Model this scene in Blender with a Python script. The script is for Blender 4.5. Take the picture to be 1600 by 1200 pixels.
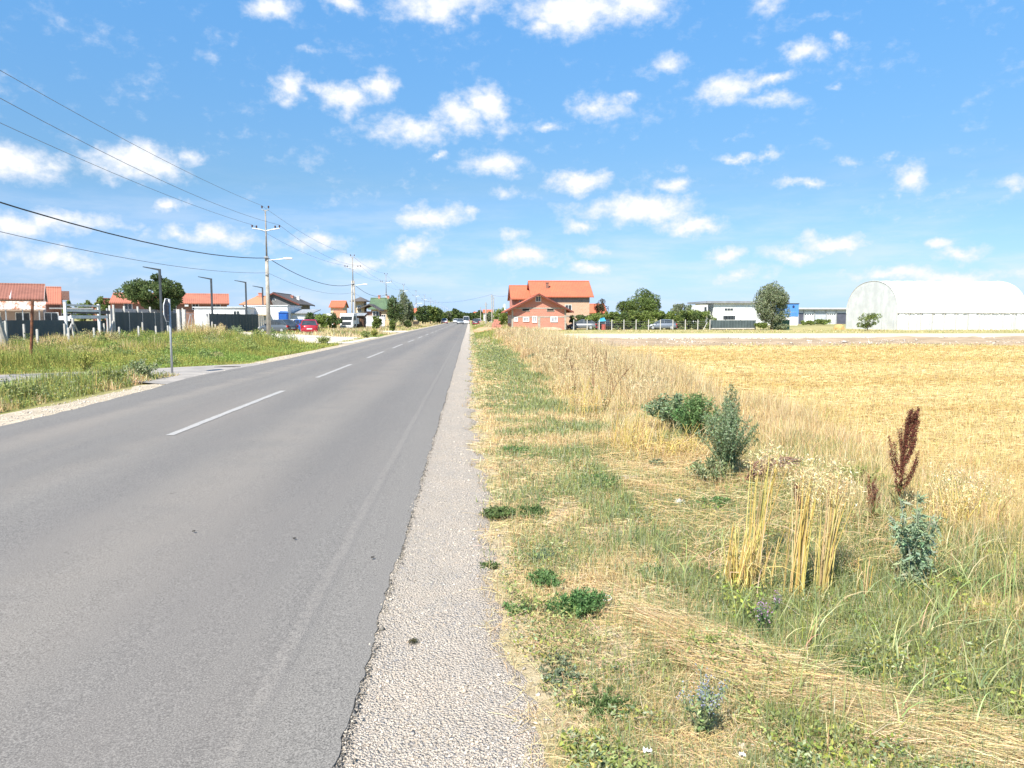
import bpy, math, random
import numpy as np
from mathutils import Vector, Matrix
random.seed(7); RNG = np.random.default_rng(7)
for o in list(bpy.data.objects): bpy.data.objects.remove(o)
scene = bpy.context.scene
COL = scene.collection
R = math.radians

# ------------------------------------------------------------------ camera
CAM_H = 1.6
YAW = math.atan(66/1150); PITCH = math.atan(103/1150)
cam_d = bpy.data.cameras.new("camera"); cam = bpy.data.objects.new("camera", cam_d); COL.objects.link(cam)
cam.location = (0, 0, CAM_H)
cam.rotation_euler = (math.pi/2 - PITCH, 0, -YAW)
cam_d.sensor_width = 36; cam_d.lens = 36*1150/1600
cam_d.clip_start = 0.05; cam_d.clip_end = 20000
scene.camera = cam
_F = Vector((math.sin(YAW)*math.cos(PITCH), math.cos(YAW)*math.cos(PITCH), -math.sin(PITCH)))
_R = Vector((math.cos(YAW), -math.sin(YAW), 0)); _U = _R.cross(_F)
def ray(px, py): return _F*1150 + _R*(px-800) + _U*(600-py)
def at(px, py, Y):
    d = ray(px, py); t = Y/d.y
    return Vector((d.x*t, Y, CAM_H + d.z*t))
def PX(px, Y): return at(px, 497, Y).x
def PZ(px, py, Y): return at(px, py, Y).z
def G(px, py):
    d = ray(px, py); t = -CAM_H/d.z
    return Vector((d.x*t, d.y*t, 0))

# ------------------------------------------------------------------ sun and sky
SUN_EL, SUN_AZ = R(50), R(213)       # azimuth clockwise from +Y: behind the camera, to the left
sd = Vector((math.sin(SUN_AZ)*math.cos(SUN_EL), math.cos(SUN_AZ)*math.cos(SUN_EL), math.sin(SUN_EL)))
sun_d = bpy.data.lights.new("sun", 'SUN'); sun = bpy.data.objects.new("sun", sun_d); COL.objects.link(sun)
sun_d.energy = 4.2; sun_d.angle = R(0.5); sun_d.color = (1.0, 0.94, 0.835)
sun.rotation_euler = (-sd).to_track_quat('-Z', 'Y').to_euler()
scene.view_settings.view_transform = 'Standard'; scene.view_settings.look = 'None'
scene.view_settings.gamma = 1; scene.view_settings.exposure = 1.25

class NT:
    """small helper for node trees"""
    def __init__(s, nt): s.nt = nt; s.n = nt.nodes; s.l = nt.links
    def put(s, sock, v):
        if v is None: return
        if hasattr(v, 'is_output') or isinstance(v, bpy.types.NodeSocket): s.l.new(v, sock)
        else: sock.default_value = v
    def math(s, op, a, b=None, c=None, clamp=False):
        n = s.n.new('ShaderNodeMath'); n.operation = op; n.use_clamp = clamp
        s.put(n.inputs[0], a); s.put(n.inputs[1], b)
        if c is not None: s.put(n.inputs[2], c)
        return n.outputs[0]
    def vmath(s, op, a, b=None, c=None):
        n = s.n.new('ShaderNodeVectorMath'); n.operation = op
        s.put(n.inputs[0], a); s.put(n.inputs[1], b)
        if c is not None: s.put(n.inputs[2], c)
        return n.outputs['Value'] if op in ('LENGTH', 'DOT_PRODUCT') else n.outputs[0]
    def noise(s, vec, scale, detail=4, rough=0.5, color=False, dist=0):
        n = s.n.new('ShaderNodeTexNoise'); s.put(n.inputs['Vector'], vec)
        n.inputs['Scale'].default_value = scale; n.inputs['Detail'].default_value = detail
        n.inputs['Roughness'].default_value = rough; n.inputs['Distortion'].default_value = dist
        return n.outputs['Color' if color else 'Fac']
    def ramp(s, v, a, b, lo=0., hi=1., interp='SMOOTHSTEP'):
        n = s.n.new('ShaderNodeMapRange'); n.interpolation_type = interp
        s.put(n.inputs['Value'], v); s.put(n.inputs['From Min'], a); s.put(n.inputs['From Max'], b)
        n.inputs['To Min'].default_value = lo; n.inputs['To Max'].default_value = hi
        return n.outputs['Result']
    def mix(s, f, a, b, blend='MIX'):
        n = s.n.new('ShaderNodeMix'); n.data_type = 'RGBA'; n.blend_type = blend
        s.put(n.inputs[0], f)
        for k, v in ((6, a), (7, b)):
            if isinstance(v, tuple) and len(v) == 3: v = (*v, 1)
            s.put(n.inputs[k], v)
        return n.outputs[2]
    def comb(s, x, y, z):
        n = s.n.new('ShaderNodeCombineXYZ'); s.put(n.inputs[0], x); s.put(n.inputs[1], y); s.put(n.inputs[2], z)
        return n.outputs[0]
    def sep(s, v):
        n = s.n.new('ShaderNodeSeparateXYZ'); s.put(n.inputs[0], v); return n.outputs

world = bpy.data.worlds.new("World"); scene.world = world; world.use_nodes = True
w = NT(world.node_tree); w.n.clear()
out = w.n.new('ShaderNodeOutputWorld'); bg = w.n.new('ShaderNodeBackground'); w.l.new(bg.outputs[0], out.inputs[0])
sky = w.n.new('ShaderNodeTexSky'); sky.sky_type = 'NISHITA'; sky.sun_disc = False
sky.sun_elevation = SUN_EL; sky.sun_rotation = SUN_AZ
sky.air_density = 1.0; sky.dust_density = 0.3; sky.ozone_density = 2.0
tc = w.n.new('ShaderNodeTexCoord'); dirv = tc.outputs['Generated']
sx, sy, sz = w.sep(dirv)
w.l.new(w.vmath('NORMALIZE', w.comb(sx, sy, w.math('MAXIMUM', sz, 0.035))), sky.inputs['Vector'])
az = w.math('ARCTAN2', sx, sy); el = w.math('ARCSINE', sz)
ae = w.comb(az, el, 0.0)
# air-mass stretch: clouds close to the horizon are flatter, so the warp is finer there
nz = w.noise(dirv, 9, 5, 0.6, True); nz = w.vmath('SUBTRACT', nz, (0.5, 0.5, 0.5))
nz2 = w.noise(dirv, 34, 4, 0.65, True); nz2 = w.vmath('SUBTRACT', nz2, (0.5, 0.5, 0.5))
wp = w.vmath('ADD', w.vmath('MULTIPLY', nz, (0.075, 0.045, 0)), w.vmath('MULTIPLY', nz2, (0.030, 0.022, 0)))
aew = w.vmath('ADD', ae, wp)
CL = [ # centre x, y, half width, half height, body   (directions of the clouds over the road)
(415,8,52,22,1),(545,4,48,20,.9),(690,4,120,32,1),(900,22,120,40,1.1),(985,8,80,36,1),(845,42,46,20,.9),(1200,10,36,18,.7),
(445,138,30,25,1),(495,142,24,14,.7),(535,158,50,30,1.1),(585,136,36,28,1),(645,208,74,26,1),(715,185,48,34,1.1),(762,155,36,34,1.1),(795,196,34,16,.6),(858,195,32,12,.8),
(930,168,58,22,.9),(985,150,26,9,.6),(30,254,66,30,1),(75,248,36,20,.7),(205,250,56,32,1.1),(245,262,50,26,.9),(304,250,20,16,.7),(255,326,28,12,.9),(680,244,24,8,.8),
(775,256,66,24,1.1),(915,281,52,20,1.1),(800,303,38,16,.8),(1052,284,34,15,.9),(670,342,66,25,1.1),(740,338,14,11,.7),
(1000,326,126,26,1.1),(920,348,42,18,.9),(1082,350,62,19,1),(800,368,25,13,.7),(815,400,84,20,1),(940,390,42,13,.8),(1255,82,42,17,.9),
(1310,63,17,11,.8),(1040,98,48,20,.7),(1140,138,42,26,.8),(1200,125,29,12,.8),(1205,158,44,12,.7),(1302,135,22,6,.5),
(1160,245,38,8,.8),(1199,240,20,10,.8),(1160,213,22,8,.5),(1256,286,44,9,.9),(1318,248,26,10,.6),(1386,238,22,7,.6),(1424,270,28,24,.9),
(1590,278,26,12,.6),(1302,380,66,17,1),(1238,396,58,14,.8),(1130,396,42,17,1),(1480,374,26,11,.9),(1525,391,40,14,.9),
(1390,425,90,13,.9),(1510,428,100,14,.85),(640,388,54,20,.9),(110,344,74,22,.95),(175,347,32,12,.7),(345,376,74,21,.95),
(110,402,90,20,.85),(25,350,70,22,.95),(500,374,64,19,.85),(270,372,56,18,.9),(1140,430,80,14,.75),(930,418,70,13,.8),(560,408,60,14,.75),
(1060,260,30,7,.4),(1290,35,60,10,.35),(480,77,20,7,.4)]
M = None
for (cx, cy, rx, ry, s_) in CL:
    d = ray(cx, cy).normalized(); a0 = math.atan2(d.x, d.y); e0 = math.asin(d.z)
    k = 1/1150*math.cos(e0)
    v = w.vmath('MULTIPLY_ADD', aew, (1/(rx*k*1.18), 1/(ry*k*1.22), 0), (-a0/(rx*k*1.18), -e0/(ry*k*1.22), 0))
    # flatter base: distance grows faster below the centre is left to the noise
    m = w.math('MULTIPLY_ADD', w.vmath('LENGTH', v), -s_, s_)
    M = m if M is None else w.math('MAXIMUM', M, m)
# loose cumulus in the part of the sky behind and beside the camera
back = w.noise(w.vmath('MULTIPLY', dirv, (1, 1, 3)), 3.2, 6, 0.6)
backm = w.math('MULTIPLY', w.ramp(back, 0.55, 0.8), w.ramp(w.math('ABSOLUTE', az), 0.75, 0.95))
M = w.math('MAXIMUM', M, backm)
sdir = w.vmath('MULTIPLY', dirv, (1, 1, 1.5))
fine = w.noise(sdir, 55, 8, 0.62)
mid = w.noise(sdir, 17, 6, 0.6)
dens = w.math('ADD', w.math('MAXIMUM', M, -0.45), w.math('MULTIPLY_ADD', fine, 1.0, -0.53))
dens = w.math('ADD', dens, w.math('MULTIPLY_ADD', mid, 1.3, -0.70))
cm = w.ramp(dens, -0.04, 0.84)
# thin veil low over the horizon
veil = w.math('MULTIPLY', w.ramp(w.noise(w.vmath('MULTIPLY', dirv, (1, 1, 5)), 7, 6, 0.6), 0.40, 0.72), w.ramp(el, 0.22, 0.02))
cm = w.math('MAXIMUM', cm, w.math('MULTIPLY', veil, 0.5))
cm = w.math('MULTIPLY', cm, w.ramp(el, -0.01, 0.01))
tint = w.mix(w.ramp(el, 0.0, 0.17, interp='LINEAR'), (.36, .46, .80), (.44, .58, .66))
tint = w.mix(w.ramp(el, 0.17, 0.42, interp='LINEAR'), tint, (.57, .95, 1.12))
skyc = w.mix(1.0, sky.outputs[0], tint, 'MULTIPLY')
lit = w.mix(w.ramp(dens, 0.35, 1.15), (4.15, 4.4, 4.85), (5.3, 5.3, 5.3))
fin = w.mix(cm, skyc, lit)
w.l.new(fin, bg.inputs['Color']); bg.inputs['Strength'].default_value = 0.092

# ------------------------------------------------------------------ naming
def tag(o, label=None, cat=None, group=None, kind=None):
    if label: o['label'] = label
    if cat: o['category'] = cat
    if group: o['group'] = group
    if kind: o['kind'] = kind
    return o
def empty(name, loc=(0, 0, 0), rz=0, label=None, cat=None, group=None):
    o = bpy.data.objects.new(name, None); COL.objects.link(o); o.location = loc; o.rotation_euler = (0, 0, rz)
    o.empty_display_size = 0.2
    return tag(o, label, cat, group)
def copy_tree(o, parent=None):
    c = o.copy(); COL.objects.link(c); c.parent = parent
    if parent is not None: c.matrix_parent_inverse = Matrix()
    for ch in [x for x in bpy.data.objects if x.parent == o]: copy_tree(ch, c)
    return c
def setlabel(o, label, group=None):
    o['label'] = label
    if group: o['group'] = group

# ------------------------------------------------------------------ materials
MATS = {}
def bsdf(name):
    m = bpy.data.materials.new(name); m.use_nodes = True
    t = NT(m.node_tree); t.n.clear()
    o = t.n.new('ShaderNodeOutputMaterial'); p = t.n.new('ShaderNodeBsdfPrincipled'); t.l.new(p.outputs[0], o.inputs[0])
    return m, t, p, o
def bump(t, p, h, strength=0.3, dist=0.02):
    b = t.n.new('ShaderNodeBump'); b.inputs['Strength'].default_value = strength; b.inputs['Distance'].default_value = dist
    t.put(b.inputs['Height'], h); t.l.new(b.outputs[0], p.inputs['Normal'])
def objco(t):
    n = t.n.new('ShaderNodeTexCoord'); return n.outputs['Object']
def geo(t):
    n = t.n.new('ShaderNodeNewGeometry'); return n.outputs['Position']
def pm(name, c1, c2=None, scale=3, rough=0.8, bmp=0.0, metal=0, spec=0.3, detail=5, lo=.35, hi=.65):
    if name in MATS: return MATS[name]
    m, t, p, o = bsdf(name)
    c2 = c2 or tuple(x*0.82 for x in c1)
    co = objco(t); n = t.noise(co, scale, detail, 0.6)
    t.l.new(t.mix(t.ramp(n, lo, hi), c1, c2), p.inputs['Base Color'])
    p.inputs['Roughness'].default_value = rough; p.inputs['Metallic'].default_value = metal
    p.inputs['Specular IOR Level'].default_value = spec
    if bmp: bump(t, p, t.noise(co, scale*6, 4), bmp, 0.01)
    MATS[name] = m; return m
def brick_mat(name, c1, c2, mortar, bw=0.30, bh=0.22):
    if name in MATS: return MATS[name]
    m, t, p, o = bsdf(name); co = objco(t); x, y, z = t.sep(co)
    v = t.comb(t.math('ADD', x, y), z, 0.0)
    b = t.n.new('ShaderNodeTexBrick'); t.l.new(v, b.inputs['Vector']); b.inputs['Scale'].default_value = 1
    b.inputs['Brick Width'].default_value = bw; b.inputs['Row Height'].default_value = bh; b.inputs['Mortar Size'].default_value = 0.012
    b.inputs['Color1'].default_value = (*c1, 1); b.inputs['Color2'].default_value = (*c2, 1); b.inputs['Mortar'].default_value = (*mortar, 1)
    c = t.mix(t.ramp(t.noise(co, 0.7, 6, 0.65), 0.35, 0.75), b.outputs['Color'], tuple(0.75*k+0.05 for k in c1))
    t.l.new(c, p.inputs['Base Color']); p.inputs['Roughness'].default_value = 0.9
    bump(t, p, b.outputs['Fac'], 0.4, -0.01); MATS[name] = m; return m
def tile_mat(name, c1, c2, axis='x'):
    if name in MATS: return MATS[name]
    m, t, p, o = bsdf(name); co = objco(t); x, y, z = t.sep(co)
    a = x if axis == 'x' else y
    wv = t.math('SINE', t.math('MULTIPLY', a, 2*math.pi/0.25))
    row = t.math('FRACT', t.math('MULTIPLY', z, 1/0.17))
    h = t.math('ADD', t.math('MULTIPLY', wv, 0.5), row)
    cell = t.n.new('ShaderNodeTexWhiteNoise'); cell.noise_dimensions = '2D'
    t.l.new(t.comb(t.math('FLOOR', t.math('MULTIPLY', a, 4)), t.math('FLOOR', t.math('MULTIPLY', z, 1/0.17)), 0.0), cell.inputs['Vector'])
    f = t.math('MULTIPLY_ADD', cell.outputs['Value'], 0.45, t.math('MULTIPLY', t.ramp(t.noise(co, 0.5, 6, 0.6), 0.35, 0.7), 0.6))
    t.l.new(t.mix(f, c1, c2), p.inputs['Base Color']); p.inputs['Roughness'].default_value = 0.75
    bump(t, p, h, 0.6, 0.03); MATS[name] = m; return m
def rib_mat(name, c1, c2, axis='x', period=0.2, rust=None, rough=0.5, metal=0.0):
    if name in MATS: return MATS[name]
    m, t, p, o = bsdf(name); co = objco(t); x, y, z = t.sep(co); a = {'x': x, 'y': y, 'xy': t.math('ADD', x, y)}[axis]
    wv = t.math('SINE', t.math('MULTIPLY', a, 2*math.pi/period))
    c = t.mix(t.ramp(t.noise(co, 1.1, 6, 0.6), 0.35, 0.7), c1, c2)
    if rust: c = t.mix(t.ramp(t.noise(t.vmath('MULTIPLY', co, (1.4, 0.5, 0.5)), 1.3, 6, 0.7), 0.46, 0.6), c, rust)
    t.l.new(c, p.inputs['Base Color']); p.inputs['Roughness'].default_value = rough; p.inputs['Metallic'].default_value = metal
    bump(t, p, wv, 0.7, 0.02); MATS[name] = m; return m
def leaf_mat(name, trans=0.3, rough=0.6, spec=0.25, vary=0.25):
    """colour comes from the leaf's or blade's own attribute"""
    if name in MATS: return MATS[name]
    m, t, p, o = bsdf(name)
    a = t.n.new('ShaderNodeAttribute'); a.attribute_name = 'Col'
    c = t.mix(t.ramp(t.noise(geo(t), 2.5, 3), 0.3, 0.7, 0, vary), a.outputs['Color'], (0.46, 0.38, 0.17))
    t.l.new(c, p.inputs['Base Color']); p.inputs['Roughness'].default_value = rough; p.inputs['Specular IOR Level'].default_value = spec
    tr = t.n.new('ShaderNodeBsdfTranslucent'); t.l.new(c, tr.inputs['Color'])
    mx = t.n.new('ShaderNodeMixShader'); mx.inputs[0].default_value = trans
    t.l.new(p.outputs[0], mx.inputs[1]); t.l.new(tr.outputs[0], mx.inputs[2]); t.l.new(mx.outputs[0], o.inputs[0])
    MATS[name] = m; return m
GRASS = leaf_mat('grass_blades', 0.32, 0.7, 0.15, 0.12)
LEAF = leaf_mat('tree_leaves', 0.25, 0.75, 0.12, 0.12)
BARK = pm('bark', (0.16, 0.12, 0.09), (0.07, 0.055, 0.04), 9, 0.95, 0.5)
CONC = pm('concrete', (0.40, 0.365, 0.31), (0.29, 0.265, 0.225), 3, 0.9, 0.3)
CONC_W = pm('pale_concrete', (0.54, 0.52, 0.48), (0.40, 0.385, 0.355), 4, 0.85, 0.2)
WHITE = pm('white_paint', (0.78, 0.78, 0.77), (0.62, 0.62, 0.60), 1.5, 0.6)
GLASS = pm('window_glass', (0.05, 0.06, 0.07), (0.03, 0.035, 0.04), 2, 0.12, 0, 0, 0.6)
DARKM = pm('anthracite_metal', (0.055, 0.065, 0.075), (0.035, 0.042, 0.05), 2, 0.45)
RUST = pm('rusty_steel', (0.22, 0.09, 0.045), (0.10, 0.045, 0.03), 8, 0.9, 0.4)
WIRE = pm('wire_black', (0.03, 0.03, 0.035), (0.05, 0.05, 0.05), 2, 0.6)
WIRE_A = pm('wire_aluminium', (0.20, 0.20, 0.22), (0.14, 0.14, 0.15), 2, 0.6)
CERAM = pm('insulator_brown', (0.10, 0.04, 0.025), (0.06, 0.03, 0.02), 2, 0.3)
GALV = pm('galvanised_steel', (0.45, 0.46, 0.46), (0.34, 0.35, 0.36), 4, 0.45, 0, 0.4)
WOODD = pm('dark_wood', (0.10, 0.055, 0.035), (0.06, 0.035, 0.025), 4, 0.85, 0.3)

# ------------------------------------------------------------------ mesh helpers
class MB:
    def __init__(s): s.v = []; s.f = []
    def add(s, vs, fs):
        n = len(s.v); s.v += [tuple(v) for v in vs]; s.f += [tuple(i+n for i in f) for f in fs]; return s
    def box(s, x0, x1, y0, y1, z0, z1, M=None):
        vs = [Vector((x, y, z)) for z in (z0, z1) for x, y in ((x0, y0), (x1, y0), (x1, y1), (x0, y1))]
        if M is not None: vs = [M @ v for v in vs]
        return s.add(vs, [(3, 2, 1, 0), (4, 5, 6, 7), (0, 1, 5, 4), (1, 2, 6, 5), (2, 3, 7, 6), (3, 0, 4, 7)])
    def tube(s, pts, rad, n=8, cap=True):
        pts = [Vector(p) for p in pts]
        if not hasattr(rad, '__len__'): rad = [rad]*len(pts)
        rings = []; prev = None
        for i, p in enumerate(pts):
            d = (pts[min(i+1, len(pts)-1)] - pts[max(i-1, 0)]).normalized()
            a = Vector((1, 0, 0)) if abs(d.x) < 0.8 else Vector((0, 1, 0))
            if prev is not None: a = prev
            u = (a - d*a.dot(d)).normalized(); prev = u; v = d.cross(u)
            rings.append([p + (u*math.cos(2*math.pi*k/n) + v*math.sin(2*math.pi*k/n))*rad[i] for k in range(n)])
        vs = [q for r in rings for q in r]; fs = []
        for i in range(len(pts)-1):
            for k in range(n):
                a = i*n+k; b = i*n+(k+1) % n; fs.append((a, b, b+n, a+n))
        if cap: fs.append(tuple(range(n-1, -1, -1))); fs.append(tuple((len(pts)-1)*n+k for k in range(n)))
        return s.add(vs, fs)
    def prism(s, poly, axis, a0, a1):
        """extrude polygon (2-D points) along axis; 'y': poly in xz, 'x': poly in yz, 'z': poly in xy"""
        f = {'y': lambda p, a: (p[0], a, p[1]), 'x': lambda p, a: (a, p[0], p[1]), 'z': lambda p, a: (p[0], p[1], a)}[axis]
        n = len(poly); vs = [f(p, a0) for p in poly] + [f(p, a1) for p in poly]
        fs = [tuple(range(n))[::-1], tuple(range(n, 2*n))] + [(i, (i+1) % n, (i+1) % n+n, i+n) for i in range(n)]
        return s.add(vs, fs)
    def ball(s, c, rx, ry, rz, nu=8, nv=5, jit=0, rnd=random):
        c = Vector(c); vs = [c+Vector((0, 0, -rz))]
        for j in range(1, nv):
            ph = -math.pi/2 + math.pi*j/nv
            for i in range(nu):
                th = 2*math.pi*i/nu; q = 1 + rnd.uniform(-jit, jit)
                vs.append(c+Vector((rx*math.cos(ph)*math.cos(th)*q, ry*math.cos(ph)*math.sin(th)*q, rz*math.sin(ph)*q)))
        vs.append(c+Vector((0, 0, rz))); fs = []
        for i in range(nu): fs.append((0, 1+(i+1) % nu, 1+i))
        for j in range(nv-2):
            for i in range(nu):
                a = 1+j*nu+i; b = 1+j*nu+(i+1) % nu; fs.append((a, b, b+nu, a+nu))
        L = len(vs)-1; q = 1+(nv-2)*nu
        for i in range(nu): fs.append((q+i, q+(i+1) % nu, L))
        return s.add(vs, fs)
    def build(s, name, mat, parent=None, smooth=False, bevel=0):
        me = bpy.data.meshes.new(name); me.from_pydata(s.v, [], s.f); me.update()
        import bmesh
        bm = bmesh.new(); bm.from_mesh(me)
        if bevel: bmesh.ops.bevel(bm, geom=bm.edges[:], offset=bevel, segments=1, affect='EDGES')
        bmesh.ops.recalc_face_normals(bm, faces=bm.faces); bm.to_mesh(me); bm.free()
        if smooth:
            me.polygons.foreach_set('use_smooth', [True]*len(me.polygons))
        o = bpy.data.objects.new(name, me); me.materials.append(mat); COL.objects.link(o); o.parent = parent
        return o
def struct(o, label=None): return tag(o, label, None, None, 'structure')

def mesh_np(name, V, F, mat, C=None, parent=None, smooth=False):
    """V (n,3), F (m,4) quads, C (n,3) own colour of each leaf or blade"""
    me = bpy.data.meshes.new(name); n, m = len(V), len(F); k = F.shape[1]
    me.vertices.add(n); me.vertices.foreach_set('co', np.asarray(V, np.float32).ravel())
    me.loops.add(m*k); me.loops.foreach_set('vertex_index', np.asarray(F, np.int32).ravel())
    me.polygons.add(m); me.polygons.foreach_set('loop_start', np.arange(0, m*k, k, dtype=np.int32))
    me.polygons.foreach_set('loop_total', np.full(m, k, np.int32))
    if smooth: me.polygons.foreach_set('use_smooth', np.ones(m, bool))
    me.update(calc_edges=True)
    if C is not None:
        a = me.color_attributes.new('Col', 'FLOAT_COLOR', 'POINT')
        a.data.foreach_set('color', np.concatenate([C, np.ones((n, 1))], 1).astype(np.float32).ravel())
    o = bpy.data.objects.new(name, me); me.materials.append(mat); COL.objects.link(o); o.parent = parent
    return o
def unit(v): return v/np.maximum(np.linalg.norm(v, axis=-1, keepdims=True), 1e-9)
class Soup:
    """collects ribbons, strands and leaves as quads with a colour each"""
    def __init__(s): s.V = []; s.F = []; s.C = []; s.n = 0
    def _add(s, V, F, C):
        s.V.append(V); s.F.append(F+s.n); s.C.append(C); s.n += len(V)
    def ribbons(s, P, W, col, side=None):
        n, k, _ = P.shape
        if side is None:
            a = RNG.uniform(0, 2*np.pi, n); side = np.stack([np.cos(a), np.sin(a), np.zeros(n)], 1)
        off = side[:, None, :]*W[:, :, None]*0.5
        V = np.stack([P-off, P+off], 2).reshape(-1, 3)                     # n,k,2
        base = (np.arange(n)*k*2)[:, None]+(np.arange(k-1)*2)[None, :]
        F = np.stack([base, base+1, base+3, base+2], -1).reshape(-1, 4)
        s._add(V, F, np.repeat(col, k*2, 0))
    def strands(s, P, Rr, col, sides=3):
        n, k, _ = P.shape
        d = unit(P[:, -1]-P[:, 0]); ref = np.where(np.abs(d[:, 2:3]) < 0.9, np.array([[0, 0, 1.]]), np.array([[1., 0, 0]]))
        u = unit(np.cross(d, ref)); v = np.cross(d, u)
        rings = [u*np.cos(2*np.pi*q/sides)+v*np.sin(2*np.pi*q/sides) for q in range(sides)]
        V = np.stack([P+r[:, None, :]*Rr[:, :, None] for r in rings], 2).reshape(-1, 3)
        base = (np.arange(n)*k*sides)[:, None, None]+(np.arange(k-1)*sides)[None, :, None]+np.arange(sides)[None, None, :]
        nxt = (np.arange(n)*k*sides)[:, None, None]+(np.arange(k-1)*sides)[None, :, None]+((np.arange(sides)+1) % sides)[None, None, :]
        F = np.stack([base, nxt, nxt+sides, base+sides], -1).reshape(-1, 4)
        s._add(V, F, np.repeat(col, k*sides, 0))
    def leaves(s, P, A, S, L, W, col):
        A = unit(A); S = unit(S-A*np.sum(S*A, 1, keepdims=True)); L = L[:, None]; W = W[:, None]
        V = np.stack([P, P+A*L*0.45+S*W*0.5, P+A*L, P+A*L*0.45-S*W*0.5], 1).reshape(-1, 3)
        F = (np.arange(len(P))*4)[:, None]+np.arange(4)[None, :]
        s._add(V, F, np.repeat(col, 4, 0))
    def build(s, name, mat, parent=None):
        return mesh_np(name, np.concatenate(s.V), np.concatenate(s.F), mat, np.concatenate(s.C), parent)
def colvar(base, n, v=0.15, v2=0.08):
    base = np.asarray(base, float)
    if base.ndim == 1: base = np.tile(base, (n, 1))
    k = 1+RNG.normal(0, v, (n, 1)); return np.clip(base*k*(1+RNG.normal(0, v2, (n, 3))), 0.005, 0.9)
def rdir(n, up=0.0):
    d = RNG.normal(0, 1, (n, 3)); d[:, 2] += up; return unit(d)
_lat = {}
def vnoise(x, y, scale, seed=0):
    if seed not in _lat: _lat[seed] = np.random.default_rng(seed+100).random((256, 256))
    L = _lat[seed]; x = np.asarray(x, float)/scale; y = np.asarray(y, float)/scale
    xi = np.floor(x).astype(int); yi = np.floor(y).astype(int); fx = x-xi; fy = y-yi
    fx = fx*fx*(3-2*fx); fy = fy*fy*(3-2*fy); g = lambda a, b: L[a % 256, b % 256]
    return (g(xi, yi)*(1-fx)+g(xi+1, yi)*fx)*(1-fy)+(g(xi, yi+1)*(1-fx)+g(xi+1, yi+1)*fx)*fy
def fbm(x, y, scale, seed=0): return (vnoise(x, y, scale, seed)+0.5*vnoise(x, y, scale/2.1, seed+1)+0.25*vnoise(x, y, scale/4.3, seed+2))/1.75
def gz(x, y):
    """height of the ground"""
    x = np.asarray(x, float); y = np.asarray(y, float)
    base = -0.05+0*x
    dR = np.clip((x-0.1)/0.8, 0, 1)*np.clip((60-y)/20, 0, 1)            # right verge
    ditch = -0.10*np.exp(-((x-2.1)/0.9)**2)*np.clip((50-y)/20, 0, 1)
    n = (fbm(x, y, 0.9, 3)-0.5)*0.07*dR
    left = np.clip((-7.9-x)/1.5, 0, 1)*np.clip((x+60)/20, 0, 1)
    nl = (fbm(x, y, 3.0, 5)-0.5)*0.10*left
    bank = 0.0
    return base+n+nl+ditch+bank
# ------------------------------------------------------------------ ground, road, paths
def graded(lims):
    """list of (start, end, step)"""
    o = []
    for a, b, st in lims: o += list(np.arange(a, b-1e-6, st))
    return np.array(o+[lims[-1][1]])
def grid_obj(name, X, Y, Z, mat):
    ny, nx = X.shape; V = np.stack([X, Y, Z], -1).reshape(-1, 3)
    i = np.arange(ny-1)[:, None]*nx+np.arange(nx-1)[None, :]
    F = np.stack([i, i+1, i+1+nx, i+nx], -1).reshape(-1, 4)
    return mesh_np(name, V, F, mat, smooth=True)
def sheet(name, mat, ys, left, right, nx, zf, label=None):
    """strip along y between left(y) and right(y), following zf"""
    ys = np.asarray(ys, float); l = left(ys); r = right(ys); t = np.linspace(0, 1, nx)[None, :]
    X = l[:, None]*(1-t)+r[:, None]*t; Y = np.repeat(ys[:, None], nx, 1)
    return struct(grid_obj(name, X, Y, zf(X, Y), mat), label)

# the plain
gx = graded([(-3000, -400, 300), (-400, -60, 20), (-60, -26, 2), (-26, -8, .4), (-8, -0.2, 1.5), (-0.2, 5, .09), (5, 12, .4), (12, 60, 3), (60, 400, 20), (400, 3000, 260)])
gy = graded([(-300, -20, 40), (-20, 0, 2), (0, 2, .3), (2, 9, .09), (9, 20, .3), (20, 70, 1.2), (70, 400, 15), (400, 4000, 300)])
XX, YY = np.meshgrid(gx, gy)
m, t, p, o = bsdf('soil_and_straw'); pos = geo(t); x, y, z = t.sep(pos)
n1 = t.noise(pos, 1.1, 6, 0.6); n2 = t.noise(pos, 14, 6, 0.7); n3 = t.noise(pos, 0.12, 5, 0.6); n4 = t.noise(pos, 90, 3, 0.7)
soil = t.mix(t.ramp(n1, .35, .65), (0.38, 0.31, 0.21), (0.46, 0.37, 0.22))
soil = t.mix(t.ramp(n2, .4, .7), soil, (0.53, 0.45, 0.30))
soil = t.mix(t.ramp(n4, .5, .75, 0, .6), soil, (0.22, 0.18, 0.12))
green = t.mix(t.ramp(n2, .35, .65), (0.20, 0.21, 0.08), (0.34, 0.31, 0.13))
gm = t.ramp(n1, .42, .62, 0, .55)
verge = t.mix(gm, soil, green)
leftside = t.math('LESS_THAN', x, -7)
lft = t.mix(t.ramp(n3, .4, .6), (0.22, 0.22, 0.07), (0.36, 0.31, 0.15))
c = t.mix(leftside, verge, lft)
far = t.mix(t.ramp(n3, .4, .6), (0.36, 0.30, 0.14), (0.20, 0.21, 0.08))
c = t.mix(t.ramp(y, 75, 110), c, far)
t.l.new(c, p.inputs['Base Color']); p.inputs['Roughness'].default_value = 1; p.inputs['Specular IOR Level'].default_value = 0.1
bump(t, p, t.math('ADD', n2, t.math('MULTIPLY', n4, 0.5)), 0.8, 0.03)
struct(grid_obj('ground', XX, YY, gz(XX, YY), m))

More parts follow.
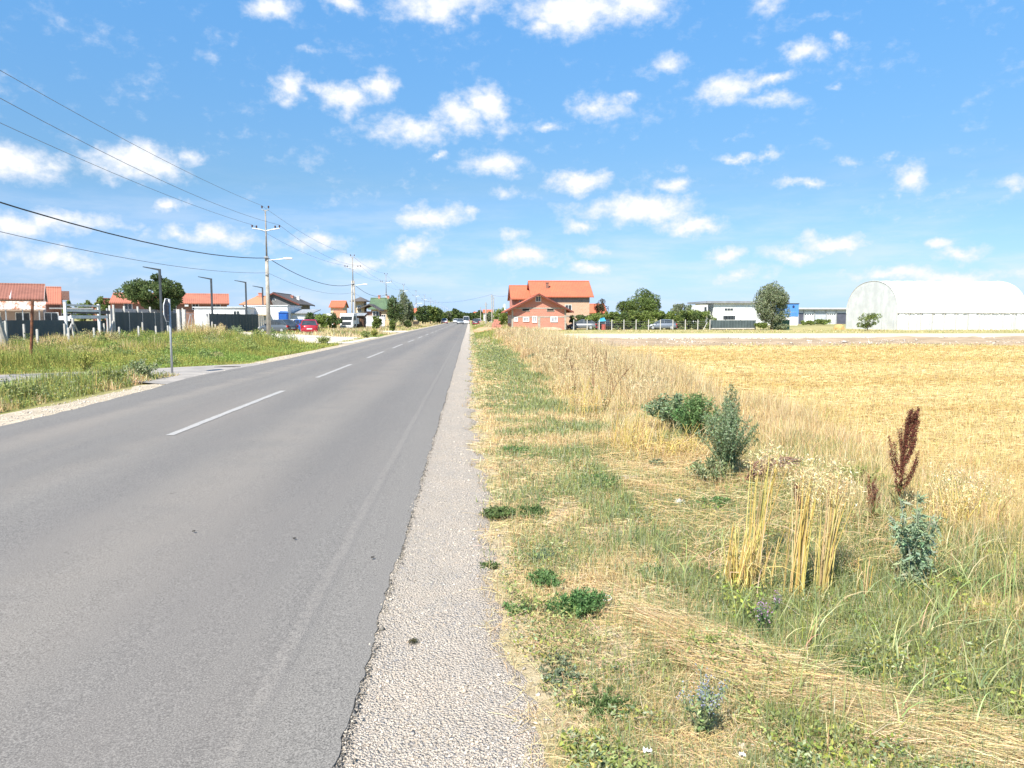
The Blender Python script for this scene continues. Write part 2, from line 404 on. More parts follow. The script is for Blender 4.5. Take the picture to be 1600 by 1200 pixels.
# stubble field
def fld_left(y): return 4.3+(vnoise(y, 0*y, 1.5, 11)-.5)*0.7+np.clip((y-25)/60, 0, 1)*2.2
m, t, p, o = bsdf('stubble'); pos = geo(t)
str_ = t.vmath('MULTIPLY', pos, (0.35, 1, 1))
a1 = t.noise(str_, 0.45, 6, 0.65); a2 = t.noise(t.vmath('MULTIPLY', pos, (0.5, 1.6, 1)), 3.5, 6, 0.7); a3 = t.noise(pos, 40, 5, 0.75)
a4 = t.noise(t.vmath('MULTIPLY', pos, (0.02, 0.22, 1)), 1.0, 4, 0.6)
c = t.mix(t.ramp(a2, .35, .68), (0.58, 0.455, 0.225), (0.70, 0.59, 0.35))
c = t.mix(t.ramp(a1, .47, .60), c, (0.50, 0.355, 0.14))
c = t.mix(t.ramp(a4, .5, .7, 0, .6), c, (0.52, 0.38, 0.18))
c = t.mix(t.ramp(a3, .5, .72, 0, .5), c, (0.36, 0.26, 0.12))
t.l.new(c, p.inputs['Base Color']); p.inputs['Roughness'].default_value = 1; p.inputs['Specular IOR Level'].default_value = 0.05
bump(t, p, t.math('ADD', t.math('MULTIPLY', a2, 1.5), a3), 0.9, 0.06)
ys = graded([(1, 20, .3), (20, 43, .8)])
def fz(X, Y): return gz(X, Y)+0.025+(fbm(X*0.5, Y, 2.0, 21)-.5)*0.04*np.clip((X-4.6)/1, 0, 1)
ux = graded([(0, 8, .3), (8, 40, 2), (40, 400, 30)])
L = fld_left(ys)[:, None]; X = L+ux[None, :]; Y = np.repeat(ys[:, None], len(ux), 1)
Y2 = Y+np.clip((Y-30)/13, 0, 1)*(vnoise(X, 0*X, 5, 12)-.5)*2
struct(grid_obj('stubble_field', X, Y2, fz(X, Y), m))

# strip of broken soil beyond the stubble, then the pale earth track, then dry grass
def strip(name, mat, y0, y1, x0, x1, zof, jit, nyy=24, nxx=160, hgt=0.0, sd=31):
    u = np.linspace(0, 1, nyy)[:, None]; X = np.repeat(np.linspace(x0, x1, nxx)[None, :], nyy, 0)
    e0 = y0+(fbm(X[0], 0*X[0], 6, sd)-.5)*jit; e1 = y1+(fbm(X[0], 0*X[0]+50, 6, sd+1)-.5)*jit
    Y = e0[None, :]*(1-u)+e1[None, :]*u
    Z = gz(X, Y)+zof+hgt*np.sin(np.pi*u)*fbm(X, Y, 3, sd+2)**2*2
    return struct(grid_obj(name, X, Y, Z, mat))
clod = pm('broken_soil', (0.38, 0.285, 0.19), (0.28, 0.21, 0.14), .7, 1, .9, 0, .1, 8)
dust = pm('pale_earth', (0.60, 0.51, 0.36), (0.52, 0.44, 0.30), .3, 1, .4, 0, .1, 8)
drygr = pm('dry_grass_ground', (0.40, 0.34, 0.15), (0.27, 0.25, 0.11), .25, 1, .5, 0, .1, 8)
strip('soil_bank', clod, 40.3, 56.5, 7.2, 220, 0.05, 2.0, 40, 260, 0.30)
strip('earth_track', dust, 55.5, 76, 5.8, 220, 0.035, 2.5, 12, 120, 0, 41)
strip('dry_meadow', drygr, 75, 135, 4.5, 260, 0.028, 3, 12, 120, 0, 51)
# near the little house the track widens towards the road
def trk_l(y): return 1.9+(vnoise(y, 0*y, 2, 61)-.5)*.5
sheet('track_mouth', dust, np.arange(43.6, 54.5, .4), lambda y: np.maximum(1.2, 5-(y-43.6)*0.9)+(vnoise(y, 0*y, 1, 62)-.5)*.5, lambda y: 8.5+0*y, 14, lambda X, Y: gz(X, Y)+.03)

# asphalt road
RL, RR = -6.95, -0.49
ROAD_END = 900
def rl(y): return RL-0.25*np.clip((y-12)/10, 0, 1)-.4*np.exp(-((y-21)/4.)**2)+(vnoise(y, 0*y, .35, 71)-.5)*.07
def rr(y): return RR+(vnoise(y, 0*y, .07, 72)-.5)*.022+(vnoise(y, 0*y, .45, 73)-.5)*.022
m, t, p, o = bsdf('asphalt'); pos = geo(t); x, y, z = t.sep(pos)
lng = t.vmath('MULTIPLY', pos, (1, 0.05, 1))
f1 = t.noise(pos, 130, 2, 0.9); f2 = t.noise(lng, 1.6, 5, 0.6); f3 = t.noise(pos, 0.9, 6, 0.6); f4 = t.noise(pos, 30, 4, 0.7)
c = t.mix(t.ramp(f2, .35, .65), (0.129, 0.120, 0.111), (0.152, 0.142, 0.130))
xw = t.math('ADD', x, t.math('MULTIPLY_ADD', f3, .5, -.25))
def band(cx, wd): return t.ramp(t.math('ABSOLUTE', t.math('SUBTRACT', xw, cx)), wd, 0.05)
for cx, wd, am in ((-2.35, .75, .75), (-4.05, .35, .5), (-5.75, .45, .9), (-4.9, .2, .2)):
    c = t.mix(t.math('MULTIPLY', band(cx, wd), t.math('MULTIPLY', t.ramp(f3, .3, .6, .35, 1), am)), c, (0.205, 0.182, 0.156))
for cx, wd, am in ((-1.45, .4, .5), (-3.2, .4, .55), (-4.65, .3, .3), (-6.35, .3, .4)):
    c = t.mix(t.math('MULTIPLY', band(cx, wd), am), c, (0.118, 0.111, 0.106))
# worn, almost vanished edge line and the paler rim outside it
ed = t.ramp(t.math('ABSOLUTE', t.math('SUBTRACT', t.math('MULTIPLY_ADD', f3, .05, x), -0.86)), .05, .02)
c = t.mix(t.math('MULTIPLY', ed, t.ramp(f4, .38, .62, .05, .5)), c, (0.27, 0.245, 0.215))
c = t.mix(t.ramp(x, -0.83, -0.79, 0, .55), c, (0.175, 0.162, 0.145))
# the road polishes paler further off; cross stains
c = t.mix(t.ramp(f1, .5, .62, 0, .8), c, (0.28, 0.26, 0.235))
c = t.mix(t.ramp(f1, .48, .34, 0, .85), c, (0.06, 0.056, 0.052))
g1 = t.noise(pos, 55, 3, .8); c = t.mix(t.ramp(g1, .52, .7, 0, .4), c, (0.24, 0.22, 0.20)); c = t.mix(t.ramp(g1, .45, .28, 0, .45), c, (0.075, 0.070, 0.064))
spot = t.noise(t.vmath('MULTIPLY', pos, (1, .6, 1)), 9.5, 3, .6); c = t.mix(t.ramp(spot, .72, .76, 0, .6), c, (0.06, 0.055, 0.05))
big = t.noise(t.vmath('MULTIPLY', pos, (1, .25, 1)), .55, 5, .6); c = t.mix(t.ramp(big, .45, .68, 0, .35), c, (0.19, 0.168, 0.148))
t.l.new(c, p.inputs['Base Color']); p.inputs['Roughness'].default_value = 0.85; p.inputs['Specular IOR Level'].default_value = 0.3
bump(t, p, f1, 0.5, 0.004)
ys = graded([(-4, 2, .5), (2, 14, .04), (14, 40, .3), (40, ROAD_END, 12)])
L = rl(ys)[:, None]; Rr = rr(ys)[:, None]; u = np.linspace(0, 1, 26)[None, :]
X = L*(1-u)+Rr*u; Y = np.repeat(ys[:, None], 26, 1)
Z = 0.0+0.05*np.sin(np.pi*u)+(fbm(X, Y, 2.5, 75)-.5)*.012
V0 = np.stack([X, Y, Z], -1).reshape(-1, 3); ny, nx = X.shape
i = np.arange(ny-1)[:, None]*nx+np.arange(nx-1)[None, :]; F0 = np.stack([i, i+1, i+1+nx, i+nx], -1).reshape(-1, 4)
V = [V0]; F = [F0]; n0 = len(V0)
for col, sgn in ((0, -1), (nx-1, 1)):       # broken rim of the slab
    top = np.stack([X[:, col], Y[:, col], Z[:, col]], -1); bot = top+np.array([sgn*.012, 0, -.09]); bot[:, 0] += RNG.normal(0, .006, ny)
    V += [top, bot]; j = np.arange(ny-1); F.append(np.stack([n0+j, n0+j+1, n0+ny+j+1, n0+ny+j], -1)); n0 += 2*ny
road_ob = struct(mesh_np('road', np.concatenate(V), np.concatenate(F), m))
def road_z(xx): u = (xx-RL)/(RR-RL); return 0.05*math.sin(math.pi*u)+.012
# centre dashes
paint = None
m, t, p, o = bsdf('worn_road_paint'); pos = geo(t)
c = t.mix(t.ramp(t.noise(pos, 60, 5, .7), .4, .62), (0.40, 0.385, 0.36), (0.24, 0.225, 0.21))
c = t.mix(t.ramp(t.noise(pos, 3, 5, .7), .45, .65, 0, .6), c, (0.27, 0.265, 0.26))
t.l.new(c, p.inputs['Base Color']); p.inputs['Roughness'].default_value = .8; paint = m
y0 = G(262, 686).y; y1 = G(445, 614).y; per = G(495, 593).y-y0; XC = (G(262, 686).x+G(445, 614).x)/2
b = Soup(); k = 0; P = []
for k in range(0, 60):
    a = y0+k*per; e = a+(y1-y0)*(1.0 if k < 1 else 0.92)
    ysd = np.arange(a, e, .12 if k < 4 else 1.0)
    wv = .06+0*ysd; l = XC-wv+(vnoise(ysd, 0*ysd, .2, 81)-.5)*.015; r = XC+wv+(vnoise(ysd, 0*ysd, .2, 82)-.5)*.015
    X = np.stack([l, r], 1); Y = np.stack([ysd, ysd], 1)
    u = (X-RL)/(RR-RL); Z = 0.05*np.sin(np.pi*u)+(fbm(X, Y, 2.5, 75)-.5)*.012+.005
    V = np.stack([X, Y, Z], -1).reshape(-1, 3); i = np.arange(len(ysd)-1)*2
    b._add(V, np.stack([i, i+1, i+3, i+2], -1), np.ones((len(V), 3))*.5)
struct(b.build('road_marking', paint))

# gravel shoulder
def sh_r(y): return 0.16+.10*np.clip((6-y)/4, -1, 1)+(vnoise(y, 0*y, .45, 91)-.5)*.20+(vnoise(y, 0*y, .12, 92)-.5)*.06
def sh_z(X, Y): return -0.017+(fbm(X, Y, .8, 93)-.5)*.02+(fbm(X, Y, .09, 94)-.5)*.012-0.034*np.clip((X-sh_r(Y)+.09)/.09, 0, 1)-.008*np.clip((X-.0)/.2, 0, 1)+.008*np.clip((-.35-X)/.12, 0, 1)
m, t, p, o = bsdf('crushed_gravel'); pos = geo(t)
def vor(scale, feat='F1'):
    v = t.n.new('ShaderNodeTexVoronoi'); v.inputs['Scale'].default_value = scale; v.feature = feat; t.l.new(pos, v.inputs['Vector']); return v
v1 = vor(85); v2 = vor(190); cellc = t.sep(v1.outputs['Color'])
c = t.mix(cellc[0], (0.42, 0.36, 0.295), (0.53, 0.465, 0.39))
c = t.mix(t.ramp(cellc[1], .8, .95, 0, .7), c, (0.27, 0.27, 0.28))
c = t.mix(t.ramp(t.noise(pos, 2.2, 5, .6), .4, .65, 0, .7), c, (0.50, 0.425, 0.345))
c = t.mix(t.ramp(v1.outputs['Distance'], .5, .8, 0, .5), c, (0.20, 0.165, 0.13))
t.l.new(c, p.inputs['Base Color']); p.inputs['Roughness'].default_value = .95; p.inputs['Specular IOR Level'].default_value = .2
bump(t, p, t.math('MULTIPLY_ADD', v1.outputs['Distance'], -1.0, t.math('MULTIPLY', v2.outputs['Distance'], -.4)), .9, .02)
GRAVEL = m
sheet('gravel_shoulder', m, graded([(-2, 2, .3), (2, 9, .03), (9, 25, .15), (25, 120, 1), (120, ROAD_END, 20)]), lambda y: -0.75+0*y, sh_r, 26, sh_z)
def shl_l(y): return -7.75-.15*np.clip((y-12)/10, 0, 1)+(vnoise(y, 0*y, .9, 95)-.5)*.35
sheet('left_shoulder', pm('sandy_gravel', (0.44, 0.375, 0.285), (0.33, 0.28, 0.21), 3, 1, .25, 0, .1, 8), graded([(0, 30, .25), (30, 120, 2), (120, ROAD_END, 20)]), shl_l, lambda y: rl(y)+.25, 6,
      lambda X, Y: -0.022+0*X)
# side road joining from the left
m2 = pm('old_asphalt', (0.33, 0.30, 0.27), (0.25, 0.23, 0.21), 1.2, .9, .5, 0, .2, 8)
pts_f = [(-7.3, 27.0), (-8.6, 25.6), (-11, 23.0), (-13.8, 21.2), (-22, 17), (-40, 8), (-60, -2)]
pts_n = [(-7.3, 18.3), (-8.3, 18.9), (-9.6, 18.4), (-11.1, 17.0), (-20, 11.2), (-38, 2), (-58, -8)]
V = []; N = 8
for (a, bb) in zip(pts_f, pts_n):
    for i in range(N): u = i/(N-1); V.append((a[0]*(1-u)+bb[0]*u, a[1]*(1-u)+bb[1]*u, 0.0 if a[0] < -8 else -.012))
F = [(j*N+i, j*N+i+1, (j+1)*N+i+1, (j+1)*N+i) for j in range(len(pts_f)-1) for i in range(N-1)]
struct(mesh_np('side_road', np.array(V), np.array(F), m2))
# pale gravel yard and drive on the left
m3 = pm('limestone_gravel', (0.58, 0.52, 0.42), (0.44, 0.39, 0.31), .8, 1, .5, 0, .1, 8)
pf = [(-7.6, 47), (-10, 46.2), (-13.5, 50), (-18, 55), (-30, 62), (-60, 75)]
pn = [(-7.6, 63), (-10, 64), (-14, 70), (-18, 76), (-30, 92), (-60, 120)]
uu = np.linspace(0, 1, 24); px_i = np.linspace(0, len(pf)-1, 50); k_ = np.minimum(px_i.astype(int), len(pf)-2); fr = (px_i-k_)[:, None]
pfA = np.array(pf, float); pnA = np.array(pn, float); A_ = pfA[k_]*(1-fr)+pfA[k_+1]*fr; B_ = pnA[k_]*(1-fr)+pnA[k_+1]*fr
X = A_[:, :1]*(1-uu)+B_[:, :1]*uu; Y = A_[:, 1:]*(1-uu)+B_[:, 1:]*uu; Y = Y+(fbm(X, Y, 2, 98)-.5)*1.5
struct(grid_obj('gravel_yard', X, Y, np.maximum(gz(X, Y), -.05)+.045, m3))
sheet('driveway', m3, np.arange(84, 96, 1.), lambda y: -13.5+0*y, lambda y: -7.4+0*y, 8, lambda X, Y: gz(X, Y)+.045)

# loose stones of the shoulder
def pebbles(name, n, xf, yf, size, zf, mat, kindlab, keepf=None, pal=None):
    X = xf(n); Y = yf(n); s_ = size(n, Y)
    if keepf is not None: kp = keepf(X, Y); X, Y, s_ = X[kp], Y[kp], s_[kp]; n = len(X)
    d = np.array([[1,0,0],[-1,0,0],[0,1,0],[0,-1,0],[0,0,1],[0,0,-1]], float)
    J = d[None]*(1+RNG.uniform(-.45, .35, (n, 6, 1)))*np.stack([s_, s_*RNG.uniform(.6, 1, n), s_*RNG.uniform(.35, .75, n)], 1)[:, None, :]
    J += RNG.normal(0, 1, (n, 6, 3))*s_[:, None, None]*.18
    a = RNG.uniform(0, 6.28, n); ca, sa = np.cos(a)[:, None], np.sin(a)[:, None]
    Jx = J[..., 0]*ca-J[..., 1]*sa; Jy = J[..., 0]*sa+J[..., 1]*ca
    V = np.stack([Jx+X[:, None], Jy+Y[:, None], J[..., 2]+(zf(X, Y)+s_*.15)[:, None]], -1).reshape(-1, 3)
    tri = np.array([[0,2,4],[2,1,4],[1,3,4],[3,0,4],[2,0,5],[1,2,5],[3,1,5],[0,3,5]])
    F = (np.arange(n)*6)[:, None, None]+tri[None]
    pal = np.array(pal) if pal is not None else np.array([(0.48,.41,.34),(0.55,.48,.40),(0.38,.33,.28),(0.62,.55,.46),(0.42,.38,.35),(0.50,.40,.32)])
    C = pal[RNG.integers(0, len(pal), n)]*(1+RNG.normal(0, .12, (n, 1)))
    ob = mesh_np(name, V, F.reshape(-1, 3), mat, np.clip(np.repeat(C, 6, 0), .05, .8))
    return tag(ob, kindlab, 'gravel', None, 'stuff')
STONE = leaf_mat('stone', 0.0, .9, .2, .1)
def ylog(a, b, pw=1.0):
    def f(n):
        u = RNG.random(n)
        if pw == 1: return a*(b/a)**u
        k = 1-pw; return (a**k+u*(b**k-a**k))**(1/k)
    return f
_yy = {}
def px_(n): return -0.53+0.80*RNG.random(n)**.85+RNG.normal(0, .03, n)
pebbles('loose_gravel', 52000, px_, ylog(2.2, 22, 1.3), lambda n, Y: np.minimum(.0021*np.exp(RNG.normal(0, .55, n))*(1+Y*.04), .02), sh_z, STONE, 'loose pale crushed stones strewn on the gravel shoulder', lambda X, Y: fbm(X, Y, .5, 99)+RNG.normal(0, .08, len(X)) > .42)
pebbles('verge_stones', 2600, lambda n: RNG.uniform(.1, 1.1, n)**1.3, ylog(2.2, 7), lambda n, Y: .0045*np.exp(RNG.normal(0, .5, n)), lambda x, y: gz(x, y)+.004, STONE, 'scattered small stones in the dry verge beside the gravel')
pebbles('soil_clods', 3500, lambda n: RNG.uniform(8, 60, n), lambda n: RNG.uniform(42, 56, n), lambda n, Y: .05*np.exp(RNG.normal(0, .45, n)), lambda x, y: gz(x, y)+.14, STONE, 'clods and rubble on the strip of broken soil')

pebbles('left_gravel', 9000, lambda n: RNG.uniform(-7.85, -6.9, n), ylog(9, 45), lambda n, Y: np.minimum(.006*np.exp(RNG.normal(0, .5, n))*(1+Y*.03), .03), lambda x, y: -0.022+0*x, STONE, 'loose pale gravel strewn along the left road edge')

pebbles('coarse_stones', 900, lambda n: -.40+.75*RNG.random(n)**.8, ylog(2.2, 9, 1.2), lambda n, Y: .0065*np.exp(RNG.normal(0, .4, n)), sh_z, STONE, 'bigger loose stones lying here and there on the gravel shoulder', lambda X, Y: fbm(X, Y, .4, 103) > .52)
pebbles('asphalt_crumbs', 5200, lambda n: RR+RNG.normal(.008, .016, n), ylog(2.2, 16, 1.2), lambda n, Y: .0034*np.exp(RNG.normal(0, .5, n)), lambda x, y: -.006+0*x, STONE, 'dark crumbs broken off along the asphalt edge', None, [(.13, .12, .11), (.2, .185, .17), (.10, .095, .09), (.42, .37, .31)])
# ------------------------------------------------------------------ building helpers
BRICK = brick_mat('red_hollow_brick', (0.53, 0.20, 0.135), (0.45, 0.16, 0.105), (0.46, 0.31, 0.25))
BRICK_P = brick_mat('pale_hollow_brick', (0.56, 0.35, 0.23), (0.48, 0.29, 0.18), (0.5, 0.42, 0.34))
BRICK_D = brick_mat('brown_brick', (0.25, 0.115, 0.08), (0.19, 0.085, 0.06), (0.25, 0.19, 0.15))
TILE_O = tile_mat('orange_roof_tiles', (0.50, 0.135, 0.062), (0.38, 0.105, 0.055))
TILE_OY = tile_mat('orange_roof_tiles_turned', (0.48, 0.135, 0.065), (0.36, 0.105, 0.055), 'y')
TILE_R = tile_mat('weathered_red_tiles', (0.27, 0.105, 0.07), (0.19, 0.075, 0.05))
TILE_L = tile_mat('dull_orange_tiles', (0.41, 0.145, 0.085), (0.30, 0.11, 0.07))
TILE_D = tile_mat('dark_roof_tiles', (0.11, 0.095, 0.085), (0.075, 0.065, 0.06), 'y')
TILE_G = rib_mat('green_sheet_roof', (0.11, 0.165, 0.085), (0.085, 0.13, 0.07))
FASCIA = pm('fascia_brown', (0.16, 0.05, 0.04), (0.11, 0.04, 0.03), 3, .6)
PLAST_W = pm('white_render', (0.74, 0.74, 0.73), (0.60, 0.60, 0.59), .8, .9)
PLAST_G = pm('grey_render', (0.19, 0.19, 0.195), (0.15, 0.15, 0.155), .8, .9, .2)
PLAST_C = pm('cream_render', (0.55, 0.42, 0.25), (0.46, 0.35, 0.22), .8, .9)
PANEL_W = rib_mat('white_panel', (0.74, 0.75, 0.76), (0.62, 0.63, 0.65), 'xy', .5)
PANEL_G = rib_mat('grey_panel', (0.46, 0.49, 0.54), (0.38, 0.41, 0.46), 'xy', .4)
CORR = rib_mat('grey_corrugated', (0.32, 0.33, 0.34), (0.24, 0.25, 0.26), 'xy', .2)
BLUE = rib_mat('blue_panel', (0.08, 0.25, 0.62), (0.07, 0.21, 0.53), 'xy', .35)
SCREEN_D = rib_mat('dark_green_screen', (0.035, 0.055, 0.058), (0.028, 0.045, 0.048), 'xy', 1.2, None, .8)

def wall_mesh(w, d, eave, ridge, axis, mat, parent, name='wall', lean=None):
    b = MB()
    if axis == 'x':   # ridge runs along x, gables at the ends
        b.prism([(0, 0), (d, 0), (d, eave), (d/2, ridge), (0, eave)], 'x', 0, w)
    else:
        b.prism([(0, 0), (w, 0), (w, eave), (w/2, ridge), (0, eave)], 'y', 0, d)
    return b.build(name, mat, parent)
def gable_roof(w, d, eave, ridge, axis, mat, parent, oh=.6, og=.5, th=.14, fascia=None):
    """oh: overhang at the eaves, og: beyond the gables"""
    half = (d if axis == 'x' else w)/2; L = w if axis == 'x' else d; sl = (ridge-eave)/half
    prof = [(-oh, eave-oh*sl+.02), (half, ridge+.02), (2*half+oh, eave-oh*sl+.02), (2*half+oh, eave-oh*sl+.02+th), (half, ridge+.02+th), (-oh, eave-oh*sl+.02+th)]
    b = MB(); b.prism(prof, 'x' if axis == 'x' else 'y', -og, L+og); r = b.build('roof', mat, parent)
    b = MB(); k = .13   # ridge cap
    if axis == 'x': b.prism([(half-k, ridge+th), (half+k, ridge+th), (half, ridge+th+.12)], 'x', -og-.01, L+og+.01)
    else: b.prism([(half-k, ridge+th), (half+k, ridge+th), (half, ridge+th+.12)], 'y', -og-.01, L+og+.01)
    b.build('ridge_cap', mat, r)
    if fascia:
        b = MB()
        for e in (-og-.03, L+og):
            pr = [(-oh-.02, eave-oh*sl-.06), (half, ridge-.06), (2*half+oh+.02, eave-oh*sl-.06), (2*half+oh+.02, eave-oh*sl+.03+th), (half, ridge+.03+th), (-oh-.02, eave-oh*sl+.03+th)]
            b.prism(pr, 'x' if axis == 'x' else 'y', e, e+.03)
        b.build('bargeboard', fascia, r)
    return r
def window(parent, x, z, w, h, face='front', at_=0.0, frame=None, glass=None, name='window', bars=1, fw=.07, lab=None):
    """x: centre along the wall, z: centre height"""
    frame = frame or WHITE; glass = glass or GLASS
    def bx(b, u0, u1, p0, p1, z0, z1):
        if face == 'front': b.box(u0, u1, at_-p1, at_-p0, z0, z1)
        elif face == 'left': b.box(at_-p1, at_-p0, u0, u1, z0, z1)
        else: b.box(at_+p0, at_+p1, u0, u1, z0, z1)
    b = MB()
    bx(b, x-w/2-fw, x-w/2, -.05, .05, z-h/2, z+h/2); bx(b, x+w/2, x+w/2+fw, -.05, .05, z-h/2, z+h/2)
    bx(b, x-w/2-fw, x+w/2+fw, -.05, .05, z+h/2, z+h/2+fw); bx(b, x-w/2-fw, x+w/2+fw, -.05, .08, z-h/2-fw, z-h/2)
    for i in range(1, bars+1):
        u = x-w/2+w*i/(bars+1); bx(b, u-.025, u+.025, -.05, .045, z-h/2, z+h/2)
    f = b.build(name, frame, parent)
    if lab: f['label'] = lab
    b = MB(); bx(b, x-w/2, x+w/2, -.04, .015, z-h/2, z+h/2); b.build('pane', glass, f)
    return f
def hip_house(h, w, d, ev, rg, wmat, rmat, hr=1.8, hl=0.0, oh=.45):
    bpart(h, 'wall', wmat, (0, w, 0, d, 0, ev))
    z0 = ev-.12; th = .14; b = MB(); A = [(-oh, -oh), (w+oh, -oh), (w+oh, d+oh), (-oh, d+oh)]
    r0 = (-oh+hl, d/2); r1 = (w+oh-hr, d/2)
    vs = [(x, y, z0) for x, y in A]+[(x, y, z0+th) for x, y in A]+[(*r0, rg), (*r1, rg)]
    b.add(vs, [(3, 2, 1, 0), (0, 1, 5, 4), (1, 2, 6, 5), (2, 3, 7, 6), (3, 0, 4, 7), (4, 5, 9, 8), (6, 7, 8, 9), (5, 6, 9), (7, 4, 8)])
    r = b.build('roof', rmat, h); b = MB().tube([(*r0, rg+.02), (*r1, rg+.02)], .09, 6); b.build('ridge_cap', rmat, r); return r
def chimney(parent, x, y, z0, z1, s_=.25, mat=None):
    b = MB(); b.box(x-s_, x+s_, y-s_, y+s_, z0, z1).box(x-s_-.06, x+s_+.06, y-s_-.06, y+s_+.06, z1, z1+.1)
    return b.build('chimney', mat or BRICK, parent)
def bpart(parent, name, mat, *boxes, bevel=0):
    b = MB()
    for q in boxes: b.box(*q)
    return b.build(name, mat, parent, bevel=bevel)

# ------------------------------------------------------------------ right side: brick gable house
Y0 = 100.; x0 = PX(799.4, Y0); x1 = PX(884.5, Y0); w_ = x1-x0; d_ = 10.5; ev = PZ(842, 483, Y0)+.05; rg = PZ(842, 459, Y0)-.1
h = empty('brick_house', (x0, Y0, -.05), 0, 'unplastered red brick gable house, the small one in front with an attic window', 'house')
wl = wall_mesh(w_, d_, ev, rg, 'y', BRICK, h)
rf = gable_roof(w_, d_, ev, rg, 'y', TILE_OY, h, .95, .75, .14, FASCIA)
b = MB()
for zz in (PZ(842, 481, Y0), PZ(842, 494.5, Y0)): b.box(-.02, w_+.02, -.03, .0-.004, zz-.09, zz+.09)
b.box(w_/2-.15, w_/2+.2, -.027, -.004, .1, PZ(842, 494.5, Y0)-.09)
for xx in (-.01, w_-.22): b.box(xx, xx+.23, -.026, -.004, .1, PZ(842, 481, Y0)-.09)
b.build('concrete_frame', CONC, h)
fz_ = lambda py: PZ(842, py, Y0)+.05
fx_ = lambda px: PX(px, Y0)-x0
window(h, fx_(841), fz_(467), .62, .62, lab='square attic window with pale frame')
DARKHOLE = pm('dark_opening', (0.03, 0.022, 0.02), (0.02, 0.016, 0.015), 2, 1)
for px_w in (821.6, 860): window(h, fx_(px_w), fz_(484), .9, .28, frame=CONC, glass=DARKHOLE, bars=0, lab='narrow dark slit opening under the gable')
for px_w, ww, hh in ((806, .32, .36), (822, .62, .42), (835.3, .42, .66), (865.8, .75, .55)): window(h, fx_(px_w), fz_(499), ww, hh, frame=WHITE, glass=pm('pale_curtained_glass', (.38, .38, .40), (.26, .27, .30), 2, .3), bars=1, fw=.12)
for yy in (1.2, 4.2, 7.2): window(h, yy+.7, 1.5, 1.0, 1.0, 'left', 0.0)

# big house behind it
Y0 = 112.5; x0 = PX(834, Y0); x1 = PX(920.8, Y0); w_ = x1-x0; d_ = 8.2; ev = PZ(880, 464, Y0)+.25; rg = PZ(880, 440.5, Y0+4)
h = empty('brick_house', (x0, Y0, -.05), 0, 'tall two storey pale brick house with long orange tiled roof behind the gable house', 'house')
wall_mesh(w_, d_, ev, rg, 'x', BRICK_P, h)
rf = gable_roof(w_, d_, ev, rg, 'x', TILE_O, h, .55, .55, .15, FASCIA)
bpart(h, 'concrete_band', pm('grey_concrete_band', (.26, .24, .22), (.2, .19, .17), 2, .9), (0.02, w_+.02, -.04, -.004, ev-.95, ev-.06))
bpart(h, 'concrete_band', CONC, (0.02, w_+.02, -.03, -.004, ev-3.2, ev-3.0))
chimney(rf, PX(857, Y0)-x0, 2.0, ev+.2, ev+2.0, .2, BRICK_D)
window(h, w_*.62, ev-1.9, .9, .9); window(h, 3, ev-1.9, .9, .9, 'left')
for yy in (2, 5.5): window(h, yy, 1.6, 1.1, 1.2, 'left')
window(h, d_/2, ev+1.1, .8, .8, 'left')
# its lower wing, nearer the road
Y0 = 116.; x0 = PX(800.5, Y0); x1 = PX(833.5, Y0)-.05; w_ = x1-x0; ev = PZ(815, 467, Y0)+.2; rg = PZ(815, 447.5, Y0+4)
h = empty('brick_house', (x0, Y0, -.05), 0, 'lower brick wing with orange tiled roof at the left end of the tall brick house', 'house')
wall_mesh(w_, 8, ev, rg, 'x', BRICK, h); rf = gable_roof(w_, 8, ev, rg, 'x', TILE_O, h, .6, .3, .15, FASCIA)
bpart(h, 'balcony', PLAST_W, (-1.2, -.0, .5, 6, 2.9, 3.05), (-1.2, -1.1, .5, 6, 3.05, 3.9))
for yy in (2.2, 5): window(h, yy, 1.6, 1.0, 1.2, 'left')
window(h, w_/2, ev-1.0, 1.0, 1.0)

# house with red roof far behind the hedge
Y0 = 190.; x0 = PX(921, Y0); w_ = 4.2
h = empty('far_house', (x0, Y0, -.05), 0, 'low house with salmon roof just right of the tall brick house, behind the shrubs', 'house')
wall_mesh(w_, 8, 3.2, 5.2, 'x', PLAST_C, h); gable_roof(w_, 8, 3.2, 5.2, 'x', TILE_O, h, .6, .4)
window(h, 2.1, 2, 1.2, 1.2)

# brick pile
def brick_pile(px, Y, w, hgt, d, lab, n=200):
    x0 = PX(px, Y); e = empty('brick_stack', (x0, Y, -.05), 0, lab, 'brick stack')
    m_ = MB(); rnd = random.Random(5); z = 0.0; row = 0
    while z < hgt:
        shrink = (z/hgt)**3*w*.35; x = shrink+rnd.uniform(0, .1)
        while x < w-shrink-.2:
            dz = rnd.uniform(-.01, .01)
            for yy in (0, .32, .64):
                if yy < d: m_.box(x, x+.27, yy+rnd.uniform(-.02, .02), yy+.29, z, z+.205+dz)
            x += .29
        z += .215; row += 1
    return m_.build('bricks', BRICK, e)
brick_pile(768, 92, 1.25, 1.5, .9, 'stack of red hollow bricks left of the brick gable house')
e = tag(MB().ball((0, 0, 0), 1.5, 1.4, .62, 22, 9, .13).build('rubble_heap', pm('brick_rubble', (.50, .27, .16), (.40, .24, .14), 3, 1, .9), None), 'orange heap of brick rubble and dry weeds by the verge', 'rubble heap'); e.location = (PX(761, 84), 84, -.05)
e = tag(MB().ball((0, 0, 0), 1.6, 1.0, .45, 22, 9, .1).build('sand_heap', pm('pink_sand', (.50, .33, .22), (.42, .29, .2), 3, 1, .6), None), 'low reddish sand heap in front of the brick gable house', 'sand heap'); e.location = (PX(860, 97), 97, -.05)

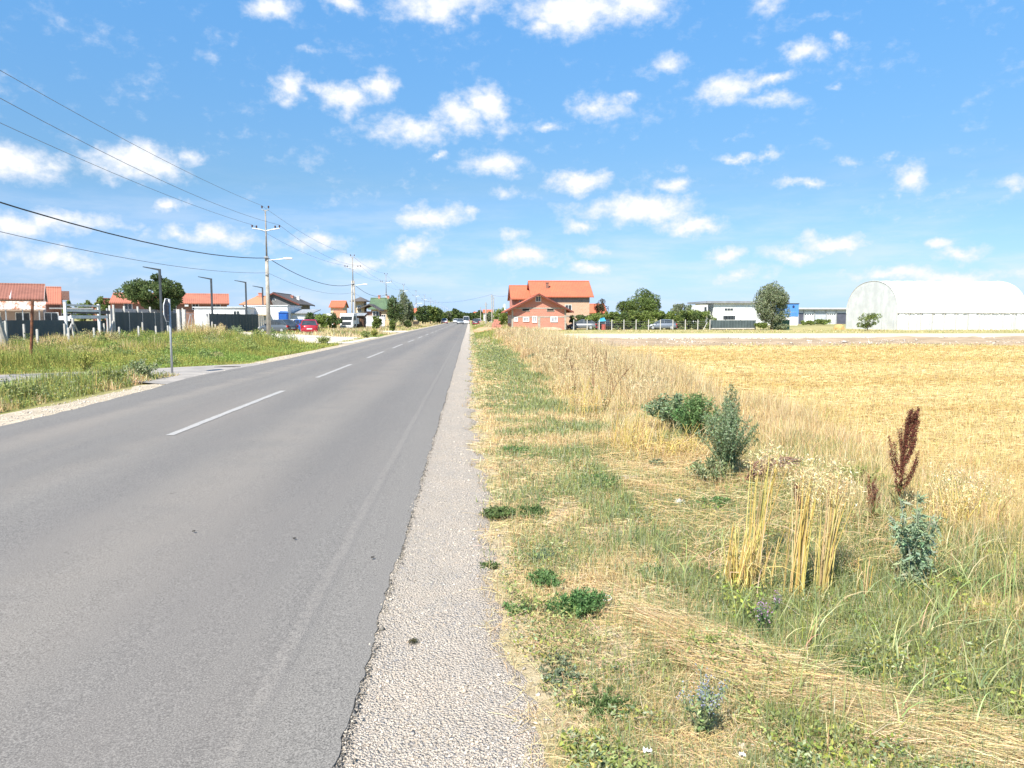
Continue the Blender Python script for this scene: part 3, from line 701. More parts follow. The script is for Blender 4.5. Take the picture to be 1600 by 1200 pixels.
# ------------------------------------------------------------------ white commercial building far right of the hedge
Y0 = 170.; x0 = PX(1114.5, Y0); x1 = PX(1228, Y0); w_ = x1-x0; zt = PZ(1170, 473.5, Y0)
h = empty('white_building', (x0, Y0, -.05), 0, 'long white flat roofed building behind the dark fence and the hedge', 'building')
bpart(h, 'wall', PLAST_W, (0, w_, 0, 14, 0, zt))
bpart(h, 'roof', pm('grey_roof_sheet', (.26, .27, .29), (.2, .21, .23), 1, .6), (-1.9, w_+.4, -.7, 14.5, zt+.003, zt+.5))
fx_ = lambda px: PX(px, Y0)-x0
window(h, fx_(1138.3), PZ(1138, 483.3, Y0), 2.0, .55, bars=2, lab='dark strip window in the white wall')
GREYP = pm('pale_grey_plate', (.60, .62, .64), (.52, .54, .56), 1, .6)
bpart(h, 'wall_panel', GREYP, (fx_(1150), fx_(1164), -.03, -.003, PZ(1150, 486, Y0), PZ(1150, 477, Y0)))
bpart(h, 'wall_panel', GREYP, (fx_(1169), fx_(1181), -.03, -.003, PZ(1150, 486, Y0), PZ(1150, 477, Y0)))
bpart(h, 'window', GLASS, *[(fx_(a), fx_(a)+.8, -.04, -.003, 1.3, 2.2) for a in (1130, 1134.5, 1139, 1143.5)])
# faded painted lettering: only illegible curved strokes are left
b = MB(); rnd = random.Random(3)
for i in range(9):
    cx = fx_(1129)+i*.38*1.4; cz = PZ(1140, 491.5, Y0)+rnd.uniform(-.08, .08)
    pts = [(cx+.18*math.cos(a), -.012, cz+.28*math.sin(a)) for a in np.linspace(rnd.uniform(0, 2), rnd.uniform(3.5, 6), 7)]
    b.tube(pts, .035, 4)
b.build('faded_lettering', pm('faded_paint', (.50, .54, .60), (.58, .6, .64), 2, .8), h)
h2 = empty('white_annexe', (PX(1098.5, 166.), 166., -.05), 0, 'small white annexe with balcony at the left end of the white building', 'building')
aw = PX(1111, 166)-PX(1098.5, 166)
bpart(h2, 'wall', PLAST_W, (0.0, aw*.95, 2.2, 9, 0, PZ(1105, 476, 166)+.05))
bpart(h2, 'balcony', PLAST_W, (.1, aw, .4, 2.2, PZ(1105, 492, 166), PZ(1105, 487, 166)))
bpart(h2, 'post', DARKM, (aw-.5, aw-.3, .5, .7, 0, PZ(1105, 477, 166)))
bpart(h2, 'window', GLASS, (aw*.5, aw*.8, 2.16, 2.195, PZ(1105, 487, 166), PZ(1105, 479, 166)))

Y0 = 165.; x0 = PX(1226.5, Y0); x1 = PX(1246.5, Y0); w_ = x1-x0; zt = PZ(1236, 474.5, Y0); zm = PZ(1236, 494, Y0)
h = empty('blue_building', (x0, Y0, -.05), 0, 'blue and white box shaped building to the right of the tall poplar', 'building')
bpart(h, 'lower_wall', PLAST_W, (0, w_, 0, 9, 0, zm))
bpart(h, 'upper_wall', BLUE, (-.1, w_+.1, -.1, 9.1, zm, zt))
bpart(h, 'roof_trim', DARKM, (-.2, w_+.2, -.2, 9.2, zt, zt+.15))
b = MB(); b.prism([(w_*.62+.28*math.cos(a), zm+(zt-zm)*.78+.3*math.sin(a)) for a in np.linspace(0, 6.283*.92, 12)], 'y', -.16, -.103); b.build('emblem', pm('navy_emblem', (.02, .04, .12), (.02, .03, .08), 2, .6), h)
b = MB(); b.box(w_*.28, w_*.4, -.16, -.103, zm+.8, zm+1.1).box(w_*.42, w_*.82, -.16, -.103, zm+.9, zm+1.0); b.build('sign_strip', pm('light_blue_strip', (.25, .42, .72), None, 2, .6), h)
bpart(h, 'door', GREYP, (w_*.5, w_*.8, -.05, -.003, 0, 2.1))

Y0 = 200.; x0 = PX(1247.5, Y0); x1 = PX(1327, Y0); w_ = x1-x0; zt = PZ(1290, 483, Y0)
h = empty('warehouse', (x0, Y0, -.05), 0, 'long low grey warehouse with shutters between the blue building and the white dome', 'warehouse')
fx_ = lambda px: PX(px, Y0)-x0
bpart(h, 'wall', PANEL_G, (0, w_+4, 0, 16, 0, zt))
bpart(h, 'roof', pm('pale_roof_sheet', (.50, .50, .53), (.42, .43, .47), 1, .5), (-.8, w_+4.6, -1.0, 16.5, zt+.003, zt+.45))
for a, e_ in ((1256.5, 1271.5), (1292, 1305)):
    f = bpart(h, 'roller_door', PANEL_W, (fx_(a), fx_(e_), -.06, -.003, 0, PZ(1290, 487.5, Y0)))
    bpart(f, 'window_strip', GLASS, *[(fx_(a)+(fx_(e_)-fx_(a))*(i+.2)/4, fx_(a)+(fx_(e_)-fx_(a))*(i+.75)/4, -.075, -.062, PZ(1290, 492, Y0), PZ(1290, 489.8, Y0)) for i in range(4)])
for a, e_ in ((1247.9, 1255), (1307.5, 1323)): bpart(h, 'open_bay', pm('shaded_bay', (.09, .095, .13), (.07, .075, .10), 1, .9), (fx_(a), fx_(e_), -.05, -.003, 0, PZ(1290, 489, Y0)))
b = MB()
for a in (1256, 1272.3, 1290.5, 1306.3, 1324): b.box(fx_(a)-.12, fx_(a)+.12, -.2, -.08, 0, zt)
b.build('column', GALV, h)

# ------------------------------------------------------------------ white fabric dome hall
Y0 = 97.; X0 = PX(1402, Y0); X1 = PX(1548, 103.8); wd = 13.6; H = PZ(1402, 439.5, Y0+6.8)+.05
rotd = R(0)
h = empty('dome_hall', (X0, Y0, -.05), rotd, 'large white arched fabric hall standing beyond the field', 'hall')
FAB = pm('white_fabric', (0.74, 0.73, 0.68), (0.62, 0.61, 0.565), .35, .6, .15, 0, .2, 6)
FAB2 = pm('white_curtain', (0.62, 0.63, 0.62), (0.52, 0.53, 0.525), .8, .7)
def arch(off=0.0, n=28):
    hw = wd/2; pts = []; zs = 2.35
    for i in range(n+1):
        a = math.pi*i/n
        c_, s__ = math.cos(a), math.sin(a)
        y = hw-(hw+off)*(abs(c_)**.92)*(1 if c_ > 0 else -1); z = zs+(H-zs+off)*(s__**.88)
        pts.append((y, z))
    return pts
L = X1-X0; nseg = 11; V = []; nb = 5
ap = [(0, .0)]+arch()+[(wd, .0)]
rows = []
b = MB(); prof0 = arch()
seg = []
for i in range(nseg*nb+1):
    u = i/(nseg*nb); sag = -.055*math.sin(math.pi*((i % nb)/nb))     # fabric dips between the ribs
    seg.append([(u*L, q[0], q[1]) for q in arch(sag)])
n = len(seg[0]); vs = [p_ for r_ in seg for p_ in r_]; fs = []
for i in range(len(seg)-1):
    for k in range(n-1): a = i*n+k; fs.append((a, a+1, a+1+n, a+n))
b.add(vs, fs)
cv = b.build('roof_skin', FAB, h, smooth=True)
b = MB(); pr = [(0.02, 0)]+arch(-.02)+[(wd-.02, 0)]
b.prism(pr, 'x', .0, .06); b.prism(pr, 'x', L-.06, L); b.build('end_wall', FAB2, h)
b = MB()
for i in range(nseg+1):
    pts = [(i*L/nseg, q[0], q[1]) for q in arch(.012)]; b.tube(pts, .05, 5)
b.build('fabric_seam', pm('seam_grey', (.56, .55, .50), (.48, .47, .43), 2, .7), cv)
b = MB()
nv = 120
for yy in (0.0, wd):
    off = lambda k: .05*math.sin(k*1.7)+.03*math.sin(k*.63)
    vs = [(L*i/nv, yy+.08+off(i), z) for i in range(nv+1) for z in (0, 2.34)]
    MB().add(vs, [(2*i, 2*i+2, 2*i+3, 2*i+1) for i in range(nv)]).build('side_curtain', FAB2, h)
b = MB(); b.tube([(0, -.04, 2.34), (L, -.04, 2.34)], .05, 6); b.tube([(0, wd+.04, 2.34), (L, wd+.04, 2.34)], .05, 6)
for i in range(nseg+1): b.box(i*L/nseg-.035, i*L/nseg+.035, -.05, .05, 0, 2.3)
b.build('frame', CONC_W, h)
rnd = random.Random(9); b = MB()
for i in range(nseg):
    if rnd.random() < .55: b.box(i*L/nseg+rnd.uniform(.1, .5), i*L/nseg+rnd.uniform(.8, 1.6), -.02, -.005, .05, 2.28)
b.build('grey_flap', pm('grey_flap', (.52, .54, .55), (.45, .47, .48), 2, .7), h)

# mesh fence in front of the dome
ordn = ['first', 'second', 'third', 'fourth', 'fifth', 'sixth', 'seventh', 'eighth', 'ninth', 'tenth', 'eleventh', 'twelfth', 'thirteenth', 'fourteenth', 'fifteenth', 'sixteenth', 'seventeenth', 'eighteenth', 'nineteenth', 'twentieth', 'twenty-first', 'twenty-second']
def wire_fence(name, label, pts, hgt, post_mat, wire_mat, lines, pr=.03, verticals=0, square=False, group=None):
    e = empty(name, (*pts[0], -.05), 0, label, 'fence', group); o_ = Vector((*pts[0], 0))
    first = None
    for (x, y) in pts:
        if first is None:
            b = MB()
            if square: b.box(-pr, pr, -pr, pr, 0, hgt)
            else: b.tube([(0, 0, 0), (0, 0, hgt)], pr, 6)
            p_ = b.build('post', post_mat, e); first = p_
        else:
            p_ = first.copy(); COL.objects.link(p_); p_.parent = e
        p_.location = (x-o_.x, y-o_.y, 0)
    b = MB(); wr = .006
    for z in lines: b.tube([(x-o_.x, y-o_.y, z) for x, y in pts], wr, 3)
    if verticals:
        for (a, c_) in zip(pts[:-1], pts[1:]):
            for i in range(1, verticals): u = i/verticals; b.tube([(a[0]*(1-u)+c_[0]*u-o_.x, a[1]*(1-u)+c_[1]*u-o_.y, .1), (a[0]*(1-u)+c_[0]*u-o_.x, a[1]*(1-u)+c_[1]*u-o_.y, lines[-1])], .0045, 3)
    b.build('wire_mesh', wire_mat, e)
    return e
wire_fence('mesh_fence', 'thin grey wire mesh fence on posts in front of the white dome hall', [(PX(1378, 93)+1.62*i, 93+.02*i) for i in range(13)], 1.35, GALV, GALV, [.15, .4, .65, .9, 1.1, 1.28], .022, 8)
# concrete post fence in front of the hedge
HF = [(PX(896.5, 98), 98.0)]
for px_w in (917.5, 936.5, 956, 975, 994, 1013.5, 1032, 1051.5, 1071, 1090.5, 1109.5): HF.append((PX(px_w, 98.5), 98.5))
wire_fence('post_fence', 'row of white concrete posts with wire in front of the green hedge', HF, 1.45, CONC_W, GALV, [.3, .6, .9, 1.2], .05, 6, True)
for i, px_w in enumerate((1107.2,)):
    b = MB(); x = PX(px_w, 98.4); b.tube([(0, 0, 0), (.55, 0, 1.1)], .05, 5); o_ = b.build('brace_post', CONC_W); o_.location = (x-.75, 98.3, -.05)
    tag(o_, 'slanted concrete brace at the end post of the hedge fence', 'brace post')
# dark screened fence of the white building
def screen_fence(label, pts, h0, hgt, mat, base=None, posts=True, name='screen_fence', postmat=None, every=1):
    e = empty(name, (*pts[0], -.05), 0, label, 'fence'); o_ = Vector((*pts[0], 0))
    b = MB()
    for a, c_ in zip(pts[:-1], pts[1:]):
        a_ = Vector((a[0], a[1], 0))-o_; c__ = Vector((c_[0], c_[1], 0))-o_; d = (c__-a_).normalized(); nrm = Vector((-d.y, d.x, 0))*.02
        N_ = max(2, int((c__-a_).length/0.9)); last = None
        for i in range(N_):
            u0, u1 = i/N_, (i+1)/N_; q0 = a_.lerp(c__, u0); q1 = a_.lerp(c__, u1)
            k0 = .02*math.sin(i*2.3); k1 = .02*math.sin((i+1)*2.3)
            b.add([q0+nrm*(1+k0*20)+Vector((0, 0, h0)), q1+nrm*(1+k1*20)+Vector((0, 0, h0)), q1+nrm*(1+k1*20)+Vector((0, 0, hgt)), q0+nrm*(1+k0*20)+Vector((0, 0, hgt)),
                   q0-nrm+Vector((0, 0, h0)), q1-nrm+Vector((0, 0, h0)), q1-nrm+Vector((0, 0, hgt)), q0-nrm+Vector((0, 0, hgt))],
                  [(0, 1, 2, 3), (7, 6, 5, 4), (3, 2, 6, 7), (1, 0, 4, 5)])
    b.build('screen', mat, e)
    if base:
        b = MB()
        for a, c_ in zip(pts[:-1], pts[1:]):
            b.tube([Vector((a[0], a[1], base/2))-o_, Vector((c_[0], c_[1], base/2))-o_], base/2, 4)
        b.build('plinth', CONC, e)
    if posts:
        f = MB().box(-.035, .035, -.035, .035, 0, hgt+.06).build('post', postmat or DARKM, e); k = 0
        for a, c_ in zip(pts[:-1], pts[1:]):
            Lg = math.dist(a, c_); n_ = max(1, round(Lg/(2.5*every)))
            for i in range(n_+1):
                u = i/n_; p_ = f if k == 0 else f.copy()
                if k: COL.objects.link(p_); p_.parent = e
                p_.location = (a[0]*(1-u)+c_[0]*u-o_.x, a[1]*(1-u)+c_[1]*u-o_.y+.09, 0); k += 1
    return e
screen_fence('dark grey screened fence in front of the long white building', [(PX(1110.5, 99), 99.0), (PX(1181, 100), 100.)], .3, 1.36, rib_mat('grey_green_screen', (.075, .10, .105), (.055, .075, .08), 'xy', .5, None, .8), .3)
screen_fence('dark green screen of netting between the poplar and the white annexe wall', [(PX(1208, 100), 100.), (PX(1235, 100), 100.2)], .0, 1.4, rib_mat('green_net', (.05, .12, .085), (.04, .095, .07), 'xy', .5, None, .8))
b = MB().ball((0, 0, 0), .75, .6, .65, 12, 7, .12); o_ = b.build('hay_heap', pm('orange_straw', (.50, .32, .13), (.42, .27, .12), 4, 1, .8)); o_.location = (PX(1312, 103), 103, .1)
tag(o_, 'small orange brown heap beside the left end of the white dome', 'heap')

# ------------------------------------------------------------------ left side
XF = -26.7     # line of the lot fence, parallel to the road
def ypx(px, X):   # distance at which the line x = X shows at px
    d = ray(px, 497); return X*d.y/d.x
def wto(px1, x0, Y0, a):
    # width that makes the right end of a wall turned by a show at px1
    d = ray(px1, 497); m = d.x/d.y; return (m*Y0-x0)/(math.cos(a)-m*math.sin(a))
# house with rusty canopy
Y0 = 74.; x0 = PX(-40, Y0); w_ = wto(68, x0, Y0, R(27)); d_ = 8; ev = PZ(30, 469, Y0)+.2; rg = PZ(30, 445, Y0+4)
h = empty('old_house', (x0, Y0, -.05), R(27), 'long house with weathered brown tiled roof and a rusty sheet canopy, far left', 'house')
wall_mesh(w_, d_, ev, rg, 'x', pm('pink_plaster', (.42, .33, .28), (.34, .27, .23), .8, .9), h)
rf = gable_roof(w_, d_, ev, rg, 'x', TILE_R, h, .35, .15, .14, pm('pale_verge', (.5, .42, .38), None, 2, .8))
b = MB(); xm = wto(18, x0, Y0, R(27)); sl = (rg-ev)/4; b.box(xm-.07, xm+.07, -.35, -.2, ev, ev+.3); b.tube([(xm, -.3, ev+.06), (xm, 4, rg+.03)], .07, 4); b.build('roof_joint', PLAST_W, rf)
b = MB(); zc1 = PZ(30, 470, Y0)-.02; zc0 = PZ(30, 482.5, Y0-3); b.prism([(-3.0, zc0), (-.4, zc1), (-.4, zc1+.05), (-3.0, zc0+.05)], 'x', 0, w_+.3)
b.build('canopy', rib_mat('rusty_sheet', (.60, .53, .47), (.52, .44, .38), 'x', .3, (.32, .13, .06), .7), h)
b = MB()
for i in range(5): b.box(i*w_/4.2, i*w_/4.2+.1, -2.9, -2.8, 0, zc0)
b.build('canopy_post', GALV, h)
for i in range(3): window(h, 1.5+i*2.4, 1.6, 1.1, 1.1)
# its neighbour
Y0 = 93.; x0 = PX(56, Y0); x1 = 0; ev = PZ(80, 475, Y0)+.2; rg = PZ(80, 450, Y0+4)
h = empty('old_house', (x0, Y0, -.05), R(27), 'small brick house with orange roof just right of the rusty canopy', 'house')
w_ = wto(95, x0, Y0, R(27)); wall_mesh(w_, 8, ev, rg, 'x', BRICK_D, h); rf = gable_roof(w_, 8, ev, rg, 'x', TILE_L, h, .5, .15)
bpart(rf, 'dormer', BRICK_D, (2.8, 3.6, 1.0, 2.4, ev+.4, ev+1.5)); window(h, 3.2, 1.7, .9, 1.0)
bpart(h, 'porch_roof', pm('grey_board', (.34, .33, .32), None, 2, .8), (1.5, w_+3.5, -2.2, -.01, 2.75, 2.9))
bpart(h, 'white_shed_wall', PLAST_W, (1.0, w_+1.0, -2.0, -1.9, 0, 1.9))
# gable peeping behind
Y0 = 150.; h = empty('far_house', (PX(145, Y0), Y0, -.05), 0, 'tiny red gable of a distant house between trees on the left', 'house')
wall_mesh(3.0, 6, 3.5, 5.4, 'y', BRICK, h); gable_roof(3.0, 6, 3.5, 5.4, 'y', TILE_OY, h, .4, .3); window(h, 1.5, 3.2, .7, .7)
# long brick house behind the walnut tree
Y0 = 103.; x0 = PX(176, Y0); w_ = wto(355.5, x0, Y0, R(18)); ev = PZ(260, 474.5, Y0)+.2; rg = PZ(260, 459.5, Y0+4)
h = empty('long_house', (x0, Y0, -.05), R(18), 'long single storey brick house with bright orange roof behind the walnut tree', 'house')
wall_mesh(w_, 8, ev, rg, 'x', BRICK_D, h); rf = gable_roof(w_, 8, ev, rg, 'x', TILE_L, h, .55, .3)
fx_ = lambda px: wto(px, x0, Y0, R(18))
for px_w, ww in ((201, .9), (270, .9), (306, .75), (338, 1.1)): window(h, fx_(px_w), PZ(300, 477.5, Y0)-.0, ww, .85)
b = MB(); b.box(fx_(289.5), fx_(295.5), -.45, -.06, PZ(290, 475.6, Y0)-.2, PZ(290, 472.4, Y0)-.1); ac = b.build('air_conditioner', WHITE, h, bevel=.02)
# house with orange roof and grey gable
Y0 = 122.; xg0 = PX(396, Y0); xg1 = PX(462, Y0); w_ = xg1-xg0; ev = PZ(430, 476.5, Y0)+.35; rg = PZ(430, 457.5, Y0)-.1
h = empty('gable_house', (xg0, Y0, -.05), 0, 'grey rendered gable house with dark roof and round attic window behind the first pole', 'house')
wall_mesh(w_, 11, ev, rg, 'y', PLAST_G, h); rf = gable_roof(w_, 11, ev, rg, 'y', TILE_D, h, .75, .5, .16, FASCIA)
b = MB(); cx = w_/2; cz = rg-.95; b.prism([(cx+.24*math.cos(a), cz+.3*math.sin(a)) for a in np.linspace(0, 6.283, 14)[:-1]], 'y', -.05, -.003); f = b.build('round_window', WHITE, h)
b = MB(); b.prism([(cx+.17*math.cos(a), cz+.23*math.sin(a)) for a in np.linspace(0, 6.283, 14)[:-1]], 'y', -.07, -.051); b.build('pane', GLASS, f)
window(h, w_*.83, 2.6, .7, .9); chimney(rf, w_*.72, 6, ev+.5, rg-.2, .2); chimney(rf, w_*.82, 7.5, ev+.1, rg-.25, .22, PLAST_W)
Y0 = 118.; x0 = PX(380, Y0); x1 = PX(412, Y0); ev = PZ(395, 476.5, Y0)+.15; rg = PZ(395, 462.5, Y0+3.5)
h = empty('low_house', (x0, Y0, -.05), 0, 'low house with mottled orange roof and brick chimney left of the first pole', 'house')
w_ = x1-x0; rf = hip_house(h, w_, 7, ev, rg, BRICK_D, tile_mat('mottled_tiles', (.46, .20, .10), (.34, .19, .11)), .6, 1.6)
chimney(rf, PX(399, Y0)-x0, 3.2, rg-.6, PZ(399, 457, Y0)+.0, .25, BRICK)
# white sheds and container
Y0 = 95.; x0 = PX(304, Y0); x1 = PX(383, Y0)
h = empty('white_shed', (x0, Y0, -.05), 0, 'long low white shed above the dark fence, left of the first pole', 'shed'); w_ = x1-x0; zt = PZ(340, 480, Y0)
bpart(h, 'wall', PLAST_W, (0, w_, 0, 5, 0, zt)); bpart(h, 'roof', GREYP, (-.15, w_+.15, -.2, 5.2, zt+.003, zt+.1)); window(h, PX(370, Y0)-x0, zt-.65, .7, .4)
bpart(h, 'downpipe', GALV, (PX(332, Y0)-x0, PX(332, Y0)-x0+.08, -.1, -.02, 0, zt))
Y0 = 99.; x0 = PX(383.5, Y0); x1 = PX(449.5, Y0); zt = PZ(415, 477.5, Y0)
h = empty('white_hall', (x0, Y0, -.05), 0, 'taller white flat roofed hall directly behind the first utility pole', 'hall'); w_ = x1-x0
bpart(h, 'wall', PANEL_W, (0, w_, 0, 8, 0, zt)); bpart(h, 'roof', GREYP, (-.1, w_+.1, -.1, 8.2, zt+.003, zt+.12))
bpart(h, 'awning', PLAST_C, (.8, w_-2.2, -1.2, -.01, zt-1.25, zt-1.1)); bpart(h, 'door', GREYP, (w_*.3, w_*.3+1, -.05, -.003, 0, 2.1))
Y0 = 101.; x0 = PX(450, Y0); x1 = PX(480, Y0); h = empty('grey_roofed_shed', (x0, Y0, -.05), 0, 'low white shed with pale grey roof above the red car', 'shed'); w_ = x1-x0
zt = PZ(465, 489.5, Y0); bpart(h, 'wall', PLAST_W, (0, w_, 0, 5, 0, zt))
MB().prism([(-.3, zt), (5.3, zt+.55), (5.3, zt+.65), (-.3, zt+.1)], 'x', -.2, w_+.8).build('roof', CORR, h)
bpart(h, 'garage_door', GREYP, (w_*.2, w_*.75, -.05, -.003, 0, zt-.4))
# blue site toilet
Y0 = 84.; h = empty('portable_toilet', (PX(442.5, Y0), Y0, -.05), R(8), 'blue portable toilet cabin beside the first utility pole', 'toilet cabin')
BL = pm('blue_plastic', (.02, .09, .36), (.02, .07, .28), 2, .4); zt = PZ(442, 486, Y0)
bpart(h, 'cabin', BL, (-.5, .5, 0, 1.0, .05, zt-.15), bevel=.03); MB().prism([(-.56, zt-.15), (.56, zt-.15), (.3, zt+.05), (-.3, zt+.05)], 'y', -.05, 1.05).build('roof', pm('blue_light', (.08, .2, .5), None, 2, .4), h)
d_ = bpart(h, 'door', pm('blue_door', (.03, .13, .45), None, 2, .4), (-.36, .36, -.03, -.003, .12, zt-.3)); bpart(d_, 'handle', GALV, (.26, .3, -.06, -.031, 1.0, 1.15)); bpart(h, 'base', DARKM, (-.54, .54, -.04, 1.04, 0, .05))

# lot fence: dark screen with gate gap
def yy(px): return ypx(px, XF)

screen_fence('low dark grey screen fence at far left below the rusty canopy', [(XF-.2, 37.), (XF-.2, yy(104)), ], .1, 1.52, rib_mat('slate_screen', (.075, .10, .105), (.06, .08, .085), 'xy', 1.2, None, .8), posts=False)
screen_fence('low dark screen fence behind the white gate frame', [(XF-.5, yy(106)), (XF-.5, yy(176)), ], .1, 1.45, SCREEN_D, posts=False)
screen_fence('tall black green screen fence under the walnut tree', [(XF, yy(178)), (XF, yy(275.5))], .1, 2.1, SCREEN_D, postmat=CONC_W)
screen_fence('tall black green screen fence between the open frame gate and the first pole', [(XF, yy(327)), (XF, yy(402.5))], .1, 2.1, SCREEN_D)
screen_fence('short dark screen fence seen just right of the first utility pole', [(XF, yy(424)), (XF, yy(437))], .1, 2.0, SCREEN_D)
e = empty('back_wall', (XF-5, ypx(200, XF-5)+1, -.05), 0, 'grey sheet fence with concrete posts rising behind the black screen', 'fence')
b = MB(); b.box(-.05, .05, -5, 12, .1, 2.5); b.build('sheet', CORR, e)
f = MB().box(-.07, .07, -.07, .07, 0, 2.75).build('post', CONC_W, e)
for i in range(7):
    p_ = f if i == 0 else f.copy()
    if i: COL.objects.link(p_); p_.parent = e
    p_.location = (.17, -4.8+i*2.75, 0)
# white frame structure (sliding gate portal)
e = empty('gate_portal', (XF-.1, yy(105), -.05), 0, 'white painted steel gate portal with two horizontal beams on the left', 'gate')
ya, yb = 0, yy(157)-yy(105); zt = 2.55
b = MB(); b.box(-.08, .08, -.08+ya, .08+ya, 0, zt+.15).box(-.08, .08, yb-.08, yb+.08, 0, zt+.1); b.build('post', WHITE, e)
b = MB(); b.box(-.06, .06, .09, yb-.09, zt-.1, zt+.03).box(-.06, .06, .09, yb-.09, zt-.47, zt-.3); b.build('beam', WHITE, e)
b = MB(); b.box(-.05, .05, .6, yb+1.2, 1.62, 1.84); b.build('rail', WHITE, e)
b = MB(); b.box(.0, .04, yb*.2, yb+1.6, 1.95, 2.2); b.build('dark_panel', DARKM, e)  # dark metal bar above the white rail
# braced white posts
def braced(px, zt, lab, both=True):
    e = empty('braced_post', (XF+.6, ypx(px, XF+.6), -.05), 0, lab, 'fence post')
    MB().box(-.06, .06, -.06, .06, 0, zt).build('post', CONC_W, e)
    b = MB()
    for s__ in ((-1, 1) if both else (-1,)): b.tube([(.03*s__, .09*s__, zt*.78 if both else zt*.55), (.1*s__, 1.0*s__, 0)], .055, 5)
    b.build('brace', CONC_W, e); return e
braced(113.5, 1.65, 'white concrete post with two slanting braces under the gate portal')
braced(178, 2.62, 'tall white concrete post with one low brace at the left end of the black fence', False)
# open frame gate
e = empty('frame_gate', (XF, yy(279), -.05), 0, 'open frame gate with white posts between the two black screen fences', 'gate')
Lg = yy(324)-yy(279)
b = MB(); b.box(-.14, .14, -.14, .14, 0, 2.45).box(-.14, .14, 1.15, 1.45, 0, 2.45).box(-.12, .12, Lg-.2, Lg, 0, 2.1); b.build('post', CONC_W, e)
b = MB(); b.tube([(.05, 1.6, 2.05), (.05, Lg-.2, 2.05)], .03, 5).tube([(.05, 1.6, .3), (.05, Lg-.2, .3)], .03, 5).tube([(.05, 1.6, .3), (.05, 2.8, 2.05)], .03, 5).tube([(.05, 2.8, 2.05), (.05, 4.4, .3)], .03, 5).tube([(.05, 4.4, .3), (.05, Lg-.2, 2.05)], .03, 5)
for i in range(5): q = 1.6+(Lg-1.8)*i/4; b.tube([(.05, q, .3), (.05, q, 2.05)], .02, 4)
b.build('gate_leaf', GALV, e)
e = empty('timber_props', (XF-4, yy(296)+4, -.05), 0, 'leaning timber props inside the lot behind the open frame gate', 'timber'); b = MB()
for i in range(5): b.tube([(-.6+i*.3, 0, 0), (-.2+.15*i, .1*i, 2.4)], .05, 5)
b.build('props', pm('new_timber', (.42, .26, .14), (.34, .2, .11), 5, .8), e)
e = empty('grey_gate_posts', (XF, yy(404), -.05), 0, 'pair of pale wooden boards leaning by the fence end near the first pole', 'boards'); b = MB()
for i in range(6): b.box(-.04, .04, .2+i*.9, .35+i*.9, 0, 2.0+.1*(i % 2))
b.build('boards', pm('grey_board2', (.46, .43, .38), (.36, .33, .29), 5, .85), e)

# short concrete posts, two rows
PB = {}
def short_post(name, x, y, hgt, label, group, lean=0, mat=None, r_=.05):
    key = (round(hgt, 2), mat)
    if key not in PB:
        b = MB(); b.box(-r_, r_, -r_, r_, -.1, hgt-.03).box(-r_*.8, r_*.8, -r_*.8, r_*.8, hgt-.03, hgt); PB[key] = b.build(name, mat or CONC_W)
        o_ = PB[key]
    else: o_ = PB[key].copy(); o_.name = name; COL.objects.link(o_)
    o_.location = (x, y, float(gz(x, y))); o_.rotation_euler = (R(lean), R(lean*.6), 0)
    return tag(o_, label, 'post', group)
for i, px_w in enumerate((57, 106, 146, 185.5, 216, 243, 262, 281, 299, 319, 336)):
    y = ypx(px_w, -21.6); short_post('concrete_post', -21.6, y, 1.12, f'{ordn[i]} short white concrete post from the left in the near row among the weeds', 'short concrete posts in the weeds', random.uniform(-3, 3))
for i, px_w in enumerate((36.5, 100, 162, 222, 280, 331)):
    y = ypx(px_w, -26.0); short_post('concrete_post', -26.0, y, 1.3, f'{ordn[i]} short white concrete post from the left in the far row before the dark fence', 'short concrete posts before the dark fence', random.uniform(-2, 2))
for i, (px_w, X_) in enumerate(((3, -20.5), (8, -21.2))):
    y = ypx(px_w, X_); short_post('concrete_post', X_, y, 1.5, ['bluish white short post at the left edge beside the leaning pole', 'second pale post at the left edge right behind the leaning pole'][i], None, 2)
# rusty leaning pipe
y = 25.; xa = PX(43, y); xb = PX(49.5, y); b = MB(); b.tube([(0, 0, -.1), (xb-xa, .1, PZ(49, 468, y))], .045, 8); o_ = b.build('rusty_pipe', RUST); o_.location = (xa, y, -.05); tag(o_, 'rusty steel pipe leaning upright in the weeds by the side road', 'pipe')
# leaning concrete pole at the left frame edge
e = tag(MB().tube([(0, 0, -.1), (-.55, 0, 2.4), (-1.6, 0, 7.2)], [.17, .14, .1], 10).build('leaning_pole', CONC), 'thick leaning concrete pole cut by the left edge of the view', 'utility pole'); e.location = (PX(9.5, 33.), 33., -.05)
# stop type sign seen from behind
Y0 = 22.; xs = PX(265.5, Y0); zt = PZ(265, 467.5, Y0)
e = empty('road_sign', (xs, Y0, -.05), R(6), 'octagonal traffic sign on a grey post seen from its dark back', 'road sign')
MB().tube([(0, 0, -.1), (0, 0, zt+.05)], .032, 10).build('post', GALV, e, True)
b = MB(); rr_ = .345; cz = PZ(265, 484.5, Y0)+.05
oct_ = [(rr_*math.cos(a+math.pi/8), cz+rr_*math.sin(a+math.pi/8)) for a in np.linspace(0, 2*math.pi, 9)[:-1]]
M_ = Matrix.Rotation(R(4), 4, 'Z')
b.prism(oct_, 'x', -.075, -.06); pl_ = b.build('sign_plate', pm('sign_back', (.10, .10, .115), (.075, .075, .09), 3, .5), e)
b = MB(); o2 = [(rr_*1.02*math.cos(a+math.pi/8), cz+rr_*1.02*math.sin(a+math.pi/8)) for a in np.linspace(0, 2*math.pi, 9)]
b.tube([(-.068, q[0], q[1]) for q in o2], .012, 5); b.build('rim', WHITE, pl_)
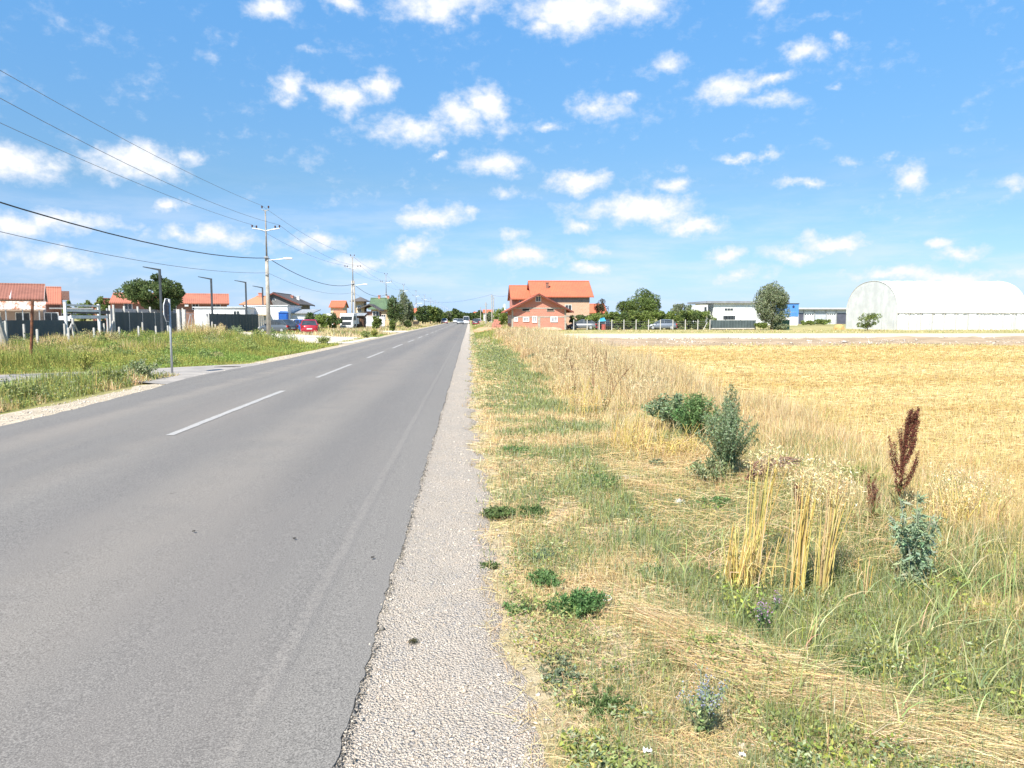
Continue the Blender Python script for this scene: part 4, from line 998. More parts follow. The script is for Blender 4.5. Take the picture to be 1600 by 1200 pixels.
b = MB(); b.prism([(q[0]*.93, cz+(q[1]-cz)*.93) for q in oct_], 'x', -.082, -.076); b.build('sign_face', pm('sign_red', (.45, .03, .03), (.4, .03, .03), 3, .4), pl_)
b = MB(); b.box(-.06, .0, -.05, .05, cz-.16, cz-.13).box(-.06, .0, -.05, .05, cz+.13, cz+.16); b.build('clamp', GALV, e)

# lot lamps
def lot_lamp(px, Y, ptop, lab):
    X_ = PX(px, Y); zt = PZ(px, ptop, Y)
    e = empty('lot_lamp', (X_, Y, -.05), 0, lab, 'street lamp', 'dark angular lamps along the lot fence')
    MB().box(-.08, .08, -.08, .08, 0, zt-.02).build('post', DARKM, e)
    b = MB(); b.add([(-.08, -.09, zt-.15), (-.08, .09, zt-.15), (-.08, .09, zt), (-.08, -.09, zt), (-1.3, -.09, zt+.12), (-1.3, .09, zt+.12), (-1.3, .09, zt+.19), (-1.3, -.09, zt+.19)],
                    [(0, 1, 2, 3), (7, 6, 5, 4), (0, 4, 5, 1), (2, 6, 7, 3), (1, 5, 6, 2), (0, 3, 7, 4)]); a = b.build('arm', DARKM, e)
    b = MB(); b.add([(-.7, -.07, zt-.035), (-.7, .07, zt-.035), (-1.25, .07, zt+.095), (-1.25, -.07, zt+.095)], [(0, 1, 2, 3)]); b.build('lens', GLASS, a)
lot_lamp(252.5, 62.5, 419, 'nearest and tallest of the dark angular lamps, by the walnut tree')
lot_lamp(332, 79, 434, 'second dark angular lamp from the left, beside the orange roofed long house')
lot_lamp(385.5, 92, 439.5, 'third dark angular lamp from the left, before the low orange roofed house')
lot_lamp(411.5, 101, 448, 'farthest dark angular lamp, close left of the first utility pole')

# ------------------------------------------------------------------ utility poles and lines
def util_pole(x, y, Hh, lab, lamp=True, aframe=False, sign=False):
    e = empty('utility_pole', (x, y, -.05), 0, lab, 'utility pole', 'concrete utility poles along the left verge')
    k = 6.4
    b = MB()
    if aframe: b.tube([(-.28, 0, -.1), (-.12, 0, k+.4)], [.13, .1], 8); b.tube([(.28, 0, -.1), (.12, 0, k+.4)], [.13, .1], 8)
    else: b.tube([(0, 0, -.1), (0, 0, k)], [.19, .125], 10)
    b.build('pole', CONC, e, True)
    b = MB(); b.tube([(0, 0, k-.2), (0, 0, Hh-.3)], [.075, .05], 8); b.tube([(0, 0, k-.3), (0, 0, k+.1)], .14, 8); b.build('upper_mast', pm('grey_mast', (.30, .28, .25), (.22, .2, .18), 3, .8), e, True)
    ar = MB(); z = Hh-1.8
    ar.tube([(-1.05, 0, z+.08), (-.5, 0, z), (0, 0, z-.12), (.5, 0, z), (1.05, 0, z+.08)], .045, 6); ar.tube([(-.28, 0, Hh-.25), (0, 0, Hh-.38), (.28, 0, Hh-.25)], .035, 5)
    a = ar.build('crossarm', GALV, e)
    for (ix, iz) in ((-1.05, z+.12), (-.72, z+.08), (.72, z+.08), (1.05, z+.12), (-.25, Hh-.2), (.25, Hh-.2)):
        q = MB().tube([(ix, 0, iz), (ix, 0, iz+.06), (ix, 0, iz+.08), (ix, 0, iz+.2), (ix, 0, iz+.23)], [.02, .03, .07, .06, .02], 8); q.build('insulator', CERAM, a)
    if lamp:
        q = MB().tube([(0, -.1, 6.15), (.8, -.2, 6.22), (1.35, -.25, 6.27)], .03, 6); la = q.build('lamp_arm', GALV, e)
        q = MB(); q.ball((1.7, -.28, 6.3), .42, .14, .09, 10, 6); q.build('lamp_head', WHITE, la, True)
    q = MB(); q.box(-.16, .16, -.2, -.1, 6.3, 6.45); q.tube([(0, -.05, k-1.4), (0, -.05, k-1.3)], .16, 8); q.build('bracket', GALV, e)
    if sign:
        q = MB().box(-.42, .42, -.24, -.2, .1, 1.7); s_ = q.build('notice_board', WHITE, e)
        q = MB()
        for j in range(3): q.prism([(.18*math.cos(t_)-.0, .5+j*.42+.1*math.sin(t_)) for t_ in np.linspace(0, 6.2, 8)], 'y', -.25, -.241)
        q.build('dark_mark', DARKM, s_)
    return e
poles = [(-16.3, 15.2, 10.9)]
pp = [(419.5, 59.5, 322), (552.5, 104, 398), (604, 148, 427)]
for px_w, Y, pt in pp: poles.append((PX(px_w, Y), Y, PZ(px_w, pt, Y)+.05))
for i in range(10):
    Y = 192+44*i; poles.append((-16.9, Y, 10.4))
plab = ['utility pole nearest the viewer with a white lamp, standing in the weeds', 'second utility pole from the left, double legged with a white board at its base', 'third utility pole from the left, in front of the green roofed house']
for i, (x, y, Hh) in enumerate(poles):
    if i == 0:
        util_pole(x, y, Hh, 'concrete utility pole outside the left edge that carries the wires overhead', True); continue
    lab = plab[i-1] if i <= 3 else f'{ordn[i-1]} utility pole from the left along the road, getting small in the distance'
    util_pole(x, y, Hh, lab, i in (1, 2, 5), i == 2, i == 2)
def span(b, p, q, sag, rad, n=14):
    p = Vector(p); q = Vector(q)
    b.tube([p.lerp(q, t_/n)-Vector((0, 0, sag*4*(t_/n)*(1-t_/n))) for t_ in range(n+1)], rad, 5, False)
def line_along(name, label, dx, zf, sag, rad, mat, cat='power line', upto=8):
    b = MB()
    for (a, c_) in zip(poles[:upto], poles[1:upto+1]):
        span(b, (a[0]+dx, a[1], zf(a[2])), (c_[0]+dx, c_[1], zf(c_[2])), sag*(math.dist(a[:2], c_[:2])/44)**2, rad)
    o_ = b.build(name, mat); return tag(o_, label, cat)
line_along('power_line', 'thin overhead wire on the left top insulator, highest of the wires', -.25, lambda H_: H_-.02, .55, .011, WIRE_A)
line_along('power_line', 'thin overhead wire on the outer left end of the crossarms', -1.05, lambda H_: H_-1.5, .55, .011, WIRE_A)
line_along('power_line', 'thin overhead wire on the outer right end of the crossarms', 1.05, lambda H_: H_-1.5, .8, .011, WIRE_A)
line_along('thick_cable', 'thick black cable sagging below the crossarms from pole to pole', .1, lambda H_: 6.3, .95, .028, WIRE, 'cable')
line_along('telephone_cable', 'thin low telephone cable, lowest of the lines on the poles', .05, lambda H_: 5.15, .75, .012, WIRE_A, 'cable')

# right side poles far away
rp = [(768.7, 175, 460), (771.5, 215, 464), (759.3, 150, 472), (751, 250, 479.5), (779.5, 260, 480)]
rlab = ['tallest far pole on the right of the road, left of the brick house', 'far pole just behind the tallest one on the right of the road', 'shorter slim pole at the right verge before the green bush', 'far lamp pole on the right of the road nearest the vanishing point', 'thin pole rising above the green bush left of the brick house']
for (px_w, Y, pt), lab in zip(rp, rlab):
    e = empty('far_pole', (PX(px_w, Y), Y, -.05), 0, lab, 'utility pole'); zt = PZ(px_w, pt, Y)
    MB().tube([(0, 0, 0), (0, 0, zt)], [.17, .1], 8).build('pole', CONC, e)
    MB().box(-.5, .5, -.05, .05, zt-.5, zt-.4).build('crossarm', GALV, e)
b = MB(); a = poles[5]; q = (PX(768.7, 175), 175, 7.2); span(b, (a[0], a[1], 7.5), q, 1.4, .02); span(b, (PX(768.7, 175), 175, 7.0), (PX(834, 116), 116, 6.6), .8, .02)
tag(b.build('crossing_cable', WIRE), 'dark cable crossing high over the road in the distance to the brick house', 'cable')
# ------------------------------------------------------------------ houses further along the left side
Y0 = 175.; x0 = PX(517, Y0); h = empty('far_house', (x0, Y0, -.05), 0, 'pink orange two storey house with red roof above the dark hedge beyond the red car', 'house')
w_ = PX(536, Y0)-x0; ev = PZ(525, 479, Y0); rg = PZ(525, 471, Y0+3); wall_mesh(w_, 6, ev, rg, 'x', PLAST_C, h); gable_roof(w_, 6, ev, rg, 'x', TILE_O, h, .5, .4)
bpart(h, 'side_wing', pm('salmon_render', (.58, .27, .17), (.5, .24, .15), 1, .9), (w_*.3, w_+1.0, -1.5, -.01, 0, ev-.9)); window(h, 1, ev-1.2, .8, .8, at_=0.0); bpart(h, 'annexe', PLAST_W, (-1.5, w_*.28, -1.2, -.01, 0, ev-1.6))
Y0 = 118.; x0 = PX(554, Y0); x1 = PX(569, Y0)
h = empty('tower_house', (x0, Y0, -.05), 0, 'cream house with tower and dark overhanging roofs behind the second pole', 'house')
zt = PZ(560, 470.5, Y0); w_ = x1-x0
bpart(h, 'tower', PLAST_C, (0, w_, 0, 3, 0, zt)); b = MB(); b.add([(-.7, -.7, zt), (w_+.7, -.7, zt), (w_+.7, 3.7, zt), (-.7, 3.7, zt), (w_/2, 1.5, zt+.75)], [(0, 1, 4), (1, 2, 4), (2, 3, 4), (3, 0, 4), (3, 2, 1, 0)]); b.build('tower_roof', TILE_D, h)
w2 = PX(594, Y0)-x1; b = MB(); z1 = PZ(575, 476, Y0); z0 = PZ(575, 482, Y0); b.prism([(w_-1, z0-.2), (w_+w2*.35, z1), (w_+w2, z0-.35), (w_+w2, z0-.2), (w_+w2*.35, z1+.2), (w_-1, z0)], 'y', -.6, 6); b.build('main_roof', TILE_D, h)
bpart(h, 'wall', BRICK_D, (w_+.003, w_+w2*.8, .3, 6, 0, z0-.4)); b = MB(); window(h, w_+1.8, 2.2, .9, 1.0, at_=.3); window(h, w_/2, zt-1.2, .5, .9); bpart(h, 'balcony', CONC_W, (w_+.5, w_+w2*.7, -.9, .29, 1.9, 2.05))
Y0 = 140.; x0 = PX(580, Y0); x1 = PX(612, Y0); h = empty('green_roofed_house', (x0, Y0, -.05), 0, 'long house with green sheet metal roof behind the second and third poles', 'house')
w_ = x1-x0; ev = PZ(590, 481, Y0); rg = PZ(590, 466.5, Y0+3.5); wall_mesh(w_, 7, ev, rg, 'x', PLAST_C, h); rf = gable_roof(w_, 7, ev, rg, 'x', TILE_G, h, .6, .5, .12); chimney(rf, w_*.3, 3.5, rg-.3, rg+.6, .2); chimney(rf, w_*.75, 3.5, rg-.3, rg+.5, .2)
for i in range(3): window(h, 1+i*1.3, 1.8, .7, .9)
Y0 = 108.; x0 = PX(570, Y0); x1 = PX(601, Y0); e = empty('panel_fence', (x0, Y0, -.05), 0, 'white vertical panel fence between the brown shed and the third pole', 'fence')
bpart(e, 'panel', PANEL_W, (0, x1-x0, 0, .06, .55, 1.85)); bpart(e, 'plinth', CONC, (0, x1-x0, -.03, .09, 0, .55))
Y0 = 102.; x0 = PX(555, Y0); x1 = PX(568, Y0); h = empty('brown_shed', (x0, Y0, -.05), 0, 'small dark brown wooden shed just right of the second pole', 'shed'); w_ = x1-x0; zt = PZ(560, 493, Y0)
bpart(h, 'wall', WOODD, (0, w_, 0, 2.2, 0, zt)); MB().prism([(-.3, zt), (2.5, zt+.35), (2.5, zt+.42), (-.3, zt+.07)], 'x', -.2, w_+.2).build('roof', CORR, h); bpart(h, 'door', pm('door_wood', (.14, .08, .05), None, 3, .8), (w_*.3, w_*.75, -.04, -.003, 0, zt-.35))
for (Y0, p0, p1, pe, pr, lab, wm) in ((205., 640.5, 652.5, 489, 482.5, 'house with salmon orange roof between the trees left of the road', PLAST_C), (300., 756, 769, 488.5, 484.5, 'pale house with pink roof among the far trees right of the road', PLAST_W), (420., 699, 712, 490, 486.8, 'tiny far house at the left side of the vanishing point', PLAST_C), (460., 741, 752, 491, 487.5, 'tiny far house with brown roof at the right side of the vanishing point', PLAST_W)):
    x0 = PX(p0, Y0); w_ = PX(p1, Y0)-x0; h = empty('far_house', (x0, Y0, -.05), 0, lab, 'house'); ev = PZ(p0, pe, Y0); rg = PZ(p0, pr, Y0+3)
    wall_mesh(w_, 7, ev, rg, 'x', wm, h); gable_roof(w_, 7, ev, rg, 'x', TILE_O, h, .5, .4); window(h, w_*.3, 1.7, .9, 1); window(h, w_*.7, 1.7, .9, 1)

# ------------------------------------------------------------------ trees
def crown(soup, cx, cy, z0, z1, rx, n, size, cols, shape='round', clumps=40, ry=None, drop=.0, dens=1.0):
    ry = ry or rx; Hc = z1-z0; C = []; 
    while len(C) < clumps:
        u = RNG.uniform(-1, 1, 3); rr = np.linalg.norm(u)
        if rr > 1 or rr < .35: continue
        if shape == 'poplar':
            t_ = (u[2]+1)/2; prof = np.sin(np.pi*min(1, t_*.9+.12))**.75
            if np.hypot(u[0], u[1]) > prof: continue
        if shape == 'box': u = np.array([RNG.uniform(-1, 1), RNG.uniform(-1, 1), RNG.uniform(-1, 1)])
        C.append(u)
    C = np.array(C); k = RNG.integers(0, clumps, n)
    cr = RNG.uniform(.13, .30, clumps)*(1.0 if shape != 'box' else .9); dirs = unit(RNG.normal(0, 1, (n, 3)))
    rad = RNG.uniform(.35, 1, n)**.4
    U = C[k]*.86+dirs*(cr[k]*rad)[:, None]
    P = np.stack([cx+U[:, 0]*rx, cy+U[:, 1]*ry, z0+Hc/2+U[:, 2]*Hc/2], 1)
    P = P[P[:, 2] > z0*.6]; n = len(P); k = k[:n]
    cc = RNG.normal(1, .16, clumps)[k][:, None]
    base = np.asarray(cols)[RNG.integers(0, len(cols), n)]
    A = unit(dirs[:n]*.8+RNG.normal(0, .8, (n, 3))+np.array([0, 0, -drop])); S = RNG.normal(0, 1, (n, 3))
    sz = size*RNG.uniform(.6, 1.3, n)
    soup.leaves(P, A, S, sz, sz*.62, colvar(base, n, .14, .05)*cc)
    return C*np.array([rx, ry, Hc/2])+np.array([cx, cy, z0+Hc/2])
GR = [(.125, .185, .042), (.165, .225, .055), (.10, .15, .038), (.205, .255, .075)]
GRD = [(.075, .12, .042), (.10, .15, .052), (.06, .10, .038)]
GRL = [(.19, .26, .06), (.23, .29, .085), (.15, .215, .05)]
GRG = [(.17, .215, .115), (.22, .26, .155), (.12, .16, .085), (.29, .32, .22)]
def tree(x, y, z0, z1, rx, n, size, cols, lab, shape='round', clumps=40, tr=.14, name='tree', cat='tree', ry=None, group=None, bark=None):
    e = empty(name, (x, y, -.05), 0, lab, cat, group)
    s_ = Soup(); Cc = crown(s_, 0, 0, z0, z1, rx, n, size, cols, shape, clumps, ry); s_.build('crown' if cat == 'tree' else 'foliage', LEAF, e)
    rnd = random.Random(int(x*7+y)); fork = z0+(z1-z0)*.15; top = (z1-z0)*.55+z0
    MB().tube([(0, 0, -.1), (rnd.uniform(-.05, .05), 0, fork*.6), (rnd.uniform(-.1, .1), 0, fork), (rnd.uniform(-.15, .15), 0, top), (0, 0, z0+(z1-z0)*.85)], [tr*1.3, tr, tr*.85, tr*.5, tr*.15], 8).build('trunk' if cat == 'tree' else 'stem', bark or BARK, e, True)
    if cat == 'tree':
        for c_ in Cc[:7]:
            mid = (c_[0]*.4, c_[1]*.4, max(fork*.8, (c_[2]+fork)*.45))
            MB().tube([(0, 0, fork*.75), mid, tuple(c_)], [tr*.55, tr*.35, tr*.12], 6).build('limb', bark or BARK, e, True)
    return e
# left
tree(PX(241, 78), 78, 2.3, PZ(240, 428, 78), 3.15, 24000, .2, GRD, 'large round walnut tree behind the nearest dark angular lamp', clumps=60, tr=.2, name='walnut_tree')
for px_w, Y, pt, wpx, lab in ((105, 150, 468, 16, 'small distant green tree just right of the small orange roofed house on the left'), (133, 150, 466, 24, 'broad distant green tree above the white gate portal'), (162, 140, 461, 20, 'distant green tree left of the long orange roofed house')):
    tree(PX(px_w, Y), Y, .8, PZ(px_w, pt, Y), wpx/2*Y/1150*1.15, 3000, .3, GR, lab, clumps=22)
def bush(px, Y, pt, wpx, lab, cols=GR, n=4000, size=.16, shape='round', z0=.15, name='bush', clumps=24, cat='bush', group=None):
    return tree(PX(px, Y), Y, z0, PZ(px, pt, Y), wpx/2*Y/1150, n, size, cols, lab, shape, clumps, .03, name, cat, group=group)
bush(487, 98, 488, 26, 'dark leafy bush right behind the black car', GRD); bush(505, 97, 488, 26, 'bright green bush between the red car and the white lorry', GRL); bush(521, 99, 489, 26, 'dark hedge bush touching the left side of the white lorry', GRD)
bush(588, 98, 492, 16, 'green bush in front of the white panel fence', GR)
tree(PX(617, 128), 128, .3, PZ(617, 456, 128), 1.5, 6000, .2, GRD, 'tall dark vine covered tree between the third and fourth poles', 'poplar', 40)
tree(PX(631, 135), 135, .3, PZ(630, 447, 135), 1.5, 7000, .2, GRG, 'tallest grey green tree with bare climbing stems beside the fourth pole', 'poplar', 44)
tree(PX(641, 140), 140, .3, PZ(641, 466, 140), .9, 3000, .2, GRD, 'narrow dark tree at the right edge of the vine covered pair', 'poplar', 24)
bush(613, 92, 499, 10, 'low round green bush at the foot of the third pole', GR)
bush(637, 118, 500, 14, 'dark low shrub below the vine covered trees', GRD)
i = 0
for px_w, Y, pt, wpx, c_ in ((660, 175, 478, 22, GRD), (672, 190, 476, 20, GR), (683, 215, 481, 18, GRD), (690, 240, 484, 16, GR), (697, 270, 485, 15, GRG), (704, 300, 486, 14, GR), (711, 340, 483, 12, GRD), (716, 400, 486, 12, GRD), (721, 520, 489, 12, GRD), (738, 540, 489, 14, GRD), (745, 460, 489, 12, GRD), (752, 380, 486, 14, GRD), (760, 330, 490, 14, GR), (766, 280, 489, 12, GRG), (730, 700, 490, 10, GRD), (742, 620, 488, 10, GRD)):
    side = 'left' if px_w < 735 else 'right'; i += 1
    tree(PX(px_w, Y), Y, .5, PZ(px_w, pt, Y), wpx/2*Y/1150*1.2, 2600, .0022*Y+.05, c_, f'{ordn[i-1]} of the distant roadside trees counted from the left, on the {side} of the road', clumps=22, group='distant roadside trees')
# right
tree(PX(783, 118), 118, .2, PZ(783, 479, 118), 1.7, 5500, .17, GRL, 'bright green bushy tree left of the brick gable house', clumps=36)
tree(PX(940, 118), 118, .9, PZ(940, 466, 118), 1.35, 2800, .17, [(.05, .05, .03), (.07, .075, .04), (.045, .035, .03)], 'dark purplish plum tree right of the tall brick house', clumps=26, name='plum_tree')
tree(PX(1002, 128), 128, .4, PZ(1002, 452.5, 128), 4.2, 22000, .22, GR[:1]+GRD[:2]+GR[2:3], 'big round green tree rising behind the middle of the hedge', clumps=60, tr=.2)
tree(PX(1066, 150), 150, 1.0, PZ(1066, 471, 150), 2.3, 5000, .24, GRG, 'greyish tree rising behind the right half of the hedge', clumps=34)
tree(PX(1090, 140), 140, 1.0, PZ(1090, 482, 140), 2.0, 3500, .24, GR, 'low green tree top behind the right end of the hedge', clumps=30)
tree(PX(1206, 100), 100, .25, PZ(1206, 430, 100), 2.6, 26000, .17, GRG, 'tall silvery green poplar standing before the white and blue buildings', 'poplar', 90, .16, name='poplar_tree', ry=2.2)
bush(1189, 99, 503, 22, 'small green bush at the left foot of the tall poplar', GR); bush(1222, 99, 505, 20, 'small dull bush at the right foot of the tall poplar', GRG)
bush(1283, 165, 497, 34, 'low wide green bush before the grey warehouse', GR, 2500, .25); bush(1262, 165, 501, 26, 'low green shrubs at the left end of the grey warehouse', GR, 1800, .25)
e = tree(PX(1356, 91), 91, .35, PZ(1356, 485, 91), 1.6, 2400, .15, GR, 'small sparse wind blown tree before the left end of the white dome', 'round', 22, .05)
hd = [(907, 104, 494, 26, GRD, 'dark round bush at the left end of the hedge'), (925, 103, 491, 28, GRL, 'yellowish green bush second in the hedge, behind the blue thing'), (944, 104, 490, 28, GR, 'third bush of the hedge below the plum tree'),
      (964, 104, 487.5, 30, GR, 'fourth bush of the hedge under the left edge of the big tree'), (983, 104, 488, 30, GRD, 'fifth bush of the hedge, dark, under the big tree'), (1003, 104, 487, 30, GR, 'sixth bush of the hedge, in the middle under the big tree'),
      (1022, 104, 488, 30, GRL, 'seventh bush of the hedge, lighter green, under the right side of the big tree'), (1042, 104, 488, 30, GR, 'eighth bush of the hedge between the big tree and the grey one'), (1060, 104, 486, 30, GR, 'ninth bush of the hedge in front of the greyish tree'),
      (1079, 104, 487, 32, GRD, 'tenth bush of the hedge, dark, right of the greyish tree'), (1097, 104, 488, 28, GR, 'last bush of the hedge touching the white annexe')]
for px_w, Y, pt, wpx, c_, lab in hd: bush(px_w, Y, pt-2, wpx*1.35, lab, c_, 5200, .19, 'box', -.1, clumps=46, name='hedge_bush', group='bushes of the hedge')
# far wood
s_ = Soup(); n = 60000; X = RNG.uniform(-2600, 2600, n); Y = 1500+RNG.uniform(-60, 60, n); hh = 5+7*fbm(X, 0*X, 60, 140); Z = hh*RNG.random(n)**.7
s_.leaves(np.stack([X, Y, Z], 1), rdir(n), rdir(n), RNG.uniform(2, 5, n), RNG.uniform(2, 4, n), colvar([(.06, .09, .05)], n, .25).reshape(n, 3) if False else colvar((.07, .10, .06), n, .25))
tag(s_.build('far_wood', LEAF), 'low dark strip of distant woods along the horizon', 'woods', None, 'stuff')

# ------------------------------------------------------------------ vehicles
TYRE = pm('tyre', (.02, .02, .02), (.03, .03, .03), 4, .9); LAMPR = pm('tail_lamp', (.40, .02, .02), (.3, .02, .02), 4, .3); CHROME = pm('headlamp', (.6, .6, .6), None, 4, .2, 0, .3)
def car(lab, x, y, rz, body, L=4.1, W=1.7, H=1.42, kind='hatch', group=None):
    """nose towards +y before rotation"""
    e = empty('car', (x, y, -.02), rz, lab, 'car', group)
    k = {'hatch': dict(bel=.92, rr=-.47, rb=-.30, rf=.10, wf=.27), 'sedan': dict(bel=.92, rr=-.38, rb=-.20, rf=.10, wf=.26), 'van': dict(bel=1.05, rr=-.495, rb=-.47, rf=.24, wf=.34)}[kind]
    paint_ = pm('car_paint_%s' % '_'.join('%02d' % int(c*99) for c in body), body, tuple(c*.93 for c in body), 2, .3, 0, .1, .6)
    st = [(-.5, .34, .70, .80), (-.485, .26, .86, .9), (-.44, .22, k['bel']-.01, .97), (-.3, .2, k['bel'], 1), (-.1, .18, k['bel']-.01, 1), (.15, .18, k['bel']-.02, 1), (.27, .2, k['bel']-.05, .99), (.40, .22, k['bel']-.17, .95), (.47, .24, k['bel']-.28, .88), (.5, .32, .52, .76)]
    vs = []; fs = []
    for (u, zb, zt_, wf) in st:
        hw = W/2*wf; vs += [(-hw*.9, u*L, zb), (-hw, u*L, zb+.16), (-hw, u*L, (zb+zt_)/2+.04), (-hw*.93, u*L, zt_), (0, u*L, zt_+.04), (hw*.93, u*L, zt_), (hw, u*L, (zb+zt_)/2+.04), (hw, u*L, zb+.16), (hw*.9, u*L, zb)]
    n = 9
    for i in range(len(st)-1):
        for j in range(n): a = i*n+j; c_ = i*n+(j+1) % n; fs.append((a, c_, c_+n, a+n))
    fs += [tuple(range(n)), tuple(range((len(st)-1)*n, len(st)*n))[::-1]]
    bd = MB().add(vs, fs).build('body', paint_, e, True)
    hb, ht = W/2*.92, W/2*.74; zb = k['bel']-.02; pts = [(k['rr'], zb), (k['rb'], H-.05), (k['rf']-.07, H-.03), (k['wf']+.03, zb-.04)]
    b = MB(); vs = []
    for s__ in (-1, 1):
        for (u, z) in pts: vs.append((s__*(hb if z < H-.3 else ht), u*L, z))
    b.add(vs, [(0, 1, 2, 3), (7, 6, 5, 4), (0, 4, 5, 1), (1, 5, 6, 2), (2, 6, 7, 3), (3, 7, 4, 0)]); b.build('windows', GLASS, bd)
    b = MB(); u0, u1 = k['rb']*L, (k['rf']-.07)*L
    b.add([(-ht-.01, u0-.05, H-.06), (ht+.01, u0-.05, H-.06), (ht+.01, u1+.08, H-.05), (-ht-.01, u1+.08, H-.05), (-ht*.85, u0+.1, H+.02), (ht*.85, u0+.1, H+.02), (ht*.85, u1-.08, H+.02), (-ht*.85, u1-.08, H+.02)],
          [(0, 1, 2, 3), (4, 5, 6, 7), (0, 1, 5, 4), (1, 2, 6, 5), (2, 3, 7, 6), (3, 0, 4, 7)]); b.build('roof', paint_, bd)
    b = MB()
    for s__ in (-1, 1):
        for (p0, p1) in ((pts[0], pts[1]), (pts[3], pts[2]), ((-.08, zb), (-.07, H-.04))):
            b.tube([(s__*(hb+.005), p0[0]*L, p0[1]), (s__*(ht+.005), p1[0]*L, p1[1])], .035, 5)
    b.build('pillars', paint_, bd)
    for s__ in (-1, 1):
        for u in (-.31, .31):
            w_ = MB().tube([(s__*(W/2-.19), u*L, .31), (s__*(W/2-.01), u*L, .31)], .31, 14).build('wheel', TYRE, e)
            MB().tube([(s__*(W/2-.05), u*L, .31), (s__*(W/2+.004), u*L, .31)], .19, 10).build('rim', GALV, w_)
        bpart(bd, 'tail_light', LAMPR, (s__*W/2*.80-.13, s__*W/2*.80+.13, -.5*L-.005, -.46*L, .66, .86) if kind != 'van' else (s__*W/2*.86-.07, s__*W/2*.86+.07, -.5*L-.005, -.46*L, .7, 1.1))
        bpart(bd, 'headlight', CHROME, (s__*W/2*.68-.16, s__*W/2*.68+.16, .44*L, .494*L, .52, .66))
        bpart(bd, 'mirror', paint_, (s__*(W/2+.05)-.08, s__*(W/2+.05)+.08, .2*L, .2*L+.12, zb, zb+.13))
    bpart(bd, 'number_plate', WHITE, (-.26, .26, -.5*L-.015, -.5*L+.01, .5, .61)); bpart(bd, 'bumper', pm('bumper_%s' % kind, tuple(c*.8 for c in body), None, 3, .5), (-W*.44, W*.44, -.5*L-.03, -.47*L, .3, .46))
    return e
car('red hatchback parked on the pale gravel right of the first utility pole', PX(475, 74), 76.2, R(13), (.42, .03, .05), 3.9, 1.68, 1.45)
car('black car parked just behind the red hatchback', PX(482, 84), 85, R(10), (.02, .02, .025), 4.3, 1.75, 1.48)
car('dark grey estate car parked left of the red hatchback behind the pole', PX(432, 80), 80.5, R(60), (.08, .095, .11), 4.3, 1.75, 1.45, 'hatch')
car('blue car half hidden between the first pole and the red hatchback', PX(449, 78), 84, R(35), (.02, .10, .36), 3.9, 1.65, 1.45)
car('small white car parked beyond the gravel, between blue car and low shed', PX(460, 93), 93.5, R(30), (.6, .6, .6), 3.9, 1.65, 1.45)
car('white van driving away at the far end of the road in the right lane', PX(728.5, 205), 207, 0, (.72, .72, .74), 5.0, 1.9, 2.1, 'van')
car('grey car coming along the road just left of the far white van', PX(719, 190), 192, R(180), (.22, .24, .26), 4.2, 1.75, 1.45, 'sedan')
car('silver car far off behind the oncoming grey car', PX(712, 240), 242, R(180), (.55, .56, .58), 4.2, 1.75, 1.45)
car('white parked car at the left roadside far ahead beneath the trees', PX(694, 215), 217, R(5), (.66, .66, .66), 4.2, 1.75, 1.45)
car('dark parked car at the right roadside far ahead', PX(743.5, 170), 172, R(0), (.06, .065, .075), 4.2, 1.75, 1.45)
car('white parked car behind the dark one at the right roadside far ahead', PX(747, 205), 207, R(0), (.6, .6, .6), 4.2, 1.75, 1.45)
car('grey car parked behind the post fence at the left end of the hedge', PX(910, 102.5), 102.5, R(75), (.13, .14, .155), 4.1, 1.7, 1.42)
car('dark car parked under the hedge right of the blue barrel', PX(948, 102.8), 102.8, R(-60), (.03, .03, .035), 4.1, 1.7, 1.42)
car('blue grey car parked under the hedge near its middle', PX(1034, 102.8), 102.8, R(80), (.14, .165, .21), 4.1, 1.7, 1.42)
# lorry
Y0 = 100.; e = empty('white_lorry', (PX(541, Y0), Y0, -.02), R(-12), 'white lorry cab parked left of the second utility pole', 'lorry')
b = MB(); b.prism([(-.0, .55), (.0, 1.5), (.25, 2.45), (.4, 2.62), (1.75, 2.62), (1.75, .55)], 'x', -1.15, 1.15); cb = b.build('cab', WHITE, e, bevel=.04)
bpart(cb, 'windscreen', GLASS, (-.95, .95, -.0, .16, 1.55, 2.15)); bpart(cb, 'side_window', GLASS, (-1.17, -1.151, .35, 1.2, 1.55, 2.2)); bpart(cb, 'side_window', GLASS, (1.151, 1.17, .35, 1.2, 1.55, 2.2))
bpart(cb, 'grille', DARKM, (-.8, .8, -.03, -.002, .8, 1.3)); bpart(cb, 'bumper', GALV, (-1.15, 1.15, -.12, -.005, .35, .62))
for s__ in (-.9, .9): bpart(cb, 'headlight', CHROME, (s__-.14, s__+.14, -.15, -.121, .42, .58)); bpart(cb, 'mirror', DARKM, (s__*1.45-.06, s__*1.45+.06, -.05, .05, 1.6, 2.1))
e.scale = (.82, .82, .86)
bpart(e, 'chassis', DARKM, (-.45, .45, 1.76, 6.0, .6, .85)); bpart(e, 'tipper', PANEL_W, (-1.2, 1.2, 2.1, 6.2, .95, 1.9))
for s__ in (-1.02, 1.02):
    for yv in (.9, 4.2, 5.4): wv_ = MB().tube([(s__-.14, yv, .5), (s__+.14, yv, .5)], .5, 14).build('wheel', TYRE, e); MB().tube([(s__-.15, yv, .5), (s__+.15, yv, .5)], .25, 10).build('rim', GALV, wv_)
